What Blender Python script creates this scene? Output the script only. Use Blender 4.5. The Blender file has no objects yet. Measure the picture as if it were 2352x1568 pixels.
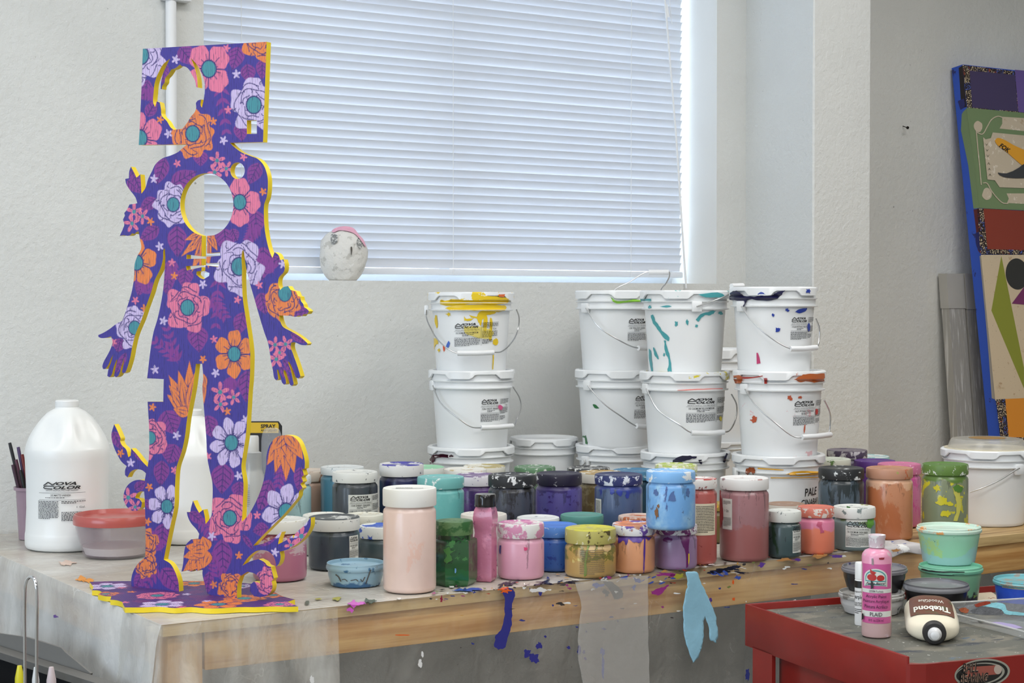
import bpy, bmesh, math, random
import numpy as np
from mathutils import Vector, Matrix
from mathutils.geometry import delaunay_2d_cdt

scene = bpy.context.scene
COL = scene.collection
random.seed(7)

# ------------------------------------------------------------------ camera
F = 3900.0                      # focal length in pixels of the 2352 x 1568 frame
CAMZ = 1.40
YAW = math.radians(32.7)        # turned to the right of the wall's normal
PITCH = math.radians(1.2045)    # looking slightly down
CAM = Vector((0, 0, CAMZ))
FWH = Vector((math.sin(YAW), math.cos(YAW), 0))
RGT = Vector((math.cos(YAW), -math.sin(YAW), 0))
FWD = FWH * math.cos(PITCH) - Vector((0, 0, 1)) * math.sin(PITCH)
UPV = RGT.cross(FWD)
cd = bpy.data.cameras.new('camera')
cam = bpy.data.objects.new('camera', cd)
COL.objects.link(cam)
cam.location = CAM
cam.rotation_euler = (math.pi / 2 - PITCH, 0, -YAW)
cd.sensor_width = 36.0
cd.lens = F * 36.0 / 2352.0
cd.clip_start = 0.05
scene.camera = cam

# ------------------------------------------------------------------ exposure, sky, lamps
vs = scene.view_settings
vs.view_transform = 'Standard'
vs.look = 'None'
vs.gamma = 1.0
vs.use_curve_mapping = False
vs.exposure = 0.0
world = bpy.data.worlds.new('overcast_sky')
scene.world = world
world.use_nodes = True
bg = world.node_tree.nodes['Background']
bg.inputs[0].default_value = (0.67, 0.82, 1.0, 1)
bg.inputs[1].default_value = 5.8
CEIL = 3.0
LAMP_W = 18.5
LAMPS = [(-1.1, -1.3), (0.7, -1.3), (2.5, -1.3), (-1.1, 0.7), (0.7, 0.7), (2.5, 0.7), (-0.6, 2.3), (1.3, 2.3), (3.2, 2.3)]  # last row, over the bench, added to brighten the wall and buckets
lamp_objs = []
for lx, ly in LAMPS:
    l = bpy.data.lights.new('fluorescent_tubes', 'AREA')
    l.shape = 'RECTANGLE'
    l.size, l.size_y = 1.15, 0.5
    l.energy = LAMP_W
    l.color = (1.0, 0.99, 0.97)
    lo = bpy.data.objects.new('fluorescent_tubes', l)
    COL.objects.link(lo)
    lamp_objs.append((lo, lx, ly))

# ------------------------------------------------------------------ pixel -> place
def ray(px, py):
    return FWD + RGT * ((px - 1176.0) / F) + UPV * ((784.0 - py) / F)
def on_z(px, py, z):
    d = ray(px, py)
    return CAM + d * ((z - CAMZ) / d.z)
def on_y(px, py, y):
    d = ray(px, py)
    return CAM + d * (y / d.y)
def on_x(px, py, x):
    d = ray(px, py)
    return CAM + d * (x / d.x)
def on_plane(px, py, p, n):
    d = ray(px, py)
    return CAM + d * ((p - CAM).dot(n) / d.dot(n))
def at_depth(px, py, Z):
    d = ray(px, py)
    return CAM + d * (Z / d.dot(FWH))
def depth_of(p):
    return (p - CAM).dot(FWH)

# ------------------------------------------------------------------ objects
def thing(name, label, cat, loc=(0, 0, 0), rotz=0.0, group=None):
    o = bpy.data.objects.new(name, None)
    COL.objects.link(o)
    o.empty_display_size = 0.05
    o.location = loc
    o.rotation_euler = (0, 0, rotz)
    o['label'] = label
    o['category'] = cat
    if group:
        o['group'] = group
    return o
def tag(o, label, cat, group=None):
    o['label'] = label
    o['category'] = cat
    if group:
        o['group'] = group
    return o
def mk(name, verts, faces, m, parent=None, smooth=True, loc=None, label=None, edge_split=None):
    me = bpy.data.meshes.new(name)
    me.from_pydata([tuple(v) for v in verts], [], [tuple(f) for f in faces])
    if m:
        me.materials.append(m)
    me.update()
    if smooth:
        if edge_split is None:
            edge_split = 38
        me.polygons.foreach_set('use_smooth', [True] * len(me.polygons))
        if edge_split:
            me.set_sharp_from_angle(angle=math.radians(edge_split))
    o = bpy.data.objects.new(name, me)
    COL.objects.link(o)
    if parent:
        o.parent = parent
    if loc:
        o.location = loc
    if label:
        o['label'] = label
    return o
def struct(name, verts, faces, m, smooth=False):
    o = mk(name, verts, faces, m, None, smooth)
    o['kind'] = 'structure'
    return o
def add(dst, src):
    n = len(dst[0])
    dst[0].extend(src[0])
    dst[1].extend([tuple(i + n for i in f) for f in src[1]])
    return dst
def box(x0, x1, y0, y1, z0, z1):
    v = [(x0, y0, z0), (x1, y0, z0), (x1, y1, z0), (x0, y1, z0), (x0, y0, z1), (x1, y0, z1), (x1, y1, z1), (x0, y1, z1)]
    return v, [(3, 2, 1, 0), (4, 5, 6, 7), (0, 1, 5, 4), (1, 2, 6, 5), (2, 3, 7, 6), (3, 0, 4, 7)]
def rbox(x0, x1, y0, y1, z0, z1, b, seg=2):
    bm = bmesh.new()
    v, f = box(x0, x1, y0, y1, z0, z1)
    bv = [bm.verts.new(p) for p in v]
    for q in f:
        bm.faces.new([bv[i] for i in q])
    bmesh.ops.bevel(bm, geom=bm.edges[:], offset=b, segments=seg, affect='EDGES', profile=0.5)
    bm.verts.index_update()
    r = ([tuple(v.co) for v in bm.verts], [tuple(v.index for v in f.verts) for f in bm.faces])
    bm.free()
    return r
def lathe(prof, segs=40, closed=False, phase=0.0):
    v, f = [], []
    n = len(prof)
    for r, z in prof:
        for k in range(segs):
            a = 2 * math.pi * k / segs + phase
            v.append((r * math.sin(a), -r * math.cos(a), z))
    for i in range(n - 1):
        for k in range(segs):
            k2 = (k + 1) % segs
            f.append((i * segs + k, i * segs + k2, (i + 1) * segs + k2, (i + 1) * segs + k))
    if not closed:
        f.append(tuple(reversed(range(segs))))
        f.append(tuple(range((n - 1) * segs, n * segs)))
    return v, f
def tube(pts, r, segs=8, cap=True):
    pts = [Vector(p) for p in pts]
    v, f = [], []
    n = len(pts)
    t0 = (pts[1] - pts[0]).normalized()
    nrm = t0.orthogonal().normalized()
    for i, p in enumerate(pts):
        t = (pts[min(i + 1, n - 1)] - pts[max(i - 1, 0)]).normalized()
        nrm = (nrm - t * nrm.dot(t)).normalized()
        b = t.cross(nrm)
        rr = r[i] if isinstance(r, (list, tuple)) else r
        for k in range(segs):
            a = 2 * math.pi * k / segs
            v.append(tuple(p + (nrm * math.cos(a) + b * math.sin(a)) * rr))
    for i in range(n - 1):
        for k in range(segs):
            k2 = (k + 1) % segs
            f.append((i * segs + k, i * segs + k2, (i + 1) * segs + k2, (i + 1) * segs + k))
    if cap:
        f.append(tuple(reversed(range(segs))))
        f.append(tuple(range((n - 1) * segs, n * segs)))
    return v, f
def spline(pts, n=6, closed=False, corner=None):
    """Catmull-Rom through 2D/3D points; vertices that turn more than `corner` degrees stay sharp."""
    P = [np.array(p, float) for p in pts]
    m = len(P)
    out = []
    tan = []
    for i in range(m):
        a, b, c = P[(i - 1) % m], P[i], P[(i + 1) % m]
        if not closed and i == 0:
            tan.append((c - b, c - b)); continue
        if not closed and i == m - 1:
            tan.append((b - a, b - a)); continue
        d0, d1 = b - a, c - b
        l0, l1 = np.linalg.norm(d0) + 1e-9, np.linalg.norm(d1) + 1e-9
        ang = math.degrees(math.acos(max(-1, min(1, float(d0 @ d1) / (l0 * l1)))))
        if corner is not None and ang > corner:
            tan.append((d0, d1))
        else:
            t = (d0 / l0 + d1 / l1) / 2
            tan.append((t * l0, t * l1))
    for i in range(m if closed else m - 1):
        p0, p1 = P[i], P[(i + 1) % m]
        m0, m1 = tan[i][1], tan[(i + 1) % m][0]
        for k in range(n):
            t = k / n
            out.append((2 * t**3 - 3 * t * t + 1) * p0 + (t**3 - 2 * t * t + t) * m0 + (-2 * t**3 + 3 * t * t) * p1 + (t**3 - t * t) * m1)
    if not closed:
        out.append(P[-1])
    return out
def inside(px, py, loops):
    res = np.zeros(px.shape, bool)
    for L in loops:
        L = np.asarray(L, float)
        x0, y0 = L[:, 0], L[:, 1]
        x1, y1 = np.roll(x0, -1), np.roll(y0, -1)
        for a, b, c, d in zip(x0, y0, x1, y1):
            if b == d:
                continue
            hit = ((b > py) != (d > py))
            res ^= hit & (px < (c - a) * (py - b) / (d - b) + a)
    return res
def fill(loops, step):
    """triangulate closed 2D loops (even-odd) with interior points every `step`; returns (n,2) verts and tris"""
    V, E = [], []
    for L in loops:
        s = len(V)
        V.extend([Vector((float(p[0]), float(p[1]))) for p in L])
        k = len(L)
        E.extend([(s + i, s + (i + 1) % k) for i in range(k)])
    A = np.array([(v.x, v.y) for v in V])
    if step:
        xs = np.arange(A[:, 0].min(), A[:, 0].max(), step)
        ys = np.arange(A[:, 1].min(), A[:, 1].max(), step * 0.866)
        gx, gy = np.meshgrid(xs, ys)
        gx = gx + (np.arange(len(ys)) % 2)[:, None] * step * 0.5
        gx, gy = gx.ravel(), gy.ravel()
        ok = inside(gx, gy, loops)
        V.extend([Vector((float(a), float(b))) for a, b in zip(gx[ok], gy[ok])])
    r = delaunay_2d_cdt(V, E, [], 0, 1e-6)
    W = np.array([(v.x, v.y) for v in r[0]])
    T = np.array([f for f in r[2] if len(f) == 3])
    c = W[T].mean(axis=1)
    T = T[inside(c[:, 0], c[:, 1], loops)]
    # consistent orientation
    a, b, cc = W[T[:, 0]], W[T[:, 1]], W[T[:, 2]]
    area = (b[:, 0] - a[:, 0]) * (cc[:, 1] - a[:, 1]) - (b[:, 1] - a[:, 1]) * (cc[:, 0] - a[:, 0])
    T[area < 0] = T[area < 0][:, ::-1]
    return W, T
def ragged(P, amp, seed=1):
    """roughen a closed outline so paint edges break up"""
    rg = random.Random(seed * 31 + len(P))
    out = []
    n = len(P)
    ph = [rg.uniform(0, 6.28) for _ in range(4)]
    for i, p in enumerate(P):
        a, b = P[i - 1], P[(i + 1) % n]
        dx, dy = b[0] - a[0], b[1] - a[1]
        L = math.hypot(dx, dy) + 1e-9
        k = amp * (.5 * math.sin(i * .9 + ph[0]) + .4 * math.sin(i * 2.1 + ph[1]) + .7 * rg.uniform(-1, 1))
        out.append((p[0] - dy / L * k, p[1] + dx / L * k))
    return out
def blob(cx, cy, rx, ry, seed, rough=0.35, n=11):
    rg = random.Random(seed)
    p = []
    for k in range(n):
        a = 2 * math.pi * k / n
        s = 1 + rough * (rg.random() * 2 - 1)
        p.append((cx + rx * s * math.cos(a), cy + ry * s * math.sin(a)))
    return p

# ------------------------------------------------------------------ materials
def srgb(r, g, b):
    def c(u):
        u /= 255.0
        return u / 12.92 if u <= 0.04045 else ((u + 0.055) / 1.055) ** 2.4
    return (c(r), c(g), c(b), 1.0)
MATS = {}
class NB:
    def __init__(s, name):
        s.m = bpy.data.materials.new(name)
        s.m.use_nodes = True
        s.t = s.m.node_tree
        s.b = s.t.nodes['Principled BSDF']
        s.out = s.t.nodes['Material Output']
        s.tc = s.t.nodes.new('ShaderNodeTexCoord')
    def new(s, typ, **kw):
        n = s.t.nodes.new(typ)
        for k, v in kw.items():
            setattr(n, k, v)
        return n
    def link(s, a, b):
        s.t.links.new(a, b)
    def mapping(s, scale, seed=0.0, rot=(0, 0, 0)):
        n = s.new('ShaderNodeMapping')
        sc = scale if isinstance(scale, (tuple, list)) else (scale,) * 3
        n.inputs['Scale'].default_value = sc
        n.inputs['Location'].default_value = (seed * 3.17, seed * 1.73, seed * 2.39)
        n.inputs['Rotation'].default_value = rot
        s.link(s.tc.outputs['Object'], n.inputs[0])
        return n.outputs[0]
    def noise(s, scale, seed=0.0, detail=3.0, rough=0.55, dist=0.0):
        n = s.new('ShaderNodeTexNoise')
        n.inputs['Scale'].default_value = 1.0
        n.inputs['Detail'].default_value = detail
        n.inputs['Roughness'].default_value = rough
        n.inputs['Distortion'].default_value = dist
        s.link(s.mapping(scale, seed), n.inputs['Vector'])
        return n.outputs[0]
    def math(s, op, a, b=None, c=None, clamp=False):
        n = s.new('ShaderNodeMath', operation=op, use_clamp=clamp)
        for i, x in enumerate((a, b, c)):
            if x is None:
                continue
            if isinstance(x, (int, float)):
                n.inputs[i].default_value = x
            else:
                s.link(x, n.inputs[i])
        return n.outputs[0]
    def step(s, val, lo, hi):
        n = s.new('ShaderNodeMapRange', interpolation_type='SMOOTHSTEP')
        s.link(val, n.inputs[0])
        n.inputs[1].default_value = lo
        n.inputs[2].default_value = hi
        return n.outputs[0]
    def mix(s, fac, a, b, blend='MIX'):
        n = s.new('ShaderNodeMix', data_type='RGBA', blend_type=blend)
        for sock, x in ((n.inputs[0], fac), (n.inputs[6], a), (n.inputs[7], b)):
            if isinstance(x, (int, float)):
                sock.default_value = x
            elif isinstance(x, tuple):
                sock.default_value = x
            else:
                s.link(x, sock)
        return n.outputs[2]
    def z(s):
        n = s.new('ShaderNodeSeparateXYZ')
        s.link(s.tc.outputs['Object'], n.inputs[0])
        return n.outputs
    def bump(s, h, strength, dist=0.002):
        n = s.new('ShaderNodeBump')
        n.inputs['Strength'].default_value = strength
        n.inputs['Distance'].default_value = dist
        s.link(h, n.inputs['Height'])
        s.link(n.outputs[0], s.b.inputs['Normal'])
def mat(name, base, rough=0.45, metal=0.0, layers=(), bump=None, seed=0.0, var=0.0, coat=0.0, sss=0.0, spec=0.5, trans=0.0):
    """principled material; layers = list of dicts(color, scale, thr, soft, gz, z0, detail) of stains with their own outline"""
    key = name
    if key in MATS:
        return MATS[key]
    q = NB(name)
    col = base
    if var:
        nz = q.noise(14, seed + 9.1, 4)
        dk = tuple(c * (1 - var) for c in base[:3]) + (1,)
        col = q.mix(q.step(nz, 0.35, 0.65), base, dk)
    for i, L in enumerate(layers):
        n = q.noise(L.get('scale', 30), seed + 11.3 * (i + 1) + L.get('seed', 0), L.get('detail', 7.0), L.get('nr', 0.64), L.get('dist', 0.25))
        if 'gz' in L:
            zz = q.math('SUBTRACT', q.z()[2], L.get('z0', 0.0))
            n = q.math('ADD', n, q.math('MULTIPLY', zz, L['gz']))
        msk = q.step(n, L['thr'], L['thr'] + L.get('soft', 0.02))
        if 'zmin' in L:
            msk = q.math('MULTIPLY', msk, q.step(q.z()[2], L['zmin'] - .0004, L['zmin']))
        if 'amt' in L:
            msk = q.math('MULTIPLY', msk, L['amt'])
        col = q.mix(msk, col, L['color'])
    if isinstance(col, tuple):
        q.b.inputs['Base Color'].default_value = col
    else:
        q.link(col, q.b.inputs['Base Color'])
    q.b.inputs['Roughness'].default_value = rough
    q.b.inputs['Metallic'].default_value = metal
    q.b.inputs['Specular IOR Level'].default_value = spec
    q.b.inputs['Coat Weight'].default_value = coat
    q.b.inputs['Coat Roughness'].default_value = 0.12
    if trans:
        q.b.inputs['Transmission Weight'].default_value = trans
    if sss:
        q.b.inputs['Subsurface Weight'].default_value = sss
        q.b.inputs['Subsurface Radius'].default_value = (0.01, 0.01, 0.01)
    if bump:
        sc, st, ds = bump
        q.bump(q.noise(sc, seed + 3.3, 4), st, ds)
    MATS[key] = q.m
    return q.m
def sheer(name, col, opac, rough=0.15, bumpsc=25, bumpst=0.5, streak=None, seed=0, crease_glint=None):
    """thin translucent plastic film: part see-through, part milky"""
    if name in MATS:
        return MATS[name]
    q = NB(name)
    q.b.inputs['Base Color'].default_value = col
    q.b.inputs['Roughness'].default_value = rough
    q.bump(q.noise(bumpsc, seed, 5, 0.6, 0.6), bumpst, 0.01)
    tr = q.new('ShaderNodeBsdfTransparent')
    mx = q.new('ShaderNodeMixShader')
    if streak:
        sc, lo, hi = streak
        fac = q.math('MULTIPLY_ADD', q.step(q.noise(sc, seed + 4, 4), 0.35, 0.7), hi - lo, lo)
        if crease_glint:  # painted crinkle highlights: whiter lines along creases, put into the opacity
            vo = q.new('ShaderNodeTexVoronoi', feature='DISTANCE_TO_EDGE')
            wv = q.new('ShaderNodeVectorMath', operation='ADD')
            nz = q.new('ShaderNodeTexNoise'); nz.inputs['Scale'].default_value = 1.0; nz.inputs['Detail'].default_value = 3
            q.link(q.mapping(crease_glint[0] * 1.3, seed + 1), nz.inputs['Vector'])
            q.link(q.mapping((crease_glint[0], crease_glint[0], crease_glint[0] * .55), seed), wv.inputs[0]); q.link(nz.outputs[1], wv.inputs[1])
            vo.inputs['Scale'].default_value = 1.0
            q.link(wv.outputs[0], vo.inputs['Vector'])
            ln = q.math('SUBTRACT', 1.0, q.step(vo.outputs[0], .003, .016))
            ln = q.math('MULTIPLY', ln, q.step(q.noise(crease_glint[0] * .7, seed + 9, 2), .52, .66))
            fac = q.math('ADD', fac, q.math('MULTIPLY', ln, crease_glint[1]), clamp=True)
        q.link(fac, mx.inputs[0])
    else:
        mx.inputs[0].default_value = opac
    q.link(tr.outputs[0], mx.inputs[1])
    q.link(q.b.outputs[0], mx.inputs[2])
    q.link(mx.outputs[0], q.out.inputs[0])
    MATS[name] = q.m
    return q.m
def wood(name, c0, c1, axis=0, scale=1.0, rough=0.5):
    if name in MATS:
        return MATS[name]
    q = NB(name)
    sc = [60 * scale] * 3
    sc[axis] = 3.0 * scale
    g = q.noise(tuple(sc), 1.0, 6, 0.6, 0.4)
    sc2 = [16 * scale] * 3
    sc2[axis] = 1.5 * scale
    g2 = q.noise(tuple(sc2), 5.0, 3, 0.5, 1.2)
    fac = q.math('MULTIPLY_ADD', g, 0.5, q.math('MULTIPLY', g2, 0.5))
    col = q.mix(q.step(fac, 0.38, 0.64), c0, c1)
    q.link(col, q.b.inputs['Base Color'])
    q.b.inputs['Roughness'].default_value = rough
    q.bump(g, 0.15, 0.001)
    MATS[name] = q.m
    return q.m

WHITE_PL = mat('white_plastic', srgb(228, 229, 230), 0.34, bump=((9, 9, 9), 0.06, 0.003))
BLACK = mat('black_ink', (0.012, 0.012, 0.013, 1), 0.5)
PRINT = mat('grey_print', (0.10, 0.10, 0.10, 1), 0.6)
METAL = mat('steel_wire', (0.55, 0.55, 0.55, 1), 0.28, 1.0)
PAPER = mat('white_paper', srgb(216, 217, 210), 0.55, var=0.06)
def paint(rgb, rough=0.32):
    return mat('paint_%d_%d_%d' % rgb, srgb(*rgb), rough)
# ------------------------------------------------------------------ the room
WALL = 3.726
COLY = 3.446
XL, XR, YB = -2.6, 6.2, -3.2
WX0, WX1 = 1.539, 3.078          # window opening
WZ0, WZ1 = 1.462, 2.62
CX0, CX1 = 3.185, 3.399          # pilaster
BACK = 3.98
def plaster(name, c, warm=0.04):
    q = NB(name)
    n1 = q.noise(2.2, 1, 3)
    d = tuple(x * 0.93 for x in c[:3]) + (1,)
    col = q.mix(q.step(n1, 0.35, 0.7), c, d)
    sp = q.noise(62, 3, 2)
    col = q.mix(q.math('MULTIPLY', q.step(sp, 0.765, 0.79), 0.7), col, srgb(120, 118, 112))
    q.link(col, q.b.inputs['Base Color'])
    q.b.inputs['Roughness'].default_value = 0.75
    h = q.noise(70, 2, 5, 0.62)
    q.bump(h, 0.55, 0.006)
    return q.m
M_WALL = plaster('wall_plaster', srgb(215, 216, 213))
M_SMOOTH = mat('smooth_plaster', srgb(224, 223, 218), 0.7, bump=(60, 0.15, 0.004))
M_FLOOR = mat('concrete_floor', srgb(140, 138, 132), 0.7, var=0.2, bump=(40, 0.2, 0.003))
M_CEIL = mat('ceiling_white', srgb(225, 224, 220), 0.8)
quad = lambda a, b, c, d: ([a, b, c, d], [(0, 1, 2, 3)])
S = ([], [])
def wallq(x0, x1, z0, z1, y=WALL):
    return quad((x0, y, z0), (x1, y, z0), (x1, y, z1), (x0, y, z1))
# the window wall is solid: front face, the opening's reveals and the outside face
for q4 in (wallq(XL, WX0, 0, CEIL), wallq(WX1, XR, 0, CEIL), wallq(WX0, WX1, 0, WZ0), wallq(WX0, WX1, WZ1, CEIL)):
    add(S, q4)
for q4 in (wallq(XL, WX0, 0, CEIL, BACK + .02), wallq(WX1, XR, 0, CEIL, BACK + .02), wallq(WX0, WX1, 0, WZ0, BACK + .02), wallq(WX0, WX1, WZ1, CEIL, BACK + .02)):
    add(S, q4)
struct('wall_window', S[0], S[1], M_WALL)
S = ([], [])
E = BACK + .02
add(S, quad((WX0, WALL, WZ0), (WX0, WALL, WZ1), (WX0, E, WZ1), (WX0, E, WZ0)))
add(S, quad((WX1, WALL, WZ0), (WX1, E, WZ0), (WX1, E, WZ1), (WX1, WALL, WZ1)))
add(S, quad((WX0, WALL, WZ0), (WX0, E, WZ0), (WX1, E, WZ0), (WX1, WALL, WZ0)))
add(S, quad((WX0, WALL, WZ1), (WX1, WALL, WZ1), (WX1, E, WZ1), (WX0, E, WZ1)))
struct('trim_1', S[0], S[1], M_SMOOTH)
# pilaster right of the window: smooth flank, rough front
S = rbox(CX0, CX1, COLY, WALL + .01, 0, CEIL, 0.004, 1)
struct('wall_pilaster', S[0], S[1], M_WALL)
# the left wall has a second, unshaded window: the daylight on everything that faces left
W2Y0, W2Y1, W2Z0, W2Z1 = 0.2, 3.0, 0.95, 2.55
S = ([], [])
for xx in (XL, XL - .2):
    for (a, b, c_, d_) in ((YB, W2Y0, 0, CEIL), (W2Y1, WALL, 0, CEIL), (W2Y0, W2Y1, 0, W2Z0), (W2Y0, W2Y1, W2Z1, CEIL)):
        add(S, quad((xx, a, c_), (xx, b, c_), (xx, b, d_), (xx, a, d_)))
for a, b in (((W2Y0, W2Z0), (W2Y1, W2Z0)), ((W2Y1, W2Z0), (W2Y1, W2Z1)), ((W2Y1, W2Z1), (W2Y0, W2Z1)), ((W2Y0, W2Z1), (W2Y0, W2Z0))):
    add(S, quad((XL, a[0], a[1]), (XL, b[0], b[1]), (XL - .2, b[0], b[1]), (XL - .2, a[0], a[1])))
struct('wall_left', S[0], S[1], M_WALL)
fr = ([], [])
for b in ((W2Y0, W2Y0 + .04, W2Z0, W2Z1), (W2Y1 - .04, W2Y1, W2Z0, W2Z1), (W2Y0 + .04, W2Y1 - .04, W2Z0, W2Z0 + .04), (W2Y0 + .04, W2Y1 - .04, W2Z1 - .04, W2Z1), (1.58, 1.62, W2Z0 + .04, W2Z1 - .04)):
    add(fr, box(XL - .14, XL - .09, *b))
o = struct('window_2', fr[0], fr[1], mat('window_frame', srgb(205, 208, 210), .4))
for nm, (lx, ly, lz), rot, sz in (('left_window_portal', (XL - .19, (W2Y0 + W2Y1) / 2, (W2Z0 + W2Z1) / 2), (0, -math.pi / 2, 0), (W2Z1 - W2Z0, W2Y1 - W2Y0)),):
    l = bpy.data.lights.new(nm, 'AREA'); l.shape = 'RECTANGLE'; l.size, l.size_y = sz; l.cycles.is_portal = True
    lo_ = bpy.data.objects.new(nm, l); COL.objects.link(lo_); lo_.location = (lx, ly, lz); lo_.rotation_euler = rot
struct('wall_right', *quad((XR, YB, 0), (XR, YB, CEIL), (XR, WALL, CEIL), (XR, WALL, 0)), M_WALL)
struct('wall_rear', *quad((XL, YB, 0), (XL, YB, CEIL), (XR, YB, CEIL), (XR, YB, 0)), M_WALL)
struct('floor', *quad((XL, YB, 0), (XR, YB, 0), (XR, WALL, 0), (XL, WALL, 0)), M_FLOOR)
struct('ceiling', *quad((XL, YB, CEIL), (XL, WALL, CEIL), (XR, WALL, CEIL), (XR, YB, CEIL)), M_CEIL)
for i, (lo, lx, ly) in enumerate(lamp_objs):
    t = thing('ceiling_light', 'white fluorescent ceiling light above the studio floor', 'light', (lx, ly, CEIL), group='ceiling lights')
    v = box(-.62, .62, -.3, .3, -.06, 0)
    mk('housing', v[0], [f for k, f in enumerate(v[1]) if k != 0], mat('lamp_housing', srgb(230, 230, 228), .5), t, False)
    lo.parent = t
    lo.location = (0, 0, -.03)

# window: frame, pane
t = thing('window_1', 'white framed window behind the closed blind', 'window')
t['kind'] = 'structure'
fr = ([], [])
fm = mat('window_frame', srgb(205, 208, 210), .4)
for b in ((WX0, WX1, 3.93, 3.985, WZ0, WZ0 + .028), (WX0, WX1, 3.93, 3.985, WZ1 - .04, WZ1), (WX0, WX0 + .03, 3.93, 3.985, WZ0 + .028, WZ1 - .04),
          (WX1 - .03, WX1, 3.93, 3.985, WZ0 + .028, WZ1 - .04), (2.29, 2.325, 3.93, 3.985, WZ0 + .028, WZ1 - .04)):
    add(fr, box(*b))
mk('window_frame', fr[0], fr[1], fm, t, False)
gl = NB('window_glass')
tr = gl.new('ShaderNodeBsdfTransparent'); gs = gl.new('ShaderNodeBsdfGlossy'); mx = gl.new('ShaderNodeMixShader')
gs.inputs['Roughness'].default_value = .02; mx.inputs[0].default_value = .06
gl.link(tr.outputs[0], mx.inputs[1]); gl.link(gs.outputs[0], mx.inputs[2]); gl.link(mx.outputs[0], gl.out.inputs[0])
for a, b in ((WX0 + .03, 2.29), (2.325, WX1 - .03)):
    v = box(a, b, 3.955, 3.959, WZ0 + .028, WZ1 - .04)
    mk('pane', v[0], v[1], gl.m, t, False)

# blind: every slat on its own
bl = thing('window_blind', 'closed white horizontal slat blind in the window', 'blind', (0, 0, 0))
q = NB('blind_slat')
q.b.inputs['Base Color'].default_value = srgb(226, 229, 234)
q.b.inputs['Roughness'].default_value = .45
tl = q.new('ShaderNodeBsdfTranslucent'); tl.inputs[0].default_value = (.75, .82, .95, 1)
mx = q.new('ShaderNodeMixShader'); mx.inputs[0].default_value = .10
q.link(q.b.outputs[0], mx.inputs[1]); q.link(tl.outputs[0], mx.inputs[2]); q.link(mx.outputs[0], q.out.inputs[0])
M_SLAT = q.m
BX0, BX1, BY = WX0 + .006, 3.058, 3.862
W, TILT = .0255, math.radians(70)
prof = []
for k in range(7):
    u = (k / 6 - .5) * W
    sag = .0022 * (1 - (2 * k / 6 - 1) ** 2)
    # upper edge leans into the room
    y = -u * math.cos(TILT) + sag * math.sin(TILT)
    z = u * math.sin(TILT) + sag * math.cos(TILT)
    prof.append((y, z))
sv, sf = [], []
th = .0007
NX = 2
for j in range(NX):
    x = BX0 + (BX1 - BX0) * j / (NX - 1)
    for (y, z) in prof:
        sv.append((x, y, z))
    for (y, z) in prof:
        sv.append((x, y + th * math.sin(TILT), z + th * math.cos(TILT)))
K = 7
for k in range(K - 1):
    sf.append((k, k + 1, 14 + k + 1, 14 + k))
    sf.append((7 + k + 1, 7 + k, 14 + 7 + k, 14 + 7 + k + 1))
sf += [(0, 14, 21, 7), (6, 13, 27, 20)]
slat0 = None
PITCHZ = .0216
NS = 50
rg = random.Random(3)
for i in range(NS):
    z = WZ0 + .048 + PITCHZ * i
    if slat0 is None:
        slat0 = mk('slat', sv, sf, M_SLAT, bl, True, (0, BY, z))
        o = slat0
    else:
        o = slat0.copy(); COL.objects.link(o); o.location = (0, BY, z)
    o.location.x += rg.uniform(-.0015, .0015)
    o.rotation_euler = (rg.uniform(-.02, .02), rg.uniform(-.0006, .0006), 0)
v = rbox(BX0, BX1, BY - .012, BY + .012, WZ0 + .018, WZ0 + .035, .004)
mk('bottom_rail', v[0], v[1], M_SLAT, bl)
for px in (556, 1041, 1449):
    p = on_y(px, 640, BY - .013)
    c = tube([(p.x, BY - .0135, WZ0 + .02), (p.x, BY - .0135, 2.0), (p.x, BY - .0135, WZ1 - .01)], .0009, 5)
    add(c, tube([(p.x + .004, BY + .013, WZ0 + .03), (p.x + .004, BY + .013, WZ1 - .01)], .0009, 5))
    mk('ladder_cord', c[0], c[1], WHITE_PL, bl)
p0, p1 = on_y(1524, -40, WALL + .05), on_y(1576, 662, WALL - .008)
c = tube([p0 + Vector((-.005, 0, .2)), p0, (p0 + p1) / 2 + Vector((.004, 0, 0)), p1], .0028, 8)
mk('tilt_wand', c[0], c[1], WHITE_PL, bl)
p0 = on_y(1538, 0, BY - .02)
c = tube([p0 + Vector((0, 0, .3)), p0, on_y(1541, 40, BY - .02), on_y(1544, 56, BY - .02)], .0012, 6)
add(c, tube([on_y(1532, 10, BY - .02), on_y(1533, 40, BY - .02)], [.002, .007], 8))
mk('lift_cord', c[0], c[1], WHITE_PL, bl)
v = rbox(BX0, BX1, BY - .02, BY + .02, WZ1 - .04, WZ1 - .002, .004)
mk('head_rail', v[0], v[1], M_SLAT, bl)

# white conduit pipe left of the window
p = on_y(393, 300, WALL - .012)
t = thing('conduit_pipe', 'white vertical conduit pipe on the wall beside the window', 'pipe', (p.x, WALL - .014, 0))
v = tube([(0, 0, .904), (0, 0, 1.4), (0, 0, CEIL - .02)], .0125, 20)
mk('pipe', v[0], v[1], mat('pipe_white', srgb(228, 229, 230), .35), t)
zc = on_y(405, 2, WALL).z
v = rbox(-.022, .045, -.016, .0135, zc - .004, zc + .02, .003)
mk('pipe_clip', v[0], v[1], mat('pipe_white', srgb(228, 229, 230), .35), t)
# nail
p = on_y(2078, 290, WALL)
a, b = on_y(2072, 289, WALL + .004), on_y(2084, 293, WALL - .022)
v = tube([a, b], .0013, 8); add(v, tube([b, b + (b - a).normalized() * .003], .0045, 12))
tag(mk('nail', v[0], v[1], mat('nail_dark', srgb(40, 38, 36), .5, .6)), 'small dark nail sticking out of the grey wall', 'nail')
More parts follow.
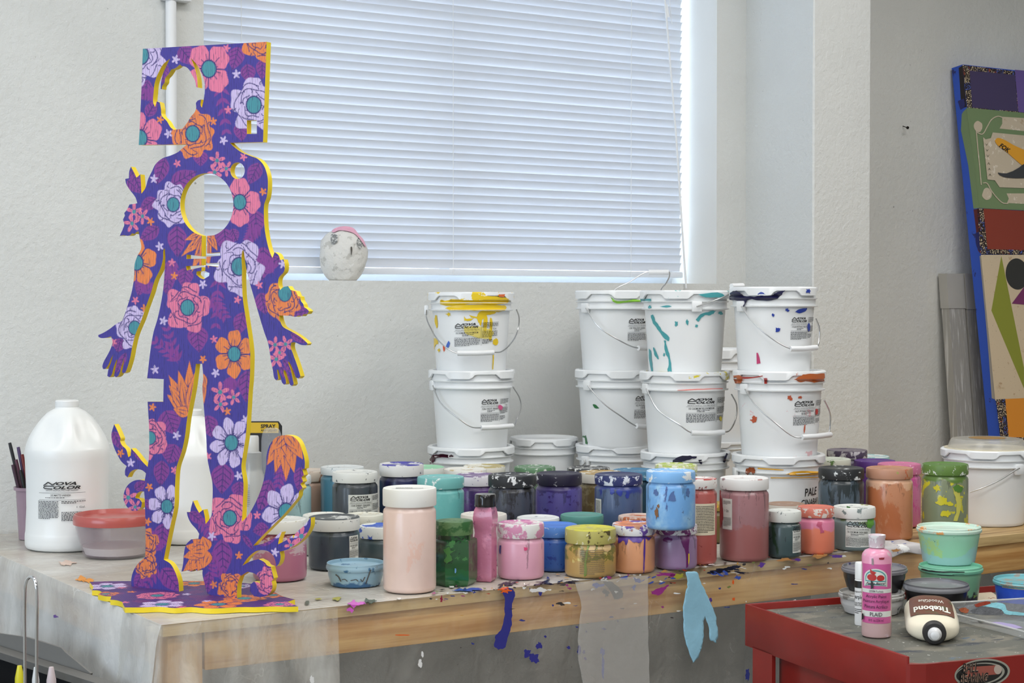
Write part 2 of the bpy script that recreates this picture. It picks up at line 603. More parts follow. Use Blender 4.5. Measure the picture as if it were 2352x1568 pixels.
# ------------------------------------------------------------------ workbench
TZ = 0.90
TX0, TX1, TY0 = 0.972, 5.0, 2.527
SHEET = TZ + .0014               # top of the plastic
M_PINE = wood('pine_boards', srgb(222, 180, 116), srgb(180, 126, 64), 0)
M_PINE_Z = wood('pine_posts', srgb(216, 178, 122), srgb(184, 136, 80), 2)
M_PLY = wood('plywood_edge', srgb(206, 176, 122), srgb(150, 116, 68), 0, 1.4)
bench = thing('workbench', 'long pine workbench with plywood top under plastic sheet', 'table', (0, 0, 0))
# plywood top with a notch round the pilaster
out = [(TX0, TY0), (TX1, TY0), (TX1, WALL - .004), (CX1 + .006, WALL - .004), (CX1 + .006, COLY - .006), (CX0 - .006, COLY - .006), (CX0 - .006, WALL - .004), (TX0, WALL - .004)]
n = len(out)
v = [(x, y, TZ - .019) for x, y in out] + [(x, y, TZ) for x, y in out]
f = [tuple(reversed(range(n))), tuple(range(n, 2 * n))] + [(i, (i + 1) % n, n + (i + 1) % n, n + i) for i in range(n)]
mk('plywood_top', v, f, M_PLY, bench, False)
AZ0, AZ1 = TZ - .083, TZ - .020
v = rbox(TX0 + .075, TX1 - .01, TY0 + .012, TY0 + .05, AZ0, AZ1, .003)
mk('apron_board', v[0], v[1], M_PINE, bench)
v = rbox(TX0 + .02, TX0 + .058, TY0 + .09, WALL - .09, AZ0, AZ1, .003)
mk('apron_board', v[0], v[1], wood('pine_side', srgb(216, 178, 122), srgb(184, 136, 80), 1), bench)
v = rbox(TX0 + .06, TX1 - .01, WALL - .05, WALL - .012, AZ0, AZ1, .003)
v = rbox(TX0 + .075, CX0 - .02, WALL - .05, WALL - .012, AZ0, AZ1, .003)
mk('apron_board', v[0], v[1], M_PINE, bench)
for lx, ly in ((TX0 + .012, TY0 + .012), (TX0 + .012, WALL - .09), (TX1 - .08, TY0 + .055), (TX1 - .08, WALL - .09)):
    v = rbox(lx, lx + .06, ly, ly + .075, 0, TZ - .020, .004)
    mk('leg', v[0], v[1], M_PINE_Z, bench)

# ------------------------------------------------------------------ plastic sheet over the bench
def hz(x, s=1.0):
    return math.sin(x * 7.3 * s) * .5 + math.sin(x * 17.1 * s + 1.3) * .3 + math.sin(x * 41.7 * s + .4) * .2
sheet = thing('plastic_sheet', 'clear wrinkled plastic drop sheet draped over the workbench', 'plastic sheet')
M_TOP = sheer('sheet_top', srgb(216, 213, 206), .62, .25, (12, 12, 12), .5, ((6, 6, 6), .62, .86), 2, (14, .2))
M_FRONT = sheer('sheet_front', srgb(226, 222, 212), .2, .10, (26, 26, 12), .9, ((7, 5, 5), .10, .22), 5, (14, .12))
M_SIDE = sheer('sheet_side', srgb(228, 227, 223), .6, .16, (9, 9, 7), .5, ((4, 5, 4), .52, .84), 8, (10, .2))
PX1 = on_z(2118, 1250, TZ).x     # the sheet ends here; bare wood beyond
# top: grid with low wrinkles that fade out towards the pots
v, f = [], []
nx, ny = 150, 60
for j in range(ny + 1):
    for i in range(nx + 1):
        x = TX0 - .004 + (PX1 - TX0 + .004) * i / nx
        y = TY0 - .004 + (WALL - .008 - TY0 + .004) * j / ny
        w = math.exp(-((x - TX0) / .12) ** 2) * .5 + .12
        edge = min(1, min(j, ny - j, i, nx - i) / 3)
        h = .0008 + max(0.0, w * .0035 * (math.sin(x * 60 + y * 23 + 2 * math.sin(y * 31)) * .5 + .2)) * edge * (1 if y < WALL - .2 else .2)
        if CX0 - .008 < x < CX1 + .008 and y > COLY - .01:
            y = COLY - .01
        v.append((x, y, TZ + min(h, .0013)))
for j in range(ny):
    for i in range(nx):
        a = j * (nx + 1) + i
        f.append((a, a + 1, a + nx + 2, a + nx + 1))
mk('top_sheet', v, f, M_TOP, sheet)
# front drape
def drape(P0, P1, nrm, n, hem, seed, flare, name, m, rows=26):
    P0, P1, nrm = Vector(P0), Vector(P1), Vector(nrm)
    L = (P1 - P0).length
    v, f = [], []
    for i in range(n + 1):
        s = L * i / n
        p = P0 + (P1 - P0) * (i / n)
        zb = hem(s)
        for k in range(rows + 1):
            t = k / rows
            d = t * (TZ - zb)
            bulge = .004 * math.sin(min(1, t * 8) * math.pi / 2) + flare(s, d) + .004 * hz(s * 1.2 + seed + d * 1.5) * min(1, d * 12)
            z = TZ + .0012 - d - (.0 if k else 0)
            q_ = p + nrm * max(.003, bulge)
            if k == 0:
                q_ = p + nrm * .004
            v.append((q_.x, q_.y, z))
    for i in range(n):
        for k in range(rows):
            a = i * (rows + 1) + k
            f.append((a, a + 1, a + rows + 2, a + rows + 1))
    return mk(name, v, f, m, sheet)
drape((TX0 - .03, TY0, 0), (PX1, TY0, 0), (0, -1, 0), 240, lambda s: .52 + .02 * hz(s), 0, lambda s, d: .004 + d * .02 * (1 + hz(s * .8)) + max(0, .10 - s) * d * 1.4, 'front_drape', M_FRONT, 30)
drape((TX0, WALL - .01, 0), (TX0, TY0 - .004, 0), (-1, 0, 0), 150, lambda s: .70 + .05 * min(1, s / .5) - .25 * max(0, (s - .75)) + .008 * hz(s * 2), 4,
      lambda s, d: .004 + d * .05 * (1 + .9 * hz(s * 1.7 + 2)) + max(0, s - 1.05) * d * .6, 'side_drape', M_SIDE, 30)

# gathered corner: hazier folds round the front left leg
v, f = [], []
nA, nR = 60, 26
for i in range(nA + 1):
    u = i / nA
    if u < .35:
        p = Vector((TX0, TY0 + .16 * (1 - u / .35), 0)); nr = Vector((-1, 0, 0))
    elif u < .5:
        a = (u - .35) / .15 * math.pi / 2
        p = Vector((TX0, TY0, 0)); nr = Vector((-math.cos(a), -math.sin(a), 0))
    else:
        p = Vector((TX0 + .30 * (u - .5) / .5, TY0, 0)); nr = Vector((0, -1, 0))
    cw = math.exp(-((u - .45) / .22) ** 2)
    for k in range(nR + 1):
        d = .42 * k / nR
        out_ = .0105 + d * (.10 * cw + .05) * (1 + .55 * math.sin(u * 46 + d * 5)) * (0 if k == 0 else 1)
        q_ = p + nr * out_
        v.append((q_.x, q_.y, TZ + .0008 - d))
for i in range(nA):
    for k in range(nR):
        a = i * (nR + 1) + k
        f.append((a, a + 1, a + nR + 2, a + nR + 1))
mk('corner_drape', v, f, sheer('sheet_corner', srgb(226, 224, 216), .3, .08, (20, 20, 10), .5, ((14, 14, 4), .12, .55), 3, (14, .12)), sheet)

# paint and scraps on the sheet: outlines taken on the photograph, laid on the bench top or the hanging front
def front_y(z):
    return TY0 - .012 - max(0.0, TZ - z) * .04
def hit_front(px, py, off=0.0):
    p = on_z(px, py, TZ + .0022 + off)
    if p.y >= TY0 - .005:
        return p
    y = TY0 - .012
    for _ in range(3):
        p = on_y(px, py, y - off)
        y = front_y(p.z) - .004
    return on_y(px, py, y - off)
def splash(name, polys, m, hit, parent, step=7, smooth=5):
    o = None
    for P in polys:
        L = [tuple(p) for p in spline(P, smooth, True, 75)]
        ext = min(max(a for a, b in L) - min(a for a, b in L), max(b for a, b in L) - min(b for a, b in L))
        L = ragged(L, min(1.4, ext * .07), int(P[0][0]))
        W, T = fill([L], step)
        o = mk(name, [tuple(hit(a, b)) for a, b in W], [tuple(int(i) for i in reversed(t)) for t in T], m, parent, True)
    return o
def streaks(cx, cy, w, h, n, seed, ln=(8, 26), th=(1.0, 2.6), tilt=-.12):
    rg = random.Random(seed)
    out = []
    for k in range(n):
        x, y = cx + rg.uniform(-w, w), cy + rg.uniform(-h, h)
        l, t, a = rg.uniform(*ln) / 2, rg.uniform(*th), tilt + rg.uniform(-.35, .35)
        ca, sa = math.cos(a), math.sin(a)
        P = []
        for m in range(9):
            q_ = 2 * math.pi * m / 9
            X, Y = l * math.cos(q_) * rg.uniform(.7, 1.1), t * math.sin(q_) * rg.uniform(.6, 1.2) + 1.5 * math.sin(q_ * .5)
            P.append((x + X * ca - Y * sa, y + X * sa + Y * ca))
        out.append(P)
    return out
front_paint = {
    (47, 52, 130): [[(1160, 1352), (1178, 1352), (1183, 1362), (1176, 1392), (1176, 1428), (1168, 1460), (1160, 1485), (1148, 1491), (1134, 1484), (1140, 1458), (1154, 1440), (1158, 1410), (1160, 1378), (1156, 1362)],
                    blob(1227, 1510, 11, 12, 1), blob(1238, 1483, 6, 8, 2), blob(1210, 1500, 8, 10, 3), blob(1253, 1462, 3, 3, 4), blob(1330, 1492, 4, 9, 5), blob(1344, 1512, 3, 4, 6), blob(1341, 1496, 3, 4, 36), blob(1717, 1548, 6, 16, 7), blob(1306, 1487, 4, 4, 8), blob(1633, 1378, 3, 5, 9),
                    blob(1241, 1363, 5, 5, 31)],
    (222, 222, 220): streaks(1668, 1310, 40, 8, 7, 8, (8, 24), (.6, 1.4), .2) + streaks(1400, 1330, 120, 4, 8, 9) + [blob(1240, 1354, 18, 6, 10, .6), blob(965, 1523, 5, 9, 11), blob(970, 1503, 3, 7, 12), blob(716, 1560, 6, 9, 13), blob(917, 1374, 6, 2, 14)],
    (222, 96, 38): [blob(1160, 1356, 13, 6, 15, .5), blob(1684, 1336, 2.5, 6, 16), blob(1685, 1375, 3, 4, 17), blob(925, 1458, 18, 1.6, 18, .3)],
    (60, 58, 56): [[(1385, 1335), (1405, 1336), (1420, 1348), (1432, 1362), (1426, 1373), (1412, 1375), (1402, 1358)], blob(1392, 1360, 6, 7, 20, .6), blob(1289, 1386, 9, 4, 21, .6)],
    (205, 92, 190): [blob(815, 1387, 18, 7, 22, .5), blob(803, 1399, 7, 6, 23, .5)],
    (150, 52, 130): [[(1494, 1358), (1515, 1350), (1536, 1342), (1530, 1352), (1512, 1366), (1500, 1364)], blob(1530, 1318, 22, 4, 25, .5), blob(1548, 1322, 9, 4, 35, .5)],
    (36, 38, 58): streaks(1672, 1308, 34, 7, 16, 3, (14, 44), (1.5, 3.4), .08) + streaks(1230, 1338, 90, 5, 16, 4, (14, 50), (.8, 2.0)),
    (60, 84, 170): streaks(1480, 1330, 90, 8, 9, 12, (6, 18)) + streaks(1650, 1316, 18, 5, 6, 5, (8, 22), (1.2, 2.4), .3) + [blob(1694, 1326, 7, 4, 27), blob(1435, 1327, 13, 4, 28, .6), blob(1465, 1332, 9, 6, 29, .6), blob(1372, 1345, 14, 5, 30, .5), blob(1070, 1354, 26, 3.5, 62, .6), blob(1455, 1348, 5, 6, 63, .6), blob(1384, 1497, 5, 9, 64), blob(1385, 1530, 3, 28, 65, .3)],
    (96, 60, 150): [blob(1750, 1297, 8, 5, 32, .5), blob(1830, 1285, 9, 3, 33, .5), blob(1924, 1276, 14, 3, 34, .6), blob(1632, 1377, 3, 4, 66)],
    (196, 140, 84): [blob(1805, 1285, 20, 3, 40, .5), blob(1884, 1276, 16, 5, 41, .5), blob(2060, 1263, 10, 4, 42, .5)],
    (170, 164, 60): [blob(1562, 1322, 12, 7, 43, .6), blob(770, 1374, 12, 4, 44, .5), blob(730, 1375, 12, 2, 45, .5)],
    (80, 88, 70): [blob(850, 1379, 11, 6, 46, .6), blob(705, 1382, 6, 6, 47, .5)],
    (140, 30, 60): [blob(1014, 1376, 3, 7, 48, .4)],
}
for i, (c, P) in enumerate(front_paint.items()):
    splash('paint_splash', P, paint(c), lambda a, b, k=i: hit_front(a, b, .00012 * k), sheet)
P = [blob(188, 1328, 11, 7, 50, .4), blob(205, 1333, 12, 4, 51, .4)]
splash('paint_splash', P, paint((232, 150, 40)), lambda a, b: on_z(a, b, TZ + .0024), sheet)
splash('paint_splash', [blob(155, 1292, 18, 5, 52, .3)], paint((214, 184, 165)), lambda a, b: on_z(a, b, TZ + .0024), sheet)
splash('paint_splash', [blob(128, 1415, 5, 3, 53, .5)], paint((90, 40, 140)), lambda a, b: on_x(a, b, TX0 - .05), sheet)
# fine spatter along the bench edge: too small to pick apart
for ci, (c, n_) in enumerate(((( 50, 60, 130), 34), ((226, 226, 222), 40), ((60, 56, 56), 34), ((150, 60, 120), 18), ((196, 150, 80), 22), ((170, 60, 44), 14), ((120, 130, 70), 12))):
    rg = random.Random(90 + ci)
    S = ([], [])
    for k in range(n_):
        x = rg.uniform(980, 2050)
        ed_ = 1378 - (x - 980) * .118
        y = ed_ + rg.choice((rg.uniform(-28, 4), rg.uniform(-28, 4), rg.uniform(4, 120)))
        L = [tuple(p) for p in spline(blob(x, y, rg.uniform(1.2, 7), rg.uniform(.8, 2.6), k + ci * 50, .6, 8), 2, True)]
        W, Tt = fill([L], None)
        n0 = len(S[0])
        S[0].extend([tuple(hit_front(a, b, .0016 + .0001 * ci)) for a, b in W]); S[1].extend([tuple(int(i) + n0 for i in reversed(t)) for t in Tt])
    o = mk('paint_spatter', S[0], S[1], paint(c), sheet, False)
    o['kind'] = 'stuff'
# milky double strip and the pale blue paint skin hanging over the edge
def hang(name, poly, m, label, cat, off, step=8):
    o = splash(name, [poly], m, lambda a, b: hit_front(a, b, off), None, step, 4)
    me = o.modifiers.new('thickness', 'SOLIDIFY'); me.thickness = .0012
    return tag(o, label, cat)
hang('plastic_strip', [(1322, 1338), (1380, 1332), (1440, 1326), (1490, 1320), (1489, 1400), (1490, 1480), (1492, 1590), (1440, 1600), (1344, 1600), (1338, 1560), (1328, 1500), (1331, 1440), (1334, 1380)],
     sheer('strip_film', srgb(214, 212, 206), .26, .3, 14, .3), 'milky plastic strip hanging over the bench edge beside the pale blue skin', 'plastic strip', .004)
hang('paint_skin', [(1575, 1313), (1600, 1313), (1610, 1335), (1622, 1362), (1637, 1395), (1646, 1425), (1649, 1455), (1645, 1476), (1632, 1468), (1628, 1440), (1619, 1412), (1616, 1440), (1613, 1480), (1606, 1505), (1592, 1522), (1588, 1508), (1577, 1480), (1571, 1440), (1570, 1405), (1575, 1360), (1580, 1335)],
     mat('pale_blue_skin', srgb(150, 200, 222), .45, var=.12, bump=(40, .4, .004)), 'torn pale blue dried paint skin hanging over the bench edge', 'paint skin', .008, 6)
# painted rag: lies in front of the tall jars and folds down over the bench edge
xa, xb = on_z(1998, 1256, TZ).x, on_z(2118, 1252, TZ).x
path = [(TY0 + .066, SHEET + .0006), (TY0 + .045, SHEET + .0020), (TY0 + .022, SHEET + .0010), (TY0 + .002, SHEET + .0022), (TY0 - .0115, SHEET + .0004), (TY0 - .0150, SHEET - .007), (TY0 - .0155, SHEET - .016)]
path = [tuple(p) for p in spline(path, 4)]
v, f = [], []
nu_ = 28
for i in range(nu_ + 1):
    u = i / nu_
    for j, (y, z) in enumerate(path):
        k = j / (len(path) - 1)
        w_ = .0012 * (math.sin(u * 21 + k * 3) * .5 + .5)
        v.append((xa + (xb - xa) * u + .004 * math.sin(k * 9), y - (w_ if k > .6 else 0), z + (w_ if k <= .6 else 0) - (.004 * math.sin(u * 7 + 1) if k > .95 else 0)))
m_ = len(path)
for i in range(nu_):
    for j in range(m_ - 1):
        f.append((i * m_ + j, i * m_ + j + 1, (i + 1) * m_ + j + 1, (i + 1) * m_ + j))
o = mk('paint_rag', v, f, mat('rag_stained', srgb(196, 192, 192), .7, layers=[dict(color=srgb(70, 92, 160), scale=(30, 60, 30), thr=.6), dict(color=srgb(232, 232, 230), scale=40, thr=.58)]))
md = o.modifiers.new('thickness', 'SOLIDIFY'); md.thickness = .0007; md.offset = 1
tag(o, 'folded white rag with blue paint streaks on the bench edge', 'rag')
# ------------------------------------------------------------------ flower-painted figure cut from board
def R1(L): return [(200 + x / 3.564, 60 + y / 3.564) for x, y in L]
def R2(L): return [(200 + x / 3.336, 450 + y / 3.336) for x, y in L]
def R3(L): return [(180 + x / 2.703, 850 + y / 2.703) for x, y in L]
OUT = (R1([(457, 185), (1470, 128), (1440, 948), (1170, 955), (1200, 985), (1260, 1030), (1330, 1060), (1395, 1085), (1440, 1130), (1470, 1200), (1480, 1270), (1470, 1400)])
 + R2([(1358, 60), (1355, 150), (1362, 260), (1380, 360), (1400, 430), (1420, 475), (1437, 430), (1465, 450), (1480, 490), (1505, 485), (1515, 530), (1508, 580), (1470, 625), (1465, 680), (1480, 720), (1500, 700), (1540, 690), (1560, 720), (1600, 730), (1615, 765), (1632, 770), (1640, 805), (1655, 825), (1662, 850), (1690, 870), (1700, 882), (1688, 902), (1660, 905), (1645, 920), (1620, 915), (1600, 925), (1560, 918), (1470, 915), (1480, 960), (1500, 1000), (1560, 1035), (1620, 1070), (1670, 1110), (1690, 1130), (1680, 1143), (1640, 1140), (1590, 1120), (1565, 1122), (1560, 1150), (1580, 1215), (1600, 1270), (1620, 1330), (1635, 1380), (1620, 1398), (1600, 1390), (1580, 1340), (1555, 1280), (1545, 1265), (1540, 1275), (1560, 1330), (1575, 1400), (1583, 1440), (1570, 1455), (1555, 1445), (1540, 1395), (1520, 1340), (1510, 1330), (1505, 1345), (1520, 1400), (1525, 1435), (1510, 1445), (1495, 1430), (1480, 1380), (1465, 1330), (1455, 1330), (1462, 1380), (1465, 1400), (1450, 1412), (1435, 1395), (1425, 1340), (1410, 1270), (1400, 1200), (1385, 1120), (1360, 1050), (1320, 920), (1280, 780), (1240, 640), (1215, 530), (1205, 450), (1197, 410), (1189, 425), (1187, 560), (1188, 700), (1195, 800), (1210, 900), (1225, 1000), (1240, 1100), (1250, 1200), (1250, 1300), (1245, 1420)])
 + R3([(1058, 120), (1050, 250), (1040, 400), (1022, 520), (1012, 600), (1025, 700), (1022, 800), (1015, 940), (1050, 905), (1100, 820), (1140, 720), (1165, 600), (1170, 520), (1190, 460), (1230, 415), (1280, 403), (1330, 410), (1365, 440), (1390, 500), (1405, 560), (1405, 610), (1390, 615), (1400, 650), (1385, 665), (1395, 690), (1378, 705), (1392, 730), (1372, 750), (1365, 785), (1330, 830), (1280, 890), (1200, 970), (1130, 1040), (1085, 1090), (1150, 1075), (1210, 1045), (1255, 1005), (1262, 1005), (1245, 1050), (1240, 1080), (1290, 1055), (1330, 1025), (1335, 1045), (1350, 1010), (1390, 975), (1430, 930), (1443, 915), (1440, 970), (1400, 1040), (1340, 1090), (1290, 1115), (1250, 1125), (1255, 1160), (1245, 1200), (1228, 1218), (1222, 1180), (1205, 1145), (1170, 1120), (1110, 1120), (1060, 1155), (1018, 1213), (1070, 1185), (1120, 1172), (1160, 1195), (1170, 1210), (1195, 1220), (1205, 1260), (1213, 1290), (1200, 1310), (1205, 1340), (1195, 1375), (1172, 1397), (1130, 1407), (1090, 1402), (1065, 1370), (1068, 1330), (1090, 1312), (1118, 1318), (1128, 1325), (1125, 1295), (1095, 1262), (1050, 1250), (1005, 1278), (988, 1330), (985, 1418), (950, 1425), (900, 1420), (850, 1405), (800, 1385), (785, 1330), (770, 1260), (772, 1240), (755, 1235), (740, 1245), (720, 1235), (700, 1250), (670, 1242), (640, 1250), (650, 1200), (655, 1140), (670, 1080), (700, 1050), (745, 1045), (750, 1015), (735, 990), (700, 950), (680, 910), (673, 880), (695, 880), (700, 850), (712, 810), (730, 850), (750, 885), (775, 865), (785, 910), (790, 955), (810, 930), (825, 905), (830, 850), (832, 700), (815, 620), (800, 540), (795, 430), (785, 300), (775, 180), (770, 100)])
 + R2([(890, 1400), (882, 1285), (834, 1285), (820, 1400)])
 + R3([(712, 100), (690, 220), (675, 300), (660, 420), (640, 510), (610, 600), (600, 720), (595, 850), (570, 970), (548, 1080), (530, 1175), (570, 1200), (600, 1250), (620, 1310), (625, 1378), (480, 1365), (330, 1345), (328, 1300), (340, 1250), (370, 1200), (415, 1160), (418, 1050), (415, 900), (412, 800), (408, 752), (385, 752), (362, 768), (352, 792), (378, 798), (395, 820), (390, 850), (365, 872), (330, 870), (300, 845), (280, 800), (285, 755), (305, 715), (340, 688), (375, 680), (412, 685), (420, 640), (395, 620), (355, 615), (325, 630), (305, 665), (290, 650), (290, 620), (300, 595), (270, 570), (240, 520), (215, 460), (205, 400), (222, 335), (240, 370), (255, 405), (262, 425), (258, 440), (270, 465), (295, 490), (310, 540), (325, 530), (328, 485), (360, 520), (400, 570), (430, 600), (437, 550), (440, 400), (430, 195), (527, 195), (530, 55), (427, 50)])
 + R2([(490, 1150), (510, 1040), (540, 940), (570, 800), (585, 700), (595, 560), (600, 470), (596, 400), (587, 410), (582, 480), (560, 560), (520, 640), (490, 740), (450, 850), (420, 940), (370, 1060), (345, 1160), (330, 1240), (310, 1310), (295, 1350), (275, 1358), (268, 1345), (277, 1300), (285, 1238), (265, 1300), (240, 1375), (222, 1388), (207, 1378), (215, 1330), (232, 1255), (225, 1255), (205, 1310), (185, 1375), (170, 1388), (155, 1378), (163, 1330), (185, 1270), (200, 1215), (185, 1240), (165, 1290), (140, 1325), (122, 1325), (117, 1305), (130, 1265), (155, 1220), (180, 1170), (195, 1120), (185, 1075), (150, 1085), (110, 1088), (88, 1080), (85, 1065), (120, 1050), (170, 1020), (230, 975), (270, 955), (290, 900), (320, 810), (345, 720), (360, 620), (365, 520), (385, 460), (415, 400), (405, 330), (395, 270), (380, 275), (365, 290), (345, 285), (330, 300), (310, 305), (285, 300), (250, 305), (275, 250), (285, 220), (275, 180), (290, 150), (285, 130), (305, 105), (325, 65), (360, 60), (385, 55)])
 + R1([(410, 1445), (395, 1400), (350, 1340), (320, 1290), (312, 1250), (342, 1245), (345, 1190), (358, 1150), (380, 1190), (405, 1240), (435, 1213), (440, 1270), (445, 1370), (475, 1330), (500, 1250), (530, 1190), (560, 1130), (620, 1080), (680, 1060), (745, 1030), (790, 990), (820, 968), (423, 972), (437, 700)]))
H_FACE = R1([(680, 265), (625, 310), (585, 380), (555, 460), (545, 540), (542, 630), (558, 662), (570, 615), (595, 625), (605, 680), (610, 730), (655, 780), (685, 830), (710, 848), (780, 840), (820, 790), (850, 740), (880, 705), (893, 670), (890, 630), (905, 610), (932, 600), (930, 650), (940, 668), (955, 600), (965, 500), (955, 430), (930, 370), (895, 310), (850, 262), (880, 340), (900, 420), (907, 503), (893, 498), (885, 450), (860, 400), (830, 350), (800, 330), (775, 328), (762, 313), (720, 345), (690, 355), (665, 395), (640, 425), (635, 460), (615, 490), (612, 515), (602, 515), (605, 460), (625, 380)])
H_SQ = R1([(1308, 770), (1390, 770), (1390, 882), (1308, 882)])
H_SM = R1([(1232 + 59 * math.cos(a), 1183 + 68 * math.sin(a)) for a in [2 * math.pi * k / 20 for k in range(20)]])
H_CH = ([(475 + 61 * math.cos(a), 470 + 72.5 * math.sin(a)) for a in [math.radians(101 + k * 13.3) for k in range(26)]]
 + R2([(920, 305), (920, 440), (1020, 430), (1022, 458), (915, 465), (912, 515), (1015, 513), (1005, 545), (908, 530), (905, 575), (938, 590), (935, 612), (893, 638), (870, 630), (838, 602), (840, 578), (877, 572), (877, 545), (765, 570), (757, 537), (877, 530), (877, 480), (762, 482), (762, 448), (877, 462)]))
LOOPS = [[tuple(p) for p in spline(L, 4, True, 38)] for L in (OUT, H_FACE, H_SQ, H_SM, H_CH)]

# --- painted pattern: flowers placed by hand, drawn as shapes
C_BASE = np.array(srgb(64, 52, 150)[:3]); C_DARK = np.array(srgb(48, 32, 112)[:3])
C_LEAF = np.array(srgb(142, 56, 146)[:3])
C_TEAL = np.array(srgb(66, 152, 158)[:3])
CC = dict(l=np.array(srgb(222, 202, 240)[:3]), p=np.array(srgb(244, 128, 158)[:3]), o=np.array(srgb(250, 140, 50)[:3]))
def t1(x, y): return (200 + x / 3.564, 60 + y / 3.564, 1 / 3.564)
def t2(x, y): return (200 + x / 3.336, 450 + y / 3.336, 1 / 3.336)
def t3(x, y): return (180 + x / 2.703, 850 + y / 2.703, 1 / 2.703)
def ss(x, a, b):
    t = np.clip((x - a) / (b - a), 0, 1)
    return t * t * (3 - 2 * t)
class Painter:
    def __init__(s, X, Y, base=C_BASE):
        s.X, s.Y = X, Y
        s.C = np.tile(base, (len(X), 1))
    def near(s, x, y, r):
        return np.nonzero((np.abs(s.X - x) < r) & (np.abs(s.Y - y) < r))[0]
    def put(s, ids, m, c):
        m = np.clip(m, 0, 1)[:, None]
        s.C[ids] = s.C[ids] * (1 - m) + c * m
    def leaf(s, x0, y0, x1, y1, w, col=C_LEAF, vein=True):
        L = math.hypot(x1 - x0, y1 - y0)
        i = s.near((x0 + x1) / 2, (y0 + y1) / 2, L / 2 + w + 2)
        if not len(i): return
        ux, uy = (x1 - x0) / L, (y1 - y0) / L
        dx, dy = s.X[i] - x0, s.Y[i] - y0
        u, v = (dx * ux + dy * uy) / L, dx * -uy + dy * ux
        uc = np.clip(u, 0, 1)
        hw = w * np.sin(np.pi * uc ** .75)
        m = ss(hw - np.abs(v), -.4, .8) * (u > 0) * (u < 1)
        s.put(i, m, col)
        if vein:
            k = ss(1.3 - np.abs(v), 0, .7)
            sl = np.abs(((u * L - np.abs(v) * .8) / (L / 5.0)) % 1 - .5)
            k = np.maximum(k, ss(.13 - sl, 0, .07) * (np.abs(v) < hw * .8))
            s.put(i, m * k * .9, C_DARK)
    def sprig(s, x0, y0, x1, y1, n=5, w=4.2, ln=30):
        s.leaf(x0, y0, x1, y1, 1.6, C_LEAF, False)
        L = math.hypot(x1 - x0, y1 - y0); ux, uy = (x1 - x0) / L, (y1 - y0) / L
        for k in range(n):
            f = (k + .6) / n
            bx, by = x0 + ux * L * f, y0 + uy * L * f
            for sg in (-1, 1):
                a = math.atan2(uy, ux) + sg * .75
                l = ln * (1 - .45 * f)
                s.leaf(bx, by, bx + math.cos(a) * l, by + math.sin(a) * l, w, C_LEAF, False)
    def polar(s, x, y, r, asp):
        i = s.near(x, y, r * 1.25 * max(1, asp))
        dx, dy = (s.X[i] - x), (s.Y[i] - y) / asp
        return i, np.hypot(dx, dy) / r, np.arctan2(dy, dx)
    def rose(s, x, y, r, c, teal=True, asp=1.12, seed=0, tr=.31):
        i, R, A = s.polar(x, y, r, asp)
        if not len(i): return
        px = 1.0 / r
        ed = .93 + .07 * np.sin(5 * A + seed) + .05 * np.sin(9 * A + seed * 2.1)
        lob = ed + .08 - .18 * np.abs(np.cos(2.5 * A + seed)) ** 10
        m = ss(lob - R, 0, 1.2 * px)
        s.put(i, m, c)
        ln = 1.5 * px
        for rad, amp, n, ph in ((.45, .05, 5, 0), (.62, .06, 4, 1.3), (.79, .06, 5, 2.2)):
            rr = rad + amp * np.sin(n * A + ph + seed)
            gap = np.sin(n * A * .5 + ph * 2 + seed) > -.75
            k = ss(ln - np.abs(R - rr), 0, px) * gap
            s.put(i, k * m, C_DARK)
        for lo, hi, n, ph in ((.3, .45, 5, .4), (.45, .62, 5, 1.1), (.62, .79, 6, .2), (.79, 1.0, 6, .9)):
            a = np.abs(((A + ph + seed + .25 * np.sin(R * 9)) * n / (2 * np.pi)) % 1 - .5) * 2 * np.pi / n * R
            k = ss(ln - a, 0, px) * (R > lo) * (R < hi)
            s.put(i, k * m, C_DARK)
        if teal:
            s.put(i, ss(tr + .05 - R, 0, px), C_DARK)
            s.put(i, ss(tr - R, 0, px), C_TEAL)
    def anem(s, x, y, r, c, n=5, asp=1.12, seed=0.0, tr=.3):
        i, R, A = s.polar(x, y, r, asp)
        if not len(i): return
        px = 1.0 / r
        cs = np.abs(np.cos((A + seed) * n / 2))
        rad = .5 + .5 * cs ** .45 + .03 * np.sin(13 * A + seed)
        sep = np.abs(np.sin((A + seed + math.pi / n) * n / 2)) / (n / 2) * R
        m = ss(rad - R, 0, 1.2 * px)
        s.put(i, m, c)
        gap = np.abs((((A + seed + math.pi / n) * n / (2 * np.pi)) + .5) % 1 - .5) * 2 * np.pi / n * R
        s.put(i, ss(1.8 * px - gap, 0, px) * m, C_DARK)
        k2 = np.abs((((A + seed) * n * 3 / (2 * np.pi)) + .5) % 1 - .5) * 2 * np.pi / (n * 3) * R
        lim = tr + .2 + .12 * np.sin(A * 7 + seed)
        s.put(i, ss(1.3 * px - k2, 0, px) * (R < lim) * m, C_DARK)
        s.put(i, ss(tr + .05 - R, 0, px), C_DARK)
        s.put(i, ss(tr - R, 0, px), C_TEAL)
    def star(s, x, y, r, c, seed=0.0, teal=False, pw=1.0):
        i, R, A = s.polar(x, y, r, 1.1)
        if not len(i): return
        px = 1.0 / r
        if teal:
            rad = .12 + .88 * np.abs(np.cos(2.5 * (A + seed))) ** 1.4
        else:
            rad = .72 + .28 * np.cos(5 * (A + seed))
        s.put(i, ss(rad - R, 0, 1.1 * px), c)
        if teal:
            k = np.abs((((A + seed) * 5 / (2 * np.pi)) + .5) % 1 - .5) * 2 * np.pi / 5 * R
            s.put(i, ss(.9 * px - k, 0, px) * (R < .6) * .7, C_DARK)
            s.put(i, ss(.24 - R, 0, px), C_TEAL)
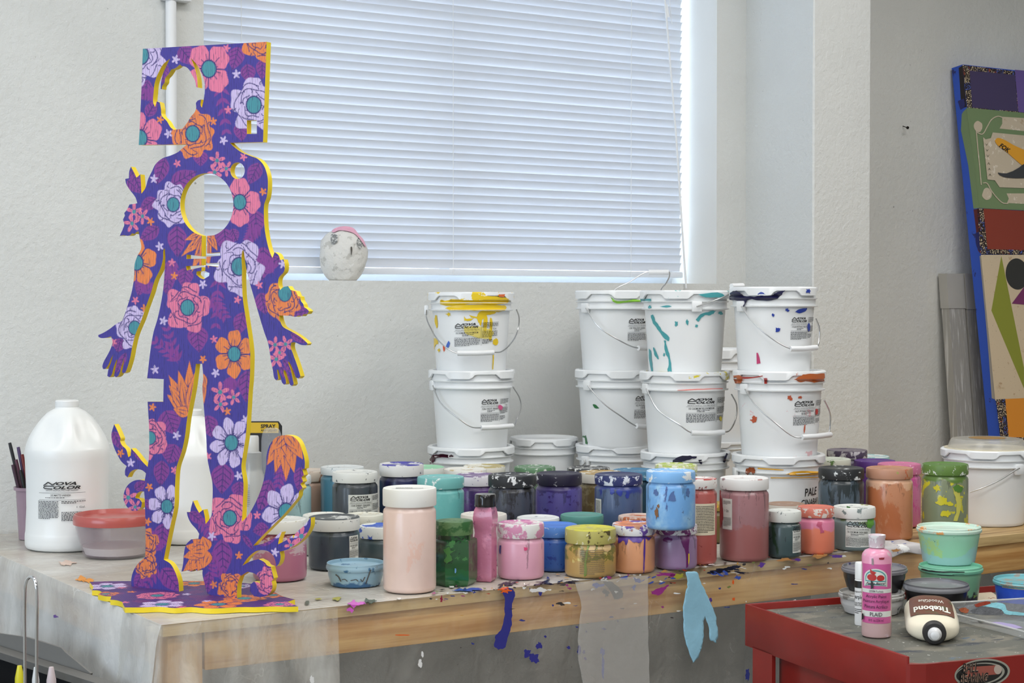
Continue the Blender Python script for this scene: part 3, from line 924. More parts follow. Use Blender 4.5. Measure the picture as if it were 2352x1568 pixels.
    def fan(s, x, y, tips, w, c):
        for (a, b) in tips:
            s.leaf(x, y, a, b, w + 1.6, C_DARK, False)
            s.leaf(x, y, a, b, w, c, False)
            L = math.hypot(a - x, b - y); ux, uy = (a - x) / L, (b - y) / L
            for f in (-.4, .35):
                s.leaf(x + ux * L * .2 - uy * w * f, y + uy * L * .2 + ux * w * f, x + ux * L * .8 - uy * w * f * .5, y + uy * L * .8 + ux * w * f * .5, 1.1, C_DARK, False)
def T(tf, x, y): 
    a = tf(x, y); return a[0], a[1]
LEAVES = [(t1, L) for L in [(760, 170, 880, 320, 75), (1240, 170, 1190, 360, 70), (1310, 310, 1330, 470, 62), (1440, 270, 1430, 440, 55), (500, 440, 450, 610, 55), (490, 740, 570, 600, 50), (1250, 790, 1270, 945, 60), (930, 1020, 930, 1150, 62), (690, 1300, 900, 1185, 75), (1410, 1120, 1320, 1300, 62), (640, 1080, 570, 1300, 60), (330, 1260, 450, 1370, 45), (360, 1180, 450, 1370, 40), (640, 300, 620, 480, 40)]] \
 + [(t2, L) for L in [(690, 230, 690, 470, 75), (1050, 250, 1070, 430, 80), (1290, 110, 1300, 300, 72), (550, 240, 400, 340, 55), (760, 550, 735, 700, 66), (620, 570, 610, 760, 55), (1480, 470, 1330, 570, 50), (1350, 390, 1340, 650, 85), (1330, 740, 1370, 910, 66), (440, 610, 390, 770, 55), (840, 990, 860, 1200, 80), (1200, 890, 1150, 1070, 60), (260, 1090, 230, 1200, 50), (1690, 880, 1570, 900, 45), (1210, 1380, 1180, 1500, 50), (530, 20, 400, 110, 50), (1110, 250, 1150, 350, 40), (1560, 1050, 1680, 1130, 30), (300, 1200, 210, 1370, 30), (1500, 1250, 1600, 1380, 26), (1480, 1300, 1560, 1440, 26)]] \
 + [(t3, L) for L in [(540, 250, 600, 400, 75), (600, 460, 560, 580, 75), (520, 560, 510, 720, 50), (900, 580, 890, 770, 72), (1000, 690, 1000, 800, 50), (530, 950, 510, 1120, 55), (890, 1050, 900, 1280, 62), (1190, 680, 1120, 880, 60), (1380, 600, 1370, 760, 40), (1180, 980, 1080, 1000, 45), (520, 1230, 640, 1380, 60), (1120, 1085, 1240, 1030, 24), (215, 380, 275, 500, 34), (350, 740, 420, 690, 30), (690, 880, 790, 960, 34), (800, 280, 830, 420, 55), (815, 1250, 800, 1390, 34), (1240, 1290, 1140, 1180, 24), (430, 560, 330, 500, 26), (1050, 0, 1040, 200, 55), (1020, 1020, 1090, 1120, 18), (400, 1250, 350, 1360, 34), (480, 860, 400, 800, 30)]]
SPRIGS = [(t1, L) for L in [(1090, 450, 1140, 880), (620, 560, 480, 560)]] + [(t2, L) for L in [(1010, 590, 985, 1010), (1150, 560, 1010, 640), (720, 1270, 520, 1110), (700, 1300, 610, 1010), (940, 760, 1060, 930), (500, 760, 400, 620), (650, 470, 640, 620), (1320, 210, 1240, 330), (1440, 600, 1310, 460)]] + [(t3, L) for L in [(500, 1210, 400, 1370), (1280, 560, 1240, 720), (700, 60, 690, 230), (960, 30, 930, 130), (760, 900, 830, 1050), (520, 1130, 440, 1010), (880, 1300, 820, 1150)]]
def paint_figure(P):
    for tf, (a, b, c, d, w) in LEAVES:
        k = tf(0, 0)[2]
        P.leaf(*T(tf, a, b), *T(tf, c, d), w * k)
    for tf, (a, b, c, d) in SPRIGS:
        P.sprig(*T(tf, a, b), *T(tf, c, d))
    for tf, x, y, r, c, te, sd in [(t1, 440, 240, 200, 'l', True, 0), (t1, 1420, 110, 155, 'o', False, 1), (t1, 1365, 645, 190, 'l', True, 2), (t1, 865, 880, 178, 'o', True, 3), (t1, 705, 1460, 158, 'l', True, 4), (t2, 1165, 540, 185, 'l', True, 5), (t2, 770, 855, 165, 'p', True, 6), (t2, 365, 1010, 145, 'l', True, 7), (t2, 1500, 800, 140, 'o', False, 8), (t3, 445, 420, 112, 'p', True, 9), (t3, 940, 918, 132, 'p', True, 10), (t3, 425, 1070, 75, 'o', False, 11), (t3, 420, 1210, 72, 'o', False, 12), (t3, 1175, 1310, 78, 'p', False, 13), (t3, 945, 1345, 80, 'o', False, 14)]:
        X, Y, k = tf(x, y)
        P.rose(X, Y, r * k, CC[c], te, 1.15, sd * 1.37)
    for tf, x, y, r, c, n, sd in [(t1, 997, 350, 190, 'p', 4, .75), (t1, 430, 920, 195, 'p', 5, .5), (t1, 1250, 1440, 170, 'p', 4, 0), (t2, 380, 510, 158, 'o', 5, .3), (t2, 1128, 1210, 158, 'o', 6, .5), (t3, 950, 450, 135, 'l', 8, .2), (t3, 550, 845, 118, 'l', 7, .3), (t3, 1290, 880, 150, 'l', 7, .6)]:
        X, Y, k = tf(x, y)
        P.anem(X, Y, r * k, CC[c], n, 1.18, sd)
    X, Y, k = t2(1515, 745); ii, RR, AA = P.polar(X, Y, 15, 1.25); P.put(ii, ss(1.12 - RR, 0, .1), C_DARK); P.put(ii, ss(1 - RR, 0, .1), C_TEAL)
    for tf, b, tips, w in [(t2, (920, 270), [(720, 465), (745, 340), (790, 430), (800, 590), (860, 560), (930, 560), (1000, 420), (980, 330)], 9),
                           (t3, (690, 270), [(560, 30), (620, 0), (690, -60), (550, 150), (700, 60), (560, 90), (640, 40), (590, 240), (730, 0)], 13),
                           (t3, (770, 20), [(780, 210), (790, 120)], 8),
                           (t3, (1290, 380), [(1170, 590), (1220, 640), (1290, 690), (1340, 640), (1250, 560), (1310, 560), (1395, 555), (1200, 500), (1370, 500)], 15),
                           (t3, (800, 1120), [(650, 1250), (690, 1250), (740, 1245), (650, 1160), (665, 1090), (710, 1050), (770, 1030), (775, 1230), (690, 1130)], 15)]:
        P.fan(*T(tf, *b), [T(tf, *p) for p in tips], w, CC['o'])
    for tf, x, y, r, sd in [(t1, 1065, 1100, 70, .3), (t1, 1140, 1165, 62, 1), (t1, 1045, 1195, 66, .8), (t2, 360, 120, 66, .3), (t2, 425, 155, 60, .9), (t2, 345, 210, 66, .5), (t2, 1440, 1140, 62, .2), (t2, 1522, 1135, 62, .6), (t2, 1475, 1200, 55, .9), (t2, 1450, 1250, 66, .3), (t3, 880, 135, 60, .3), (t3, 965, 168, 48, .6), (t3, 882, 212, 50, .1), (t3, 1385, 1030, 66, .2), (t3, 1320, 1085, 44, .8), (t3, 310, 790, 58, .4), (t3, 352, 848, 46, .9)]:
        X, Y, k = tf(x, y)
        P.star(X, Y, r * k, CC['p'], sd, True)
    for c, L in (('l', [(t1, 725, 272), (t1, 1222, 393), (t1, 665, 880), (t1, 1117, 935), (t1, 548, 1250), (t2, 557, 385), (t2, 887, 675), (t2, 585, 957), (t2, 520, 1330), (t2, 985, 1355), (t3, 610, 405), (t3, 325, 575), (t3, 995, 655), (t3, 828, 1030), (t3, 1220, 1130), (t2, 1497, 520), (t3, 1038, 305)]),
                 ('p', [(t1, 1143, 180), (t1, 1155, 685), (t1, 738, 1125), (t1, 1280, 1070), (t2, 650, 510), (t2, 1320, 683), (t2, 370, 800), (t2, 1152, 795), (t2, 972, 1098), (t2, 203, 1120), (t3, 595, 620), (t3, 1110, 900), (t3, 805, 535)]),
                 ('o', [(t1, 598, 765), (t1, 1033, 780), (t1, 1440, 1355), (t2, 487, 195), (t2, 668, 612), (t2, 440, 860), (t2, 888, 1250), (t3, 460, 230), (t3, 925, 255), (t3, 440, 725), (t3, 430, 940), (t3, 997, 1150), (t3, 840, 1330), (t3, 262, 515)])):
        for n_, (tf, x, y) in enumerate(L):
            X, Y, k = tf(x, y)
            P.star(X, Y, (10.5 if c == 'l' else 9.5), CC[c], n_ * .37)

# --- the board stands on its base plate; its left end is farther off than its right
PLATE_Z = TZ + .0105
foot = on_z(355, 1352, PLATE_Z)
ang = math.radians(60)
FD = (RGT * math.sin(ang) - FWH * math.cos(ang)).normalized()      # along the board, to the right
FN = Vector((FD.y, -FD.x, 0)).normalized()                          # out of the painted face
if FN.dot(CAM - foot) < 0:
    FN = -FN
THK = .0115
fig = thing('floral_figure_cutout', 'tall purple figure silhouette painted with flowers standing on jagged base', 'sculpture', (foot.x, foot.y, TZ))
def vcol_mat(name, stripes):
    q = NB(name)
    at = q.new('ShaderNodeVertexColor', layer_name='paint')
    xyz = q.z()
    u = q.math('ADD', q.math('MULTIPLY', xyz[0], FD.x), q.math('MULTIPLY', xyz[1], FD.y)) if stripes else xyz[0]
    wob = q.math('MULTIPLY', q.noise((22, 22, 22), 2, 2), .004)
    u = q.math('ADD', u, wob)
    sn = q.math('SINE', q.math('MULTIPLY', u, 2 * math.pi / (.00215 if stripes else .003)))
    br = q.step(q.noise((420, 420, 60), 1, 2), .30, .48)
    st = q.math('MULTIPLY', q.step(sn, -.7, .15), br)
    col = q.mix(q.math('MULTIPLY_ADD', st, -.6, .6), at.outputs[0], C4D, 'MIX')
    q.link(col, q.b.inputs['Base Color'])
    q.b.inputs['Roughness'].default_value = .55
    q.bump(sn, .25, .0006)
    return q.m
C4D = tuple(C_DARK * .55) + (1.0,)
M_YEL = mat('yellow_edge', srgb(236, 208, 40), .42)
W, TR = fill(LOOPS, 1.75)
P = Painter(W[:, 0], W[:, 1]); paint_figure(P)
base_o = Vector((foot.x, foot.y, TZ))
fz = []
for a, b in W:
    p = on_plane(a, b, foot, FN)
    if p.z < PLATE_Z: p.z = PLATE_Z
    fz.append(p - base_o)
pan = mk('painted_panel', [tuple(p) for p in fz], [tuple(int(i) for i in reversed(t)) for t in TR], vcol_mat('floral_paint', True), fig, False)
ca = pan.data.color_attributes.new('paint', 'FLOAT_COLOR', 'POINT')
ca.data.foreach_set('color', np.hstack([P.C, np.ones((len(W), 1))]).astype(np.float32).ravel())
S = ([], [])
for L in LOOPS:
    n0 = len(S[0]); n = len(L)
    for p in L:
        q_ = on_plane(p[0], p[1], foot, FN)
        if q_.z < PLATE_Z: q_.z = PLATE_Z
        a = q_ - base_o
        S[0].append(tuple(a)); S[0].append(tuple(a - FN * THK))
    for i in range(n):
        j = (i + 1) % n
        S[1].append((n0 + 2 * i, n0 + 2 * i + 1, n0 + 2 * j + 1, n0 + 2 * j))
W2, T2 = fill(LOOPS, None)
n0 = len(S[0])
for a, b in W2:
    q_ = on_plane(a, b, foot, FN)
    if q_.z < PLATE_Z: q_.z = PLATE_Z
    S[0].append(tuple(q_ - base_o - FN * THK))
S[1].extend([tuple(int(i) + n0 for i in t) for t in T2])
mk('yellow_edge', S[0], S[1], M_YEL, fig, True)
# base plate
BP = R3([(70, 1314), (82, 1330), (95, 1345), (85, 1366), (128, 1368), (145, 1375), (122, 1392), (165, 1402), (205, 1404), (198, 1424), (240, 1428), (272, 1438), (285, 1466), (290, 1472), (400, 1472), (500, 1468), (600, 1476), (700, 1470), (800, 1478), (900, 1476), (1000, 1470), (1100, 1470), (1200, 1466), (1290, 1468), (1365, 1466), (1330, 1450), (1300, 1437), (1345, 1422), (1300, 1412), (1250, 1395), (1225, 1380), (1150, 1340), (1050, 1322), (900, 1312), (700, 1308), (500, 1306), (300, 1308), (150, 1310)])
BL = [tuple(p) for p in spline(BP, 3, True, 30)]
G = np.array([tuple(on_z(a, b, PLATE_Z).xy) for a, b in BL])
W, TR = fill([G.tolist()], .0026)
ctr = G.mean(axis=0)
# pattern in plate coordinates (1 unit = 1 px of the panel's scale)
sc = 1 / .00072
PX, PY = (W[:, 0] - ctr[0]) * sc, (W[:, 1] - ctr[1]) * sc
B = Painter(PX, PY, np.array(srgb(84, 50, 122)[:3]))
rg = random.Random(21)
xs0, xs1, ys0, ys1 = PX.min(), PX.max(), PY.min(), PY.max()
for k in range(46):
    x, y = rg.uniform(xs0, xs1), rg.uniform(ys0, ys1); a = rg.uniform(0, 6.28)
    B.leaf(x, y, x + 60 * math.cos(a), y + 60 * math.sin(a), 17, np.array(srgb(118, 52, 116)[:3]))
def bp(x, y):
    g = on_z(180 + x / 2.703, 850 + y / 2.703, PLATE_Z)
    return (g.x - ctr[0]) * sc, (g.y - ctr[1]) * sc
for (x, y, r, c, ty) in [(490, 1398, 50, 'p', 'r'), (520, 1452, 52, 'l', 'a'), (870, 1452, 55, 'o', 'a'), (1030, 1415, 50, 'o', 'r'), (180, 1340, 50, 'l', 'a'), (170, 1388, 30, 'o', 'r'), (720, 1322, 46, 'o', 'a'), (1210, 1395, 36, 'o', 'r'), (1250, 1452, 34, 'p', 'r'), (1010, 1340, 30, 'l', 'r')]:
    X, Y = bp(x, y)
    if ty == 'r': B.rose(X, Y, r, CC[c], True, 1.0, x * .01)
    else: B.anem(X, Y, r, CC[c], 6, 1.0, x * .01)
for (x, y, c) in [(670, 1390, 'l'), (330, 1375, 'o'), (270, 1350, 'p'), (800, 1432, 'l'), (1110, 1350, 'p'), (290, 1440, 'p'), (640, 1470, 'p'), (370, 1330, 'o')]:
    X, Y = bp(x, y); B.star(X, Y, 13, CC[c], x * .1)
pl = mk('painted_base', [(a - base_o.x, b - base_o.y, PLATE_Z - TZ) for a, b in W], [tuple(int(i) for i in t) for t in TR], vcol_mat('floral_base', False), fig, False)
ca = pl.data.color_attributes.new('paint', 'FLOAT_COLOR', 'POINT')
ca.data.foreach_set('color', np.hstack([B.C, np.ones((len(W), 1))]).astype(np.float32).ravel())
S = ([], [])
n = len(G)
for a, b in G:
    S[0].append((a - base_o.x, b - base_o.y, PLATE_Z - TZ)); S[0].append((a - base_o.x, b - base_o.y, .0018))
for i in range(n):
    j = (i + 1) % n
    S[1].append((2 * i, 2 * j, 2 * j + 1, 2 * i + 1))
S[1].append(tuple(2 * i + 1 for i in range(n)))
mk('base_edge', S[0], S[1], M_YEL, fig, True)
# ------------------------------------------------------------------ lettering
_TXT = {}
def text_geo(s, bold=0.0, shear=0.0):
    key = (s, bold, shear)
    if key in _TXT:
        return _TXT[key]
    cu = bpy.data.curves.new('txt', 'FONT')
    cu.body = s
    cu.size = 1.0
    cu.resolution_u = 2
    cu.offset = bold
    cu.shear = shear
    o = bpy.data.objects.new('txt', cu)
    me = bpy.data.meshes.new_from_object(o)
    v = np.array([(p.co.x, p.co.y) for p in me.vertices]) if len(me.vertices) else np.zeros((0, 2))
    f = [tuple(p.vertices) for p in me.polygons]
    bpy.data.objects.remove(o); bpy.data.curves.remove(cu); bpy.data.meshes.remove(me)
    if len(v):
        v = v - np.array([v[:, 0].min(), v[:, 1].min()])
    _TXT[key] = (v, f)
    return v, f
class Flat:
    """flat lettering in a unit sheet: x 0..1 to the right, y 0..h downwards"""
    def __init__(s): s.v, s.f = [], []
    def text(s, t, x, y, w=None, h=None, bold=0.0, shear=0.0, rot=0.0, align=0.0):
        V, Fc = text_geo(t, bold, shear)
        if not len(V): return
        ww, hh = V[:, 0].max(), V[:, 1].max()
        sx = (w / ww) if w else h / hh
        sy = (h / hh) if h else sx
        n = len(s.v)
        ca, sa = math.cos(rot), math.sin(rot)
        for a, b in V:
            X, Y = a * sx - align * ww * sx, (hh - b) * sy
            s.v.append((x + X * ca - Y * sa, y + X * sa + Y * ca))
        s.f.extend([tuple(i + n for i in reversed(q)) for q in Fc])
    def rect(s, x0, y0, x1, y1):
        n = len(s.v)
        k = max(1, int((x1 - x0) / .08))
        for i in range(k + 1):
            x = x0 + (x1 - x0) * i / k
            s.v += [(x, y0), (x, y1)]
        for i in range(k):
            a = n + 2 * i
            s.f.append((a, a + 1, a + 3, a + 2))
    def poly(s, P):
        n = len(s.v); s.v += list(P); s.f.append(tuple(range(n, n + len(P))))
    def stroke(s, P, w):
        for (a, b), (c, d) in zip(P[:-1], P[1:]):
            L = math.hypot(c - a, d - b) + 1e-9
            nx, ny = -(d - b) / L * w / 2, (c - a) / L * w / 2
            s.poly([(a + nx, b + ny), (a - nx, b - ny), (c - nx, d - ny), (c + nx, d + ny)])
    def small(s, x0, y0, x1, y1, rows, seed, dens=.45):
        rg = random.Random(seed)
        h = (y1 - y0) / rows
        for r in range(rows):
            x = x0
            end = x1 if r < rows - 1 else x0 + (x1 - x0) * .6
            while x < end - .012:
                w = rg.uniform(.015, .06)
                s.rect(x, y0 + r * h + h * .18, min(end, x + w), y0 + r * h + h * (.18 + dens))
                x += w + .012
    def logo(s, x, y, w, h):
        k = lambda a, b: (x + (a - 380) / 310 * w, y + (b - 775) / 76 * h)
        s.stroke([k(383, 815), k(425, 779), k(462, 806), k(500, 779)], h * .13)
        s.text('OVA', x + (492 - 380) / 310 * w, y + h * .02, (655 - 492) / 310 * w, h * .44, .035, .35)
        s.stroke([k(478, 818), k(398, 818), k(384, 830), k(392, 843), k(462, 846)], h * .12)
        s.text('OLOR', x + (470 - 380) / 310 * w, y + h * .54, (690 - 470) / 310 * w, h * .44, .035, .35)
def nova(title, right=True, seed=1):
    L = Flat()
    lw = .56 if right else .96
    L.logo(.02, .0, lw * .9, .14)
    L.text('ARTISTS\' ACRYLIC POLYMER MEDIUM', .02, .165, lw * .94, .025)
    L.rect(0, .205, lw, .210)
    L.text(title, .04, .232, lw * .86, .045, .01)
    L.small(.18, .29, lw * .75, .345, 2, seed)
    L.rect(0, .360, lw, .365)
    L.small(.0, .385, lw, .60, 8, seed + 1)
    if right:
        L.rect(.585, 0, .590, .60)
        L.small(.61, .0, 1.0, .14, 6, seed + 2)
        L.text('1 Gal.', .82, .15, None, .045)
        L.small(.61, .22, .98, .40, 7, seed + 3)
        L.small(.61, .44, .85, .56, 4, seed + 4)
    return L, (.60)

# ------------------------------------------------------------------ round vessels
class Vessel:
    def __init__(s, name, label, cat, c, group=None, turn=0.0):
        d = Vector((CAM.x - c.x, CAM.y - c.y, 0)).normalized()
        s.c, s.yaw = c.copy(), math.atan2(d.x, -d.y)
        s.t = thing(name, label, cat, tuple(c), s.yaw, group)
        s.prof = [(.05, 0), (.05, .1)]
        s.k = 0
    def R(s, z):
        p = s.prof
        if z <= p[0][1]: return p[0][0]
        for (r0, z0), (r1, z1) in zip(p[:-1], p[1:]):
            if z0 <= z <= z1 and z1 > z0:
                return r0 + (r1 - r0) * (z - z0) / (z1 - z0)
        return p[-1][0]
    def loc(s, w):
        d = w - s.c
        ca, sa = math.cos(-s.yaw), math.sin(-s.yaw)
        return Vector((d.x * ca - d.y * sa, d.x * sa + d.y * ca, d.z))
    def hit(s, px, py, off=0.0, R=None):
        """photo pixel -> (phi, z) on the vessel's skin"""
        o = s.loc(CAM); d = s.loc(CAM + ray(px, py)) - o
        z = .05
        for _ in range(5):
            r = (R if R else s.R(z)) + off
            A = d.x**2 + d.y**2; Bq = o.x * d.x + o.y * d.y; Cq = o.x**2 + o.y**2 - r * r
            disc = Bq * Bq - A * Cq
            t = (-Bq - math.sqrt(disc)) / A if disc > 0 else -Bq / A
            p = o + d * t
            z = p.z
        return p
    def at(s, phi, z, off=0.0):
        r = s.R(z) + off
        return (r * math.sin(phi), -r * math.cos(phi), z)
    def phi(s, px, py):
        p = s.hit(px, py)
        return math.atan2(p.x, -p.y), p.z
    def lathe(s, name, prof, m, segs=44, **kw):
        v, f = lathe(prof, segs)
        return mk(name, v, f, m, s.t, **kw)
    def splash(s, polys, m, off=.0007, name='paint_smear', step=5, R=None):
        for P in polys:
            s.k += 1
            L = [tuple(p) for p in spline(P, 4, True, 70)]
            ext = min(max(a for a, b in L) - min(a for a, b in L), max(b for a, b in L) - min(b for a, b in L))
            L = ragged(L, min(1.1, ext * .06), int(P[0][0]))
            W, Tt = fill([L], step)
            mk(name, [tuple(s.hit(a, b, off + .00006 * s.k, R)) for a, b in W], [tuple(int(i) for i in reversed(t)) for t in Tt], m, s.t)
    def sheetmap(s, u, v, ph0, ph1, z0, z1, h, off):
        ph = ph0 + (ph1 - ph0) * u
        z = z1 - (z1 - z0) * v / h
        return s.at(ph, z, off)
    def label(s, x0, y0, x1, y1, L, h, paper=None, ink=None, name='printed_label', off=.0006, skew=0.0):
        pm = (y0 + y1) / 2
        ph0, _ = s.phi(x0, pm); ph1, _ = s.phi(x1, pm)
        xm = (x0 + x1) / 2
        _, zt = s.phi(xm, y0); _, zb = s.phi(xm, y1)
        par = s.t
        if paper:
            n = 10
            v = [];  f = []
            for i in range(n + 1):
                for j in range(5):
                    v.append(s.sheetmap(-.03 + 1.06 * i / n, h * (-.05 + 1.1 * j / 4), ph0, ph1, zb, zt, h, off))
            for i in range(n):
                for j in range(4):
                    a = i * 5 + j
                    f.append((a, a + 1, a + 6, a + 5))
            par = mk('paper_label', v, f, paper, s.t)
        if L and L.v:
            mk(name, [s.sheetmap(a, b + skew * a, ph0, ph1, zb, zt, h, off + .0004) for a, b in L.v], L.f, ink or BLACK, par, False)

def base_pos(cx, w, ybase, z, D=None):
    """centre on the table of a round thing whose front foot shows at (cx, ybase)"""
    p = on_z(cx, ybase, z)
    d = Vector((p.x, p.y, 0)).normalized()
    R = .04
    for _ in range(4):
        c = p + d * R
        R = (D / 2) if D else w * depth_of(c) / F / 2
    return p + d * R, R
def depth_pos(cx, w, D, z):
    Zc = F * D / w
    p = at_depth(cx, 900, Zc)
    return Vector((p.x, p.y, z)), D / 2
def top_z(c, R, px, ytop):
    d = Vector((c.x, c.y, 0)).normalized()
    far = c + d * R
    return at_depth(px, ytop, depth_of(far)).z

def S_(rgb, kind='blot', thr=None, sc=None, amt=None):
    return (rgb, kind, thr, sc, amt)
def stain_layers(st, H):
    out = []
    for (rgb, kind, thr, sc, amt) in st:
        c = srgb(*rgb)
        if kind == 'blot': d = dict(color=c, scale=sc or 38, thr=thr or .60, soft=.03)
        elif kind == 'fleck': d = dict(color=c, scale=sc or 90, thr=thr or .64, soft=.03)
        elif kind == 'drip': d = dict(color=c, scale=sc or (42, 42, 9), thr=thr or .60, soft=.03, gz=1.6, z0=H * .6)
        elif kind == 'haze': d = dict(color=c, scale=sc or 16, thr=thr or .42, soft=.22)
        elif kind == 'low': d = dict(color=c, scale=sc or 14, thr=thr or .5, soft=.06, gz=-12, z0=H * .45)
        elif kind == 'high': d = dict(color=c, scale=sc or 14, thr=thr or .5, soft=.06, gz=12, z0=H * .75)
        elif kind == 'top': d = dict(color=c, scale=sc or 26, thr=(thr or .60) - .04, soft=.03, zmin=H - .0018)
        if amt: d['amt'] = amt
        out.append(d)
    return out
JARS = {}
SEED = [0]
def jar(key, label, cx, w, ytop, ybase=None, D=None, zb=None, body=(200, 200, 200), lid=(225, 225, 220), lidpx=28, bs=(), ls=(), lw=1.0, shape='jar', rough=.33, name='paint_jar', group=None, cat='jar', lrough=.42, clean=False):
    z = SHEET if zb is None else zb
    if D is None or ybase is not None:
        c, R = base_pos(cx, w, ybase, z, D)
    else:
        c, R = depth_pos(cx, w, D, z)
    zt = top_z(c, R, cx, ytop)
    H = zt - z
    SEED[0] += 1
    sd = SEED[0] * 1.91
    J = Vessel(name, label, cat, c, group)
    lh = lidpx * depth_of(c) / F
    Hb = H - lh
    prof = [(R - .010, 0), (R - .004, .0015), (R - .001, .0045), (R, .009), (R, Hb - .010), (R - .0012, Hb - .006), (R - .004, Hb - .003), (R - .005, Hb + .003)]
    J.prof = prof
    if not clean: bs = [S_(tuple(int(x * .62) for x in body), 'drip', .585, (60, 60, 12), .7), S_(tuple(int(x * .75) for x in body), 'fleck', .66, 70, .6)] + list(bs)
    if min(lid) > 195 and not clean: ls = list(ls) + [S_(tuple(int(x * .85) for x in body), 'blot', .615, 55, .9)]
    bm = mat('jar_%s' % key, srgb(*body), rough, layers=stain_layers(bs, H), seed=sd, coat=.25, var=.07)
    lm = mat('lid_%s' % key, srgb(*lid), lrough, layers=stain_layers(list(ls) + [S_((90, 84, 78), 'fleck', .69, 150, .8)], H), seed=sd + 40)
    J.lathe('body', prof, bm)
    Rl = R * lw
    J.lathe('lid', [(Rl - .004, Hb + .0005), (Rl - .0006, Hb + .0008), (Rl, Hb + .003), (Rl, H - .004), (Rl - .001, H - .001), (Rl - .004, H), (Rl - .007, H - .0003), (Rl - .009, H - .0014), (.0006, H - .0014)], lm)
    J.H, J.Hb, J.Rr = H, Hb, R
    J.ztop = z + H
    JARS[key] = J
    return J
WH = (222, 222, 218)
BS = 'pint paint jars on the bench'
# --- front row
J = jar('pinktall', 'tall pale pink jar with a clean white lid at the bench edge', 941, 122, 1112, 1366, body=(232, 205, 194), lid=(232, 231, 226), lidpx=42, bs=[S_((226, 178, 158), 'blot', .62, (26, 26, 9), .5)], lw=1.015, rough=.28, clean=True)
L = Flat(); L.small(.1, 0, .9, .3, 2, 3, .5)
J.lid_text = mk('lid_writing', [((a - .5) * .06, (b - .15) * .05 - .004, J.H + .0002 - .0012) for a, b in L.v], L.f, PRINT, J.t, False)
J = jar('pinkpint', 'pink pint jar with smeared white and pink lid', 1196, 108, 1192, 1334, body=(218, 162, 182), lid=WH, lidpx=33, lw=1.0, bs=[S_((150, 110, 140), 'fleck', .68), S_((206, 110, 150), 'high', .62)], ls=[S_((206, 140, 172), 'blot', .47), S_((190, 110, 160), 'top', .62)])
J.splash([[(1147, 1252), (1151, 1252), (1150, 1272), (1147, 1270)]], paint((60, 40, 130)))
J.splash([blob(1207, 1260, 5, 4, 3)], paint((215, 70, 120)))
jar('bluepint', 'bright blue pint jar behind the mustard jar', 1274, 104, 1196, 1315, D=0.0868, body=(52, 98, 178), lid=(84, 134, 208), lidpx=27, bs=[S_((32, 66, 150), 'blot', .55), S_((90, 140, 200), 'haze', .5, None, .6)], ls=[S_((216, 220, 226), 'fleck', .56, 60), S_((70, 120, 205), 'top', .4)])
J = jar('mustard', 'mustard yellow jar smeared with olive and green paint', 1356, 118, 1203, 1330, body=(182, 150, 84), lid=(178, 170, 96), lidpx=34, bs=[S_((118, 112, 46), 'blot', .50, 26), S_((206, 190, 120), 'fleck', .6, 50), S_((178, 146, 90), 'low', .66), S_((96, 110, 44), 'drip', .6)], ls=[S_((78, 66, 34), 'blot', .56), S_((226, 222, 196), 'fleck', .6, 50), S_((196, 190, 60), 'top', .5), S_((120, 60, 34), 'blot', .66)], lw=.995)
J.splash([blob(1360, 1258, 9, 11, 4, .15), blob(1394, 1257, 9, 9, 5, .15)], paint((200, 170, 120)))
J.splash([[(1349, 1250), (1354, 1252), (1347, 1290), (1345, 1328), (1341, 1330), (1343, 1288)]], paint((116, 140, 60)))
L = Flat(); L.small(0, 0, 1, 1.3, 13, 9, .4)
J.label(1332, 1262, 1388, 1320, L, 1.3, None, mat('faint_print', srgb(120, 104, 80), .6), 'fine_print')
J = jar('orange', 'orange jar with purple drips and white lid', 1455, 98, 1194, 1319, body=(222, 158, 116), lid=(224, 222, 224), lidpx=26, bs=[S_((86, 52, 140), 'high', .62), S_((110, 60, 140), 'fleck', .69, 60)], ls=[S_((98, 68, 150), 'blot', .52, 40), S_((214, 132, 90), 'top', .45)])
J.splash([[(1479, 1230), (1483, 1230), (1482, 1270), (1480, 1316), (1477, 1316), (1478, 1272)], [(1418, 1230), (1500, 1230), (1490, 1240), (1480, 1236), (1470, 1246), (1455, 1244), (1444, 1238), (1438, 1252), (1432, 1240), (1420, 1248)]], paint((84, 52, 142)))
P9 = J = jar('purple', 'plum purple jar carrying a light blue jar', 1552, 98, 1196, 1311, body=(150, 122, 158), lid=(222, 220, 222), lidpx=22, bs=[S_((112, 44, 104), 'high', .54), S_((130, 60, 120), 'blot', .63), S_((206, 120, 140), 'fleck', .69, 40)], ls=[S_((110, 44, 104), 'blot', .5, 40)])
J.splash([[(1576, 1224), (1585, 1224), (1582, 1250), (1581, 1300), (1576, 1304), (1574, 1262), (1566, 1248), (1562, 1232)], blob(1534, 1240, 11, 6, 4, .2)], paint((104, 36, 98)))
J.splash([[(1581, 1271), (1584, 1271), (1583, 1290), (1581, 1298)]], paint((220, 190, 50)))
J = jar('skyblue', 'light blue jar standing on the plum purple jar', 1541, 113, 1074, None, D=P9.Rr * 2 * 1.13, zb=P9.ztop - .0005, body=(112, 166, 220), lid=(126, 178, 228), lidpx=26, bs=[S_((60, 84, 140), 'drip', .6), S_((160, 200, 226), 'haze', .5), S_((92, 120, 160), 'blot', .64), S_((206, 216, 214), 'fleck', .68)], ls=[S_((226, 230, 232), 'fleck', .54, 40), S_((150, 100, 70), 'fleck', .68, 40), S_((206, 220, 232), 'top', .62)])
J.splash([[(1540, 1133), (1548, 1128), (1553, 1150), (1534, 1150)], blob(1506, 1131, 5, 8, 6), blob(1580, 1130, 5, 12, 7)], paint((84, 110, 160)))
J.splash([blob(1508, 1178, 4, 13, 8, .3), blob(1512, 1162, 3, 5, 9, .3)], paint((130, 90, 60)))
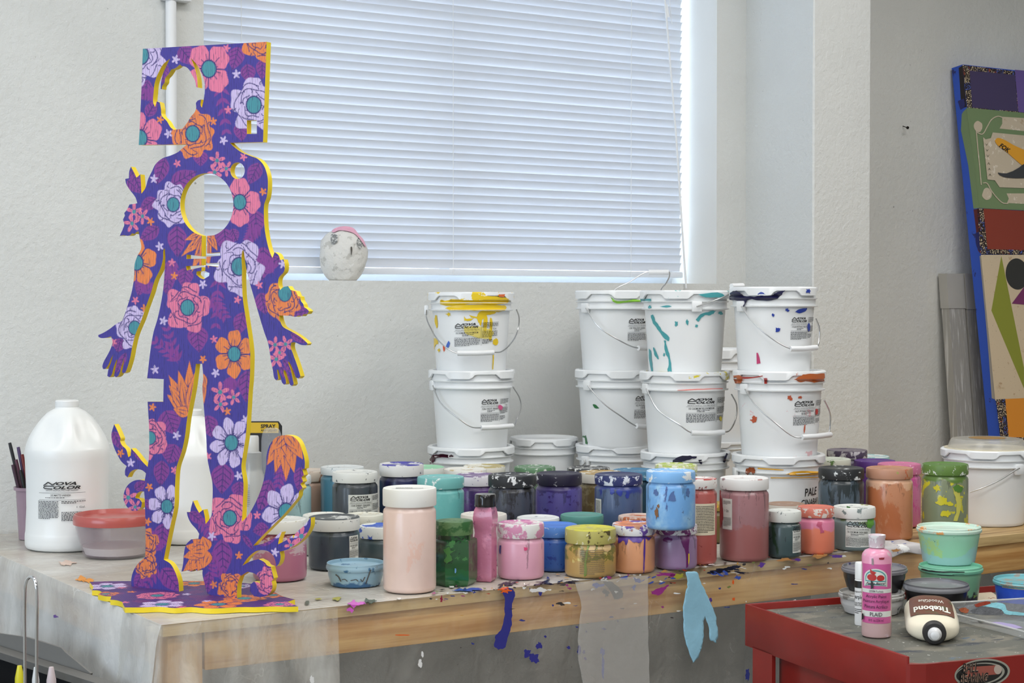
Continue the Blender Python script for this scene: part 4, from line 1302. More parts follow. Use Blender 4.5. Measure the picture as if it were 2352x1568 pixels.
J = jar('redlabel', 'red quart jar with a cream directions label', 1607, 78, 1093, 1299, body=(182, 94, 88), lid=(224, 220, 216), lidpx=24, bs=[S_((150, 60, 56), 'blot', .62)], ls=[S_((176, 60, 54), 'top', .5), S_((190, 100, 92), 'blot', .66)])
L = Flat(); L.small(.06, .04, .95, 1.7, 17, 12, .42)
J.label(1596, 1160, 1641, 1226, L, 1.75, mat('cream_label', srgb(226, 214, 186), .6))
J = jar('rosequart', 'dusty rose quart jar with a white lid beside the red label jar', 1709, 112, 1090, 1292, body=(160, 114, 118), lid=(228, 226, 224), lidpx=27, bs=[S_((166, 140, 146), 'haze', .5, (10, 10, 5), .6), S_((158, 98, 96), 'low', .5)], ls=[S_((140, 50, 40), 'blot', .69, 40), S_((168, 110, 104), 'top', .64)])
L = Flat(); L.small(.08, .05, .9, .35, 4, 13, .4); L.text('1 Qt.', .25, .72, .5, .2); L.small(.08, 1.3, .95, 2.0, 8, 14, .4)
J.label(1661, 1148, 1681, 1212, L, 2.1, PAPER)
J.splash([[(1653, 1125), (1656, 1125), (1656, 1210), (1653, 1212)]], paint((150, 40, 44)))
J = jar('darkgreen', 'dark green pint jar with white label between rose and coral jars', 1800, 80, 1166, 1284, body=(66, 84, 86), lid=(218, 220, 214), lidpx=26, bs=[S_((34, 62, 44), 'drip', .55), S_((30, 50, 40), 'blot', .6), S_((170, 160, 50), 'fleck', .72)], ls=[S_((70, 84, 66), 'blot', .64, 40), S_((200, 180, 120), 'fleck', .68)])
L, h = nova('104 DEEP GREEN', False, 5)
J.label(1821, 1208, 1838, 1266, L, h, PAPER)
J = jar('coral', 'coral pint jar with pink upper half', 1874, 84, 1157, 1275, body=(228, 128, 100), lid=(214, 122, 104), lidpx=24, bs=[S_((222, 130, 160), 'high', .3), S_((206, 100, 90), 'blot', .66)], ls=[S_((226, 214, 206), 'fleck', .5, 60), S_((208, 116, 98), 'top', .4)])
J.splash([[(1878, 1198), (1888, 1198), (1889, 1216), (1894, 1222), (1885, 1224), (1882, 1212), (1876, 1206)]], paint((196, 90, 120)))
J = jar('chrome', 'grey-green pint jar with chromium green label and white lid', 1962, 96, 1156, 1267, body=(122, 140, 140), lid=(226, 227, 222), lidpx=26, bs=[S_((92, 116, 66), 'high', .42), S_((206, 140, 70), 'blot', .64, 16)], ls=[S_((70, 110, 50), 'blot', .64, 40), S_((150, 150, 90), 'top', .68)])
L, h = nova('136 CHROMIUM OXIDE GREEN', False, 6)
J.label(1944, 1196, 1998, 1254, L, h, PAPER, None, 'printed_label', .0006, .03)
J.splash([blob(1999, 1196, 9, 17, 3, .3)], paint((86, 140, 52)), .0016)
J.splash([blob(1948, 1170, 5, 9, 3, .3)], paint((60, 110, 50)))
J = jar('terracotta', 'tall terracotta orange quart jar smeared with peach', 2042, 106, 1068, 1243, body=(196, 134, 98), lid=(190, 140, 114), lidpx=24, bs=[S_((182, 108, 68), 'blot', .5, (14, 14, 6)), S_((216, 170, 140), 'high', .5), S_((140, 128, 60), 'blot', .7)], ls=[S_((190, 80, 40), 'blot', .62), S_((160, 160, 90), 'fleck', .66, 40), S_((180, 130, 100), 'top', .5)])
J = jar('magenta', 'tall magenta pink quart jar behind the terracotta jar', 2066, 98, 1059, None, D=0.0965, body=(194, 108, 150), lid=(204, 114, 152), lidpx=24, bs=[S_((190, 80, 140), 'blot', .55), S_((120, 80, 150), 'blot', .72)], ls=[S_((232, 180, 206), 'fleck', .6)])
J = jar('limequart', 'quart jar splashed yellow and green with green lid', 2172, 104, 1059, None, D=0.0965, body=(128, 136, 106), lid=(98, 130, 60), lidpx=25, bs=[S_((200, 190, 40), 'blot', .56, 28), S_((90, 120, 50), 'high', .6), S_((90, 120, 50), 'blot', .68)], ls=[S_((226, 230, 220), 'fleck', .55, 50), S_((90, 126, 60), 'top', .4)])
J.splash([[(2188, 1120), (2204, 1112), (2214, 1118), (2206, 1132), (2208, 1160), (2200, 1196), (2190, 1196), (2198, 1158), (2192, 1136)]], paint((204, 196, 90)))
J.splash([blob(2202, 1123, 11, 9, 4, .25)], paint((86, 130, 50)), .0016)
J.splash([blob(2162, 1150, 12, 8, 5, .35), blob(2180, 1157, 9, 5, 6, .35), blob(2172, 1179, 14, 8, 7, .3), blob(2152, 1121, 8, 8, 8, .4)], paint((206, 194, 44)))
# --- second row
J = jar('deepgreen', 'charcoal pint jar with deep green label in front of the wall', 815, 104, 1077, None, D=0.0965, body=(62, 68, 74), lid=(222, 223, 218), lidpx=24, bs=[S_((30, 36, 34), 'drip', .6)], ls=[S_((36, 44, 38), 'blot', .66, 50)])
L, h = nova('104 DEEP GREEN', True, 7)
J.label(803, 1138, 876, 1190, L, h, PAPER)
J = jar('ultra', 'navy quart jar with a white lid lettered in black', 922, 102, 1059, None, D=0.0965, body=(34, 36, 82), lid=(222, 221, 220), lidpx=28, bs=[S_((26, 26, 60), 'haze', .5)], ls=[S_((60, 50, 150), 'blot', .66, 40), S_((60, 54, 160), 'top', .5), S_((90, 30, 60), 'fleck', .7)])
J = jar('teal', 'pale teal pint jar with teal smeared lid', 1012, 108, 1088, None, D=0.0965, body=(104, 178, 176), lid=(116, 184, 182), lidpx=26, bs=[S_((70, 150, 150), 'drip', .58), S_((136, 200, 196), 'haze', .5)], ls=[S_((226, 236, 234), 'fleck', .58, 60)])
J = jar('violet', 'violet jar behind the pale teal jar', 1096, 103, 1084, None, D=0.0965, body=(78, 44, 108), lid=(218, 214, 220), lidpx=24, bs=[S_((56, 30, 84), 'blot', .5)], ls=[S_((80, 54, 140), 'blot', .6, 40), S_((120, 96, 140), 'top', .5)])
J = jar('black', 'black pint jar with chipped black and white lid', 1176, 110, 1083, None, D=0.0965, body=(62, 66, 80), lid=(40, 42, 46), lidpx=28, bs=[S_((24, 24, 28), 'drip', .52), S_((40, 42, 52), 'blot', .56)], ls=[S_((226, 228, 230), 'fleck', .56, 44)])
J = jar('indigo', 'indigo pint jar with nearly black lid', 1284, 106, 1080, None, D=0.0965, body=(88, 80, 150), lid=(40, 36, 58), lidpx=27, bs=[S_((52, 36, 104), 'high', .5), S_((60, 44, 110), 'blot', .58)], ls=[S_((222, 222, 226), 'fleck', .63, 50)])
J = jar('cobalt', 'cobalt grey pint jar with blue and white lid', 1421, 110, 1082, None, D=0.0965, body=(74, 92, 128), lid=(48, 56, 108), lidpx=24, bs=[S_((44, 56, 130), 'drip', .62), S_((44, 60, 130), 'high', .6)], ls=[S_((216, 222, 232), 'fleck', .55, 50), S_((44, 50, 90), 'top', .45)])
J.splash([blob(1406, 1126, 6, 9, 3, .3), blob(1424, 1132, 7, 9, 4, .3), blob(1441, 1135, 4, 8, 5, .3)], paint((46, 62, 150)))
L = Flat(); L.small(.1, .1, .9, 1.8, 10, 5, .4)
J.label(1369, 1147, 1381, 1184, L, 2.0, PAPER)
jar('darkteal', 'dark teal pint jar under the light blue jar', 1458, 100, 1073, None, D=0.0965, body=(40, 70, 92), lid=(70, 124, 160), lidpx=22, ls=[S_((200, 216, 224), 'blot', .56, 40)], bs=[S_((24, 50, 80), 'drip')])
jar('olive', 'olive brown jar with a cream lid behind the cobalt jar', 1380, 103, 1078, None, D=0.0965, body=(124, 112, 76), lid=(216, 212, 200), lidpx=24, ls=[S_((170, 140, 80), 'top', .5)], bs=[S_((100, 86, 52), 'blot', .5)])
jar('limelid', 'jar with a lime green smeared lid behind the light blue jar', 1553, 98, 1061, None, D=0.093, body=(150, 160, 110), lid=(206, 214, 150), lidpx=18, ls=[S_((170, 190, 60), 'top', .4), S_((230, 230, 210), 'fleck', .5)])
jar('greenlid', 'jar with a mottled green lid before the white buckets', 1228, 96, 1066, None, D=0.0965, body=(90, 110, 90), lid=(96, 136, 100), lidpx=16, ls=[S_((222, 226, 218), 'fleck', .56), S_((190, 100, 50), 'fleck', .74)])
jar('blackwhitelid', 'jar with a black and white worn lid before the buckets', 1352, 98, 1068, None, D=0.0965, body=(70, 70, 72), lid=(48, 48, 50), lidpx=16, ls=[S_((222, 222, 218), 'fleck', .52)])
jar('orangespot', 'jar with a white lid spotted orange', 1068, 100, 1071, None, D=0.0965, body=(190, 180, 170), lid=(226, 224, 216), lidpx=18, ls=[S_((224, 128, 40), 'blot', .63, 40), S_((190, 170, 120), 'top', .6)])
jar('ochrespot', 'jar with a white lid spotted ochre behind the black jar', 1112, 97.5, 1064, None, D=0.0965, body=(180, 170, 150), lid=(224, 222, 210), lidpx=18, ls=[S_((190, 160, 60), 'blot', .62, 40), S_((180, 165, 110), 'top', .55)])
jar('mintlid', 'white jar with a pale green lid behind the teal jar', 972, 97.5, 1066, None, D=0.0965, body=(214, 218, 212), lid=(224, 228, 222), lidpx=22, ls=[S_((150, 210, 170), 'top', .4)])
jar('tealwhite', 'teal jar with a white lid behind the charcoal jar', 786, 100, 1066, None, D=0.0965, body=(70, 120, 140), lid=(216, 220, 220), lidpx=18, ls=[S_((60, 110, 130), 'blot', .62, 40)])
jar('beige', 'beige jar with a stained beige lid beside the charcoal jar', 707, 98, 1074, None, D=0.0965, body=(180, 150, 132), lid=(206, 192, 178), lidpx=24, ls=[S_((150, 110, 84), 'blot', .6, 30)], bs=[S_((150, 110, 96), 'high', .6)])
jar('aqua', 'pale aqua jar with white lid behind the figure', 672, 84, 1086, None, D=0.08, body=(170, 204, 206), lid=(226, 230, 228), lidpx=21, bs=[S_((96, 170, 184), 'blot', .58, 24)])
# --- lids and jars between the rows
J = jar('slate', 'slate dark jar with grey topped white lid', 768, 118, 1178, 1313, body=(58, 68, 78), lid=(216, 217, 213), lidpx=30, bs=[S_((44, 54, 66), 'haze', .5)], ls=[S_((70, 74, 76), 'top', .45), S_((60, 66, 64), 'fleck', .68)])
L, h = nova('104 DEEP GREEN', False, 8)
J.label(803, 1232, 822, 1280, L, h, PAPER)
J = jar('bluelid', 'dark bottle green jar with blue paint over its white lid', 874, 100, 1199, 1288, body=(66, 80, 84), lid=(222, 224, 220), lidpx=28, bs=[S_((40, 56, 50), 'drip', .56)], ls=[S_((58, 94, 190), 'blot', .5, 22), S_((40, 50, 44), 'fleck', .66)])
jar('goldlid', 'jar with a white lid streaked gold behind the slate jar', 838, 90, 1174, None, D=0.08, body=(150, 150, 140), lid=(222, 220, 206), lidpx=20, ls=[S_((176, 150, 70), 'blot', .56, 26)])
jar('olivelid', 'jar with a white and olive marbled lid behind the slate jar', 745, 101, 1174, None, D=0.088, body=(150, 150, 140), lid=(222, 221, 212), lidpx=20, ls=[S_((130, 126, 80), 'blot', .58, 26)])
J = jar('maroon', 'milky jar streaked maroon and pink beside the figure base', 643, 123, 1183, 1339, body=(196, 172, 180), lid=(224, 224, 220), lidpx=30, lw=1.0, bs=[S_((140, 50, 70), 'high', .4, (60, 60, 160)), S_((176, 110, 136), 'low', .42, (20, 20, 60)), S_((160, 84, 110), 'blot', .62, (20, 20, 60))], ls=[S_((180, 176, 150), 'top', .6)])
jar('whitelid', 'jar with a plain white stained lid behind the pink bottle', 1111, 107, 1172, None, D=0.09, body=(190, 180, 176), lid=(220, 214, 206), lidpx=22, ls=[S_((130, 96, 70), 'blot', .68, 40)])
jar('blueringlid', 'jar with white lid ringed in blue behind the pink pint', 1236, 99, 1180, None, D=0.084, body=(170, 180, 190), lid=(224, 226, 226), lidpx=14, ls=[S_((60, 90, 170), 'blot', .66, 24), S_((190, 130, 170), 'top', .68)])
jar('teallid', 'jar with a sea green lid behind the mustard jar', 1337, 100, 1174, None, D=0.085, body=(80, 140, 130), lid=(84, 142, 132), lidpx=22, ls=[S_((206, 222, 216), 'fleck', .68), S_((50, 90, 84), 'top', .7)])
jar('rustlid', 'jar with a rust streaked lid under the light blue jar', 1470, 100, 1177, None, D=0.085, body=(190, 150, 130), lid=(206, 184, 172), lidpx=16, ls=[S_((180, 100, 60), 'blot', .55, 26)])
jar('olivedark', 'dark olive jar between the red label jar and the rose quart', 1652, 60, 1150, None, D=0.055, body=(104, 90, 48), lid=(150, 130, 60), lidpx=18, ls=[S_((220, 160, 50), 'blot', .5)])
jar('brownlid', 'jar with a taupe painted lid behind the dark green pint', 1806, 88, 1150, None, D=0.08, body=(150, 130, 120), lid=(206, 200, 190), lidpx=15, ls=[S_((150, 120, 100), 'top', .42)])
# --- back right
J = jar('blackback', 'slate pint jar with black and white lid beside the terracotta quart', 1933, 104, 1068, None, D=0.0965, body=(76, 90, 102), lid=(40, 42, 44), lidpx=26, bs=[S_((32, 42, 46), 'drip', .52), S_((40, 80, 50), 'blot', .64), S_((50, 70, 150), 'fleck', .72, 40)], ls=[S_((224, 228, 228), 'blot', .56, 30)])
jar('plumwhite', 'jar with plum and white paint covered lid near the pilaster', 1946, 92, 1028, None, D=0.0965, body=(120, 110, 130), lid=(210, 206, 206), lidpx=20, ls=[S_((84, 70, 92), 'blot', .5, 26), S_((120, 110, 120), 'top', .5)])
jar('greenwhite', 'jar with a white lid dabbed green behind the slate pint', 1907, 95, 1048, None, D=0.0965, body=(150, 160, 140), lid=(218, 222, 206), lidpx=18, ls=[S_((96, 130, 70), 'blot', .58, 40)])
jar('aqualid', 'jar with an aqua lid behind the purple jar', 1998, 90, 1042, None, D=0.0965, body=(120, 170, 170), lid=(150, 196, 196), lidpx=16, ls=[S_((226, 232, 230), 'top', .5)])
jar('purpleback', 'purple quart jar behind the terracotta quart', 2010, 94, 1052, None, D=0.0965, body=(96, 54, 130), lid=(92, 52, 132), lidpx=24, ls=[S_((210, 196, 220), 'fleck', .7)], bs=[S_((70, 36, 104), 'blot')])

# --- shallow blue tub, square green jar, pink bottle
def tub(key, label, cx, w, ytop, ybase, body, lid, bs=(), ls=(), zb=None, taper=.8, lidpx=10, D=None, cat='tub', name='deli_tub', sheerlid=None, lidw=1.06, open_top=False, wall=None):
    z = SHEET if zb is None else zb
    c, R = base_pos(cx, w * taper, ybase, z)
    Rt = R / taper
    H = top_z(c, Rt, cx, ytop) - z
    SEED[0] += 1; sd = SEED[0] * 1.91
    J = Vessel(name, label, cat, c)
    lh = lidpx * depth_of(c) / F
    Rr = Rt / lidw
    prof = [(R * .9, 0), (R * .97, .002), (R, .006), (R + (Rr - R) * .8, H - lh - .012), (Rr * .985, H - lh - .010), (Rr, H - lh)]
    J.prof = prof + [(Rt, H - lh + .001), (Rt, H)]
    J.lathe('body', prof, mat('tub_' + key, srgb(*body), .3, layers=stain_layers(bs, H), seed=sd, coat=.2))
    lp = [(Rr * .97, H - lh - .002), (Rt - .001, H - lh - .001), (Rt, H - lh + .001), (Rt, H - lh * .55), (Rt - .0015, H - lh * .35), (Rt * .975, H - .0006), (Rt * .96, H), (Rt * .945, H - .0006), (Rt * .925, H - lh * .55), (Rt * .90, H - lh * .62), (.0006, H - lh * .62)]
    J.lathe('lid', lp, mat('tublid_' + key, srgb(*lid), .35, layers=stain_layers(ls, H), seed=sd + 40) if sheerlid is None else sheerlid)
    J.ztop = z + H - lh * .62; J.H = H; J.Rr = Rt
    JARS[key] = J
    return J
J = tub('bluetub', 'shallow pale blue lidded tub beside the tall pale pink jar', 817, 136, 1280, 1352, (150, 186, 206), (150, 184, 204), [S_((56, 104, 150), 'low', .66), S_((126, 162, 186), 'blot', .6)], [S_((60, 110, 150), 'blot', .6, 30), S_((120, 120, 122), 'blot', .62, 30)], taper=.86, lidpx=14)
L = Flat(); L.stroke([(0, .05), (.1, .12), (.16, .3)], .05); L.stroke([(.2, .22), (.3, .2), (.36, .28)], .03); L.stroke([(.45, .25), (.6, .2), (.66, .28)], .03); L.stroke([(.72, .2), (.78, .3), (.84, .12)], .03); L.stroke([(.98, -.15), (.88, .4)], .035)
J.label(772, 1318, 850, 1336, L, .3, None, PRINT, 'faded_writing')
# green square-shouldered jar
c, R = base_pos(1043, 104, 1349, SHEET)
H = top_z(c, R, 1043, 1186) - SHEET
J = Vessel('green_glass_jar', 'green square glass jar with a mossy green lid', 'jar', c)
J.prof = [(R, 0), (R, .1)]
def ngon(n, R, ph, rnd):
    out = []
    for k in range(n):
        a = 2 * math.pi * k / n + ph
        for d in (-rnd, 0, rnd):
            out.append((a + d, R * (1.0 if d == 0 else math.cos(math.pi / n) / math.cos(math.pi / n - rnd) * 1.0)))
    return out
def prism_lathe(prof, base):
    v, f = [], []
    n = len(base)
    for r, z in prof:
        for a, rr in base:
            v.append((r * rr * math.sin(a), -r * rr * math.cos(a), z))
    for i in range(len(prof) - 1):
        for k in range(n):
            k2 = (k + 1) % n
            f.append((i * n + k, i * n + k2, (i + 1) * n + k2, (i + 1) * n + k))
    f.append(tuple(reversed(range(n)))); f.append(tuple(range((len(prof) - 1) * n, len(prof) * n)))
    return v, f
base = ngon(6, 1.0, math.radians(38), .16)
gm = mat('green_glass', srgb(34, 82, 42), .14, layers=[dict(color=srgb(22, 52, 28), scale=28, thr=.5, soft=.03), dict(color=srgb(60, 120, 60), scale=26, thr=.6, soft=.02), dict(color=srgb(30, 96, 48), scale=12, thr=.5, gz=-14, z0=.03)], seed=4, coat=.5)
Rq = R * 1.04
v, f = prism_lathe([(Rq * .86, 0), (Rq * .95, .004), (Rq, .012), (Rq, H * .66), (Rq * .97, H * .70), (Rq * .86, H * .72)], base)
mk('body', v, f, gm, J.t)
J.lathe('neck', [(R * .84, H * .71), (R * .84, H * .78)], gm)
J.lathe('lid', [(R * .80, H * .775), (R * .845, H * .78), (R * .845, H * .95), (R * .81, H * .985), (R * .5, H), (.0006, H)], mat('moss_lid', srgb(86, 120, 74), .4, layers=[dict(color=srgb(46, 92, 46), scale=24, thr=.48, soft=.05), dict(color=srgb(190, 196, 170), scale=30, thr=.64, soft=.05)], bump=(50, .5, .004)))
J.prof = [(Rq * .9, 0), (Rq * .9, .1)]
J.splash([blob(1046, 1310, 2, 6, 3, .2)], paint((110, 160, 210)), .004)
J.splash([[(1018, 1262), (1030, 1255), (1036, 1264), (1046, 1262), (1034, 1272), (1038, 1284), (1026, 1294), (1020, 1286), (1026, 1276)]], paint((70, 126, 62)), .004)
# pink bottle, black cap
c, R = base_pos(1115, 55, 1338, SHEET)
H = top_z(c, R, 1112, 1131) - SHEET
J = Vessel('pink_bottle', 'slim pink paint bottle with a shiny black cap', 'bottle', c)
m = mat('pink_bottle_mat', srgb(200, 122, 152), .2, layers=[dict(color=srgb(150, 84, 120), scale=70, thr=.6, soft=.05), dict(color=srgb(226, 150, 180), scale=20, thr=.55, soft=.1)], seed=3, coat=.4, bump=(70, .25, .003))
prof = [(R * .8, 0), (R * .95, .003), (R, .009), (R, H * .5), (R * .93, H * .56), (R * .97, H * .6), (R * 1.08, H * .68), (R * 1.1, H * .74), (R * 1.0, H * .82), (R * .84, H * .86), (R * .82, H * .875)]
v, f = prism_lathe(prof, ngon(4, 1.08, math.radians(28), .42))
mk('body', v, f, m, J.t, edge_split=60)
J.lathe('cap', [(R * .86, H * .868), (R * .9, H * .872), (R * .88, H * .985), (R * .82, H), (.0006, H)], mat('shiny_black', srgb(24, 22, 24), .12, coat=.4))
J.lathe('cap_ring', [(R * .86, H * .858), (R * .92, H * .860), (R * .92, H * .870), (R * .86, H * .872)], mat('shiny_black', srgb(24, 22, 24), .12, coat=.4))
# ------------------------------------------------------------------ one-gallon buckets
def pail_mat(key, sp, body=(234, 236, 237)):
    return mat('pail_' + key, srgb(*body), .3, layers=[dict(color=srgb(*c), scale=sc, thr=th, soft=.02) for c, sc, th in sp], seed=hash(key) % 17 if False else sum(map(ord, key)) % 23)
PAILS = {}
def pail(key, label, cx, w, ytop, zb, wire=None, grip=None, sp=(), lsp=(), D=.208, phase=0.0, ear=None, lidmat=None):
    c, R = depth_pos(cx, w, D, zb)
    H = at_depth(cx, ytop, depth_of(c) - R * .2).z - zb
    P = Vessel('paint_bucket', label, 'bucket', c)
    bm = pail_mat('b' + key, sp)
    lm = lidmat or pail_mat('l' + key, lsp or sp)
    prof = [(R * .78, 0), (R * .80, .003), (R * .805, .008), (R * .895, H * .765), (R * .97, H * .772), (R * .975, H * .785), (R * .925, H * .79), (R * .93, H * .855), (R * .97, H * .860), (R * .975, H * .872), (R * .93, H * .877), (R * .935, H * .955)]
    P.lathe('body', prof, bm, 56)
    # lid with stepped skirt
    n = 96
    lv, lf = [], []
    top = H
    for k in range(n):
        a = 2 * math.pi * k / n
        q = ((a + phase) / (2 * math.pi) * 5) % 1.0
        tabh = 0
        if q < .42: tabh = 1
        elif q < .50: tabh = 1 - (q - .42) / .08
        elif q > .92: tabh = (q - .92) / .08
        zl = H * (.955 - .055 * tabh)
        Rk = R * (.985 + .02 * tabh)
        for r, z in ((Rk - .004, zl), (Rk, zl), (Rk, H * .985), (R * .975, H), (R * .90, H), (R * .885, H * .965), (R * .1, H * .965)):
            lv.append((r * math.sin(a), -r * math.cos(a), z))
    m = 7
    for k in range(n):
        k2 = (k + 1) % n
        for j in range(m - 1):
            lf.append((k * m + j, k2 * m + j, k2 * m + j + 1, k * m + j + 1))
    lf.append(tuple(k * m + m - 1 for k in range(n)))
    mk('lid', lv, lf, lm, P.t)
    P.prof = prof[:-1] + [(R * .935, H * .90), (R * 1.0, H * .905), (R * 1.0, H)]
    P.H, P.Rr, P.ztop = H, R, zb + H * .966
    if wire:
        pts = [P.hit(a, b, .006, R * .985) for a, b in wire]
        wv = tube([Vector(p) for p in spline(pts, 5)], .0016, 8)
        bail = mk('bail_wire', wv[0], wv[1], METAL, P.t)
        if ear is None:
            ear = [wire[0]]
        for (a, b) in ear:
            e = P.hit(a, b, .001, R * .93)
            ang_ = math.atan2(e.x, -e.y)
            ca, sa = math.cos(ang_), math.sin(ang_)
            bv = rbox(-.012, .012, -.006, .004, -.012, .012, .003)
            mk('ear', [(x * ca - y * sa + e.x, x * sa + y * ca + e.y, z + e.z) for x, y, z in bv[0]], bv[1], bm, P.t)
        if grip:
            g = [P.hit(a, b, .008, R * .985) for a, b in grip]
            gv = tube([Vector(p) for p in g], .0062, 14)
            mk('grip', gv[0], gv[1], WHITE_PL, P.t)
    PAILS[key] = P
    return P
WLID = (150, 150, 150)
def stack(specs):
    zb = SHEET
    out = []
    # heights share the column evenly: bottom bucket is mostly hidden
    for s in specs:
        p = pail(zb=zb, **s)
        zb = p.ztop
        out.append(p)
    return out
# left column
a = stack([dict(key='l3', label='lowest bucket of the yellow lidded stack, lid edge stained magenta', cx=1082, w=200, ytop=1024, phase=.3, lsp=[((150, 30, 90), (20, 20, 60), .67), ((110, 96, 70), 30, .72)]),
           dict(key='l2', label='clean white bucket under the yellow splashed bucket', cx=1084, w=200, ytop=849, phase=.55, wire=[(994, 885), (1012, 925), (1050, 958), (1085, 981), (1104, 982), (1140, 981), (1178, 979), (1188, 960), (1196, 940), (1195, 920), (1178, 888)], grip=[(1105, 982), (1141, 981), (1177, 978)], sp=[((120, 118, 110), 70, .80)]),
           dict(key='l1', label='white bucket splashed with yellow paint, topmost of its stack', cx=1082, w=198, D=.206, ytop=671, phase=.25, wire=[(980, 712), (979, 725), (990, 755), (1010, 785), (1050, 811), (1090, 811), (1135, 809), (1150, 808), (1172, 790), (1190, 755), (1192, 728), (1186, 710)], grip=[(1051, 811), (1093, 811), (1134, 809)], lsp=[((232, 200, 40), 26, .56), ((226, 130, 50), 24, .74)], sp=[((232, 206, 60), 40, .74)])])
Y = paint((230, 196, 34))
a[2].splash([[(1010, 694), (1012, 688), (1026, 690), (1040, 687), (1090, 688), (1108, 680), (1150, 682), (1165, 684), (1172, 692), (1160, 697), (1080, 698), (1012, 698)],
             [(1022, 708), (1035, 702), (1080, 700), (1150, 700), (1164, 704), (1160, 712), (1090, 713), (1040, 713)],
             [(1077, 722), (1095, 728), (1100, 716), (1120, 714), (1145, 713), (1130, 722), (1116, 724), (1108, 735), (1104, 748), (1099, 740), (1096, 732), (1084, 729)],
             [(1112, 720), (1117, 722), (1117, 758), (1114, 764), (1111, 756)], [(1126, 729), (1130, 732), (1130, 764), (1129, 782), (1124, 780), (1124, 760)],
             [(1133, 782), (1139, 776), (1144, 781), (1143, 790), (1137, 793), (1133, 789)], [(1066, 726), (1070, 731), (1088, 731), (1080, 736), (1066, 736)],
             [(999, 724), (1003, 724), (1005, 750), (1003, 754), (998, 738)], [(996, 776), (1004, 778), (1006, 790), (1001, 790), (997, 804)], [(1132, 812), (1135, 812), (1134, 830), (1133, 848), (1131, 848)], blob(1030, 722, 5, 4, 8, .5), blob(1008, 804, 3, 4, 9)], Y)
a[2].splash([[(1146, 676), (1160, 675), (1158, 682), (1146, 681)]], paint((222, 110, 60)), .002)
a[2].splash([[(1030, 782), (1033, 788), (1028, 802), (1024, 798)]], paint((70, 110, 200)))
a[2].splash([[(1017, 791), (1022, 800), (1020, 808), (1018, 804)]], paint((222, 90, 50)))
def wash(name, rgb, op):
    return sheer(name, srgb(*rgb), op, .35, 30, .1)
a[2].splash([[(1066, 748), (1096, 750), (1128, 756), (1134, 764), (1128, 778), (1100, 776), (1068, 764)]], wash('yellow_wash', (236, 214, 70), .6), .0012)
L, h = nova('102 CADMIUM YELLOW MEDIUM', True, 11)
a[2].label(1044, 743, 1142, 796, L, h, None, BLACK, 'printed_label', .0018, -.05)
L, h = nova('126 HOT PINK', True, 12)
a[1].label(1104, 916, 1165, 968, L, h)
a[1].splash([blob(1150, 936, 5, 6, 4, .2)], paint((214, 90, 140)), .0016)
a[0].splash([[(992, 1046), (1006, 1043), (1030, 1044), (1030, 1050), (1000, 1052), (994, 1062), (988, 1066), (988, 1052)], blob(1036, 1047, 4, 3, 2)], paint((70, 20, 40)), .004)
# middle pair
b = stack([dict(key='m3', label='lowest bucket of the lime streaked stack', cx=1418, w=196, ytop=1020, phase=.0, wire=[(1334, 1072), (1344, 1062), (1342, 1056)], ear=[(1346, 1058)]),
           dict(key='m2', label='white bucket with two dark green dabs under the lime streaked bucket', cx=1418, w=197, ytop=848, phase=.15, wire=[(1350, 885), (1385, 925), (1430, 958), (1461, 978), (1500, 982)], grip=[(1462, 978), (1505, 983)], lsp=[((40, 44, 44), (20, 20, 60), .72)]),
           dict(key='m1', label='white bucket with a lime streak under its lid, topmost of its stack', cx=1417, w=196, ytop=667, phase=.05, wire=[(1345, 707), (1375, 750), (1420, 780), (1455, 797), (1470, 799), (1510, 800)], grip=[(1466, 799), (1510, 801)], lsp=[((80, 160, 160), (20, 20, 70), .73)])])
b[1].splash([[(1361, 929), (1365, 928), (1376, 937), (1368, 938)], [(1338, 1000), (1345, 1000), (1349, 1012), (1349, 1020), (1345, 1019), (1343, 1006), (1337, 1004)]], paint((40, 110, 60)))
b[2].splash([[(1402, 682), (1412, 689), (1440, 690), (1468, 688), (1474, 692), (1440, 695), (1410, 694)]], paint((150, 214, 70)), .004)
L, h = nova('128 YELLOW GREEN', True, 13)
b[2].label(1442, 731, 1500, 783, L, h)
L, h = nova('102 PHTHALO GREEN', True, 14)
b[1].label(1457, 908, 1510, 960, L, h)
c3 = stack([dict(key='n3', label='lowest bucket of the teal streaked stack, lid edge splashed navy', cx=1574, w=208, ytop=1036, phase=.1, lsp=[((30, 28, 60), 26, .68), ((60, 110, 190), 40, .74)], sp=[((190, 188, 120), 40, .78)]),
            dict(key='n2', label='white bucket with cadmium yellow label and yellow rimmed lid', cx=1572, w=207, ytop=852, phase=.2, wire=[(1484, 892), (1510, 940), (1560, 975), (1587, 993), (1620, 995), (1661, 992), (1676, 988), (1690, 960), (1692, 930), (1680, 905)], grip=[(1588, 994), (1625, 995), (1662, 992)], lsp=[((222, 206, 60), (24, 24, 50), .58)], sp=[((120, 110, 90), 80, .78)]),
            dict(key='n1', label='white bucket streaked with teal paint, topmost of its stack', cx=1573, w=206, ytop=667, phase=.45, wire=[(1600, 704), (1640, 690), (1672, 677), (1694, 664), (1702, 660)], grip=[(1680, 657), (1706, 656)], lsp=[((120, 190, 186), 22, .58)], sp=[((150, 200, 200), 60, .80)])])
TE = paint((72, 158, 164))
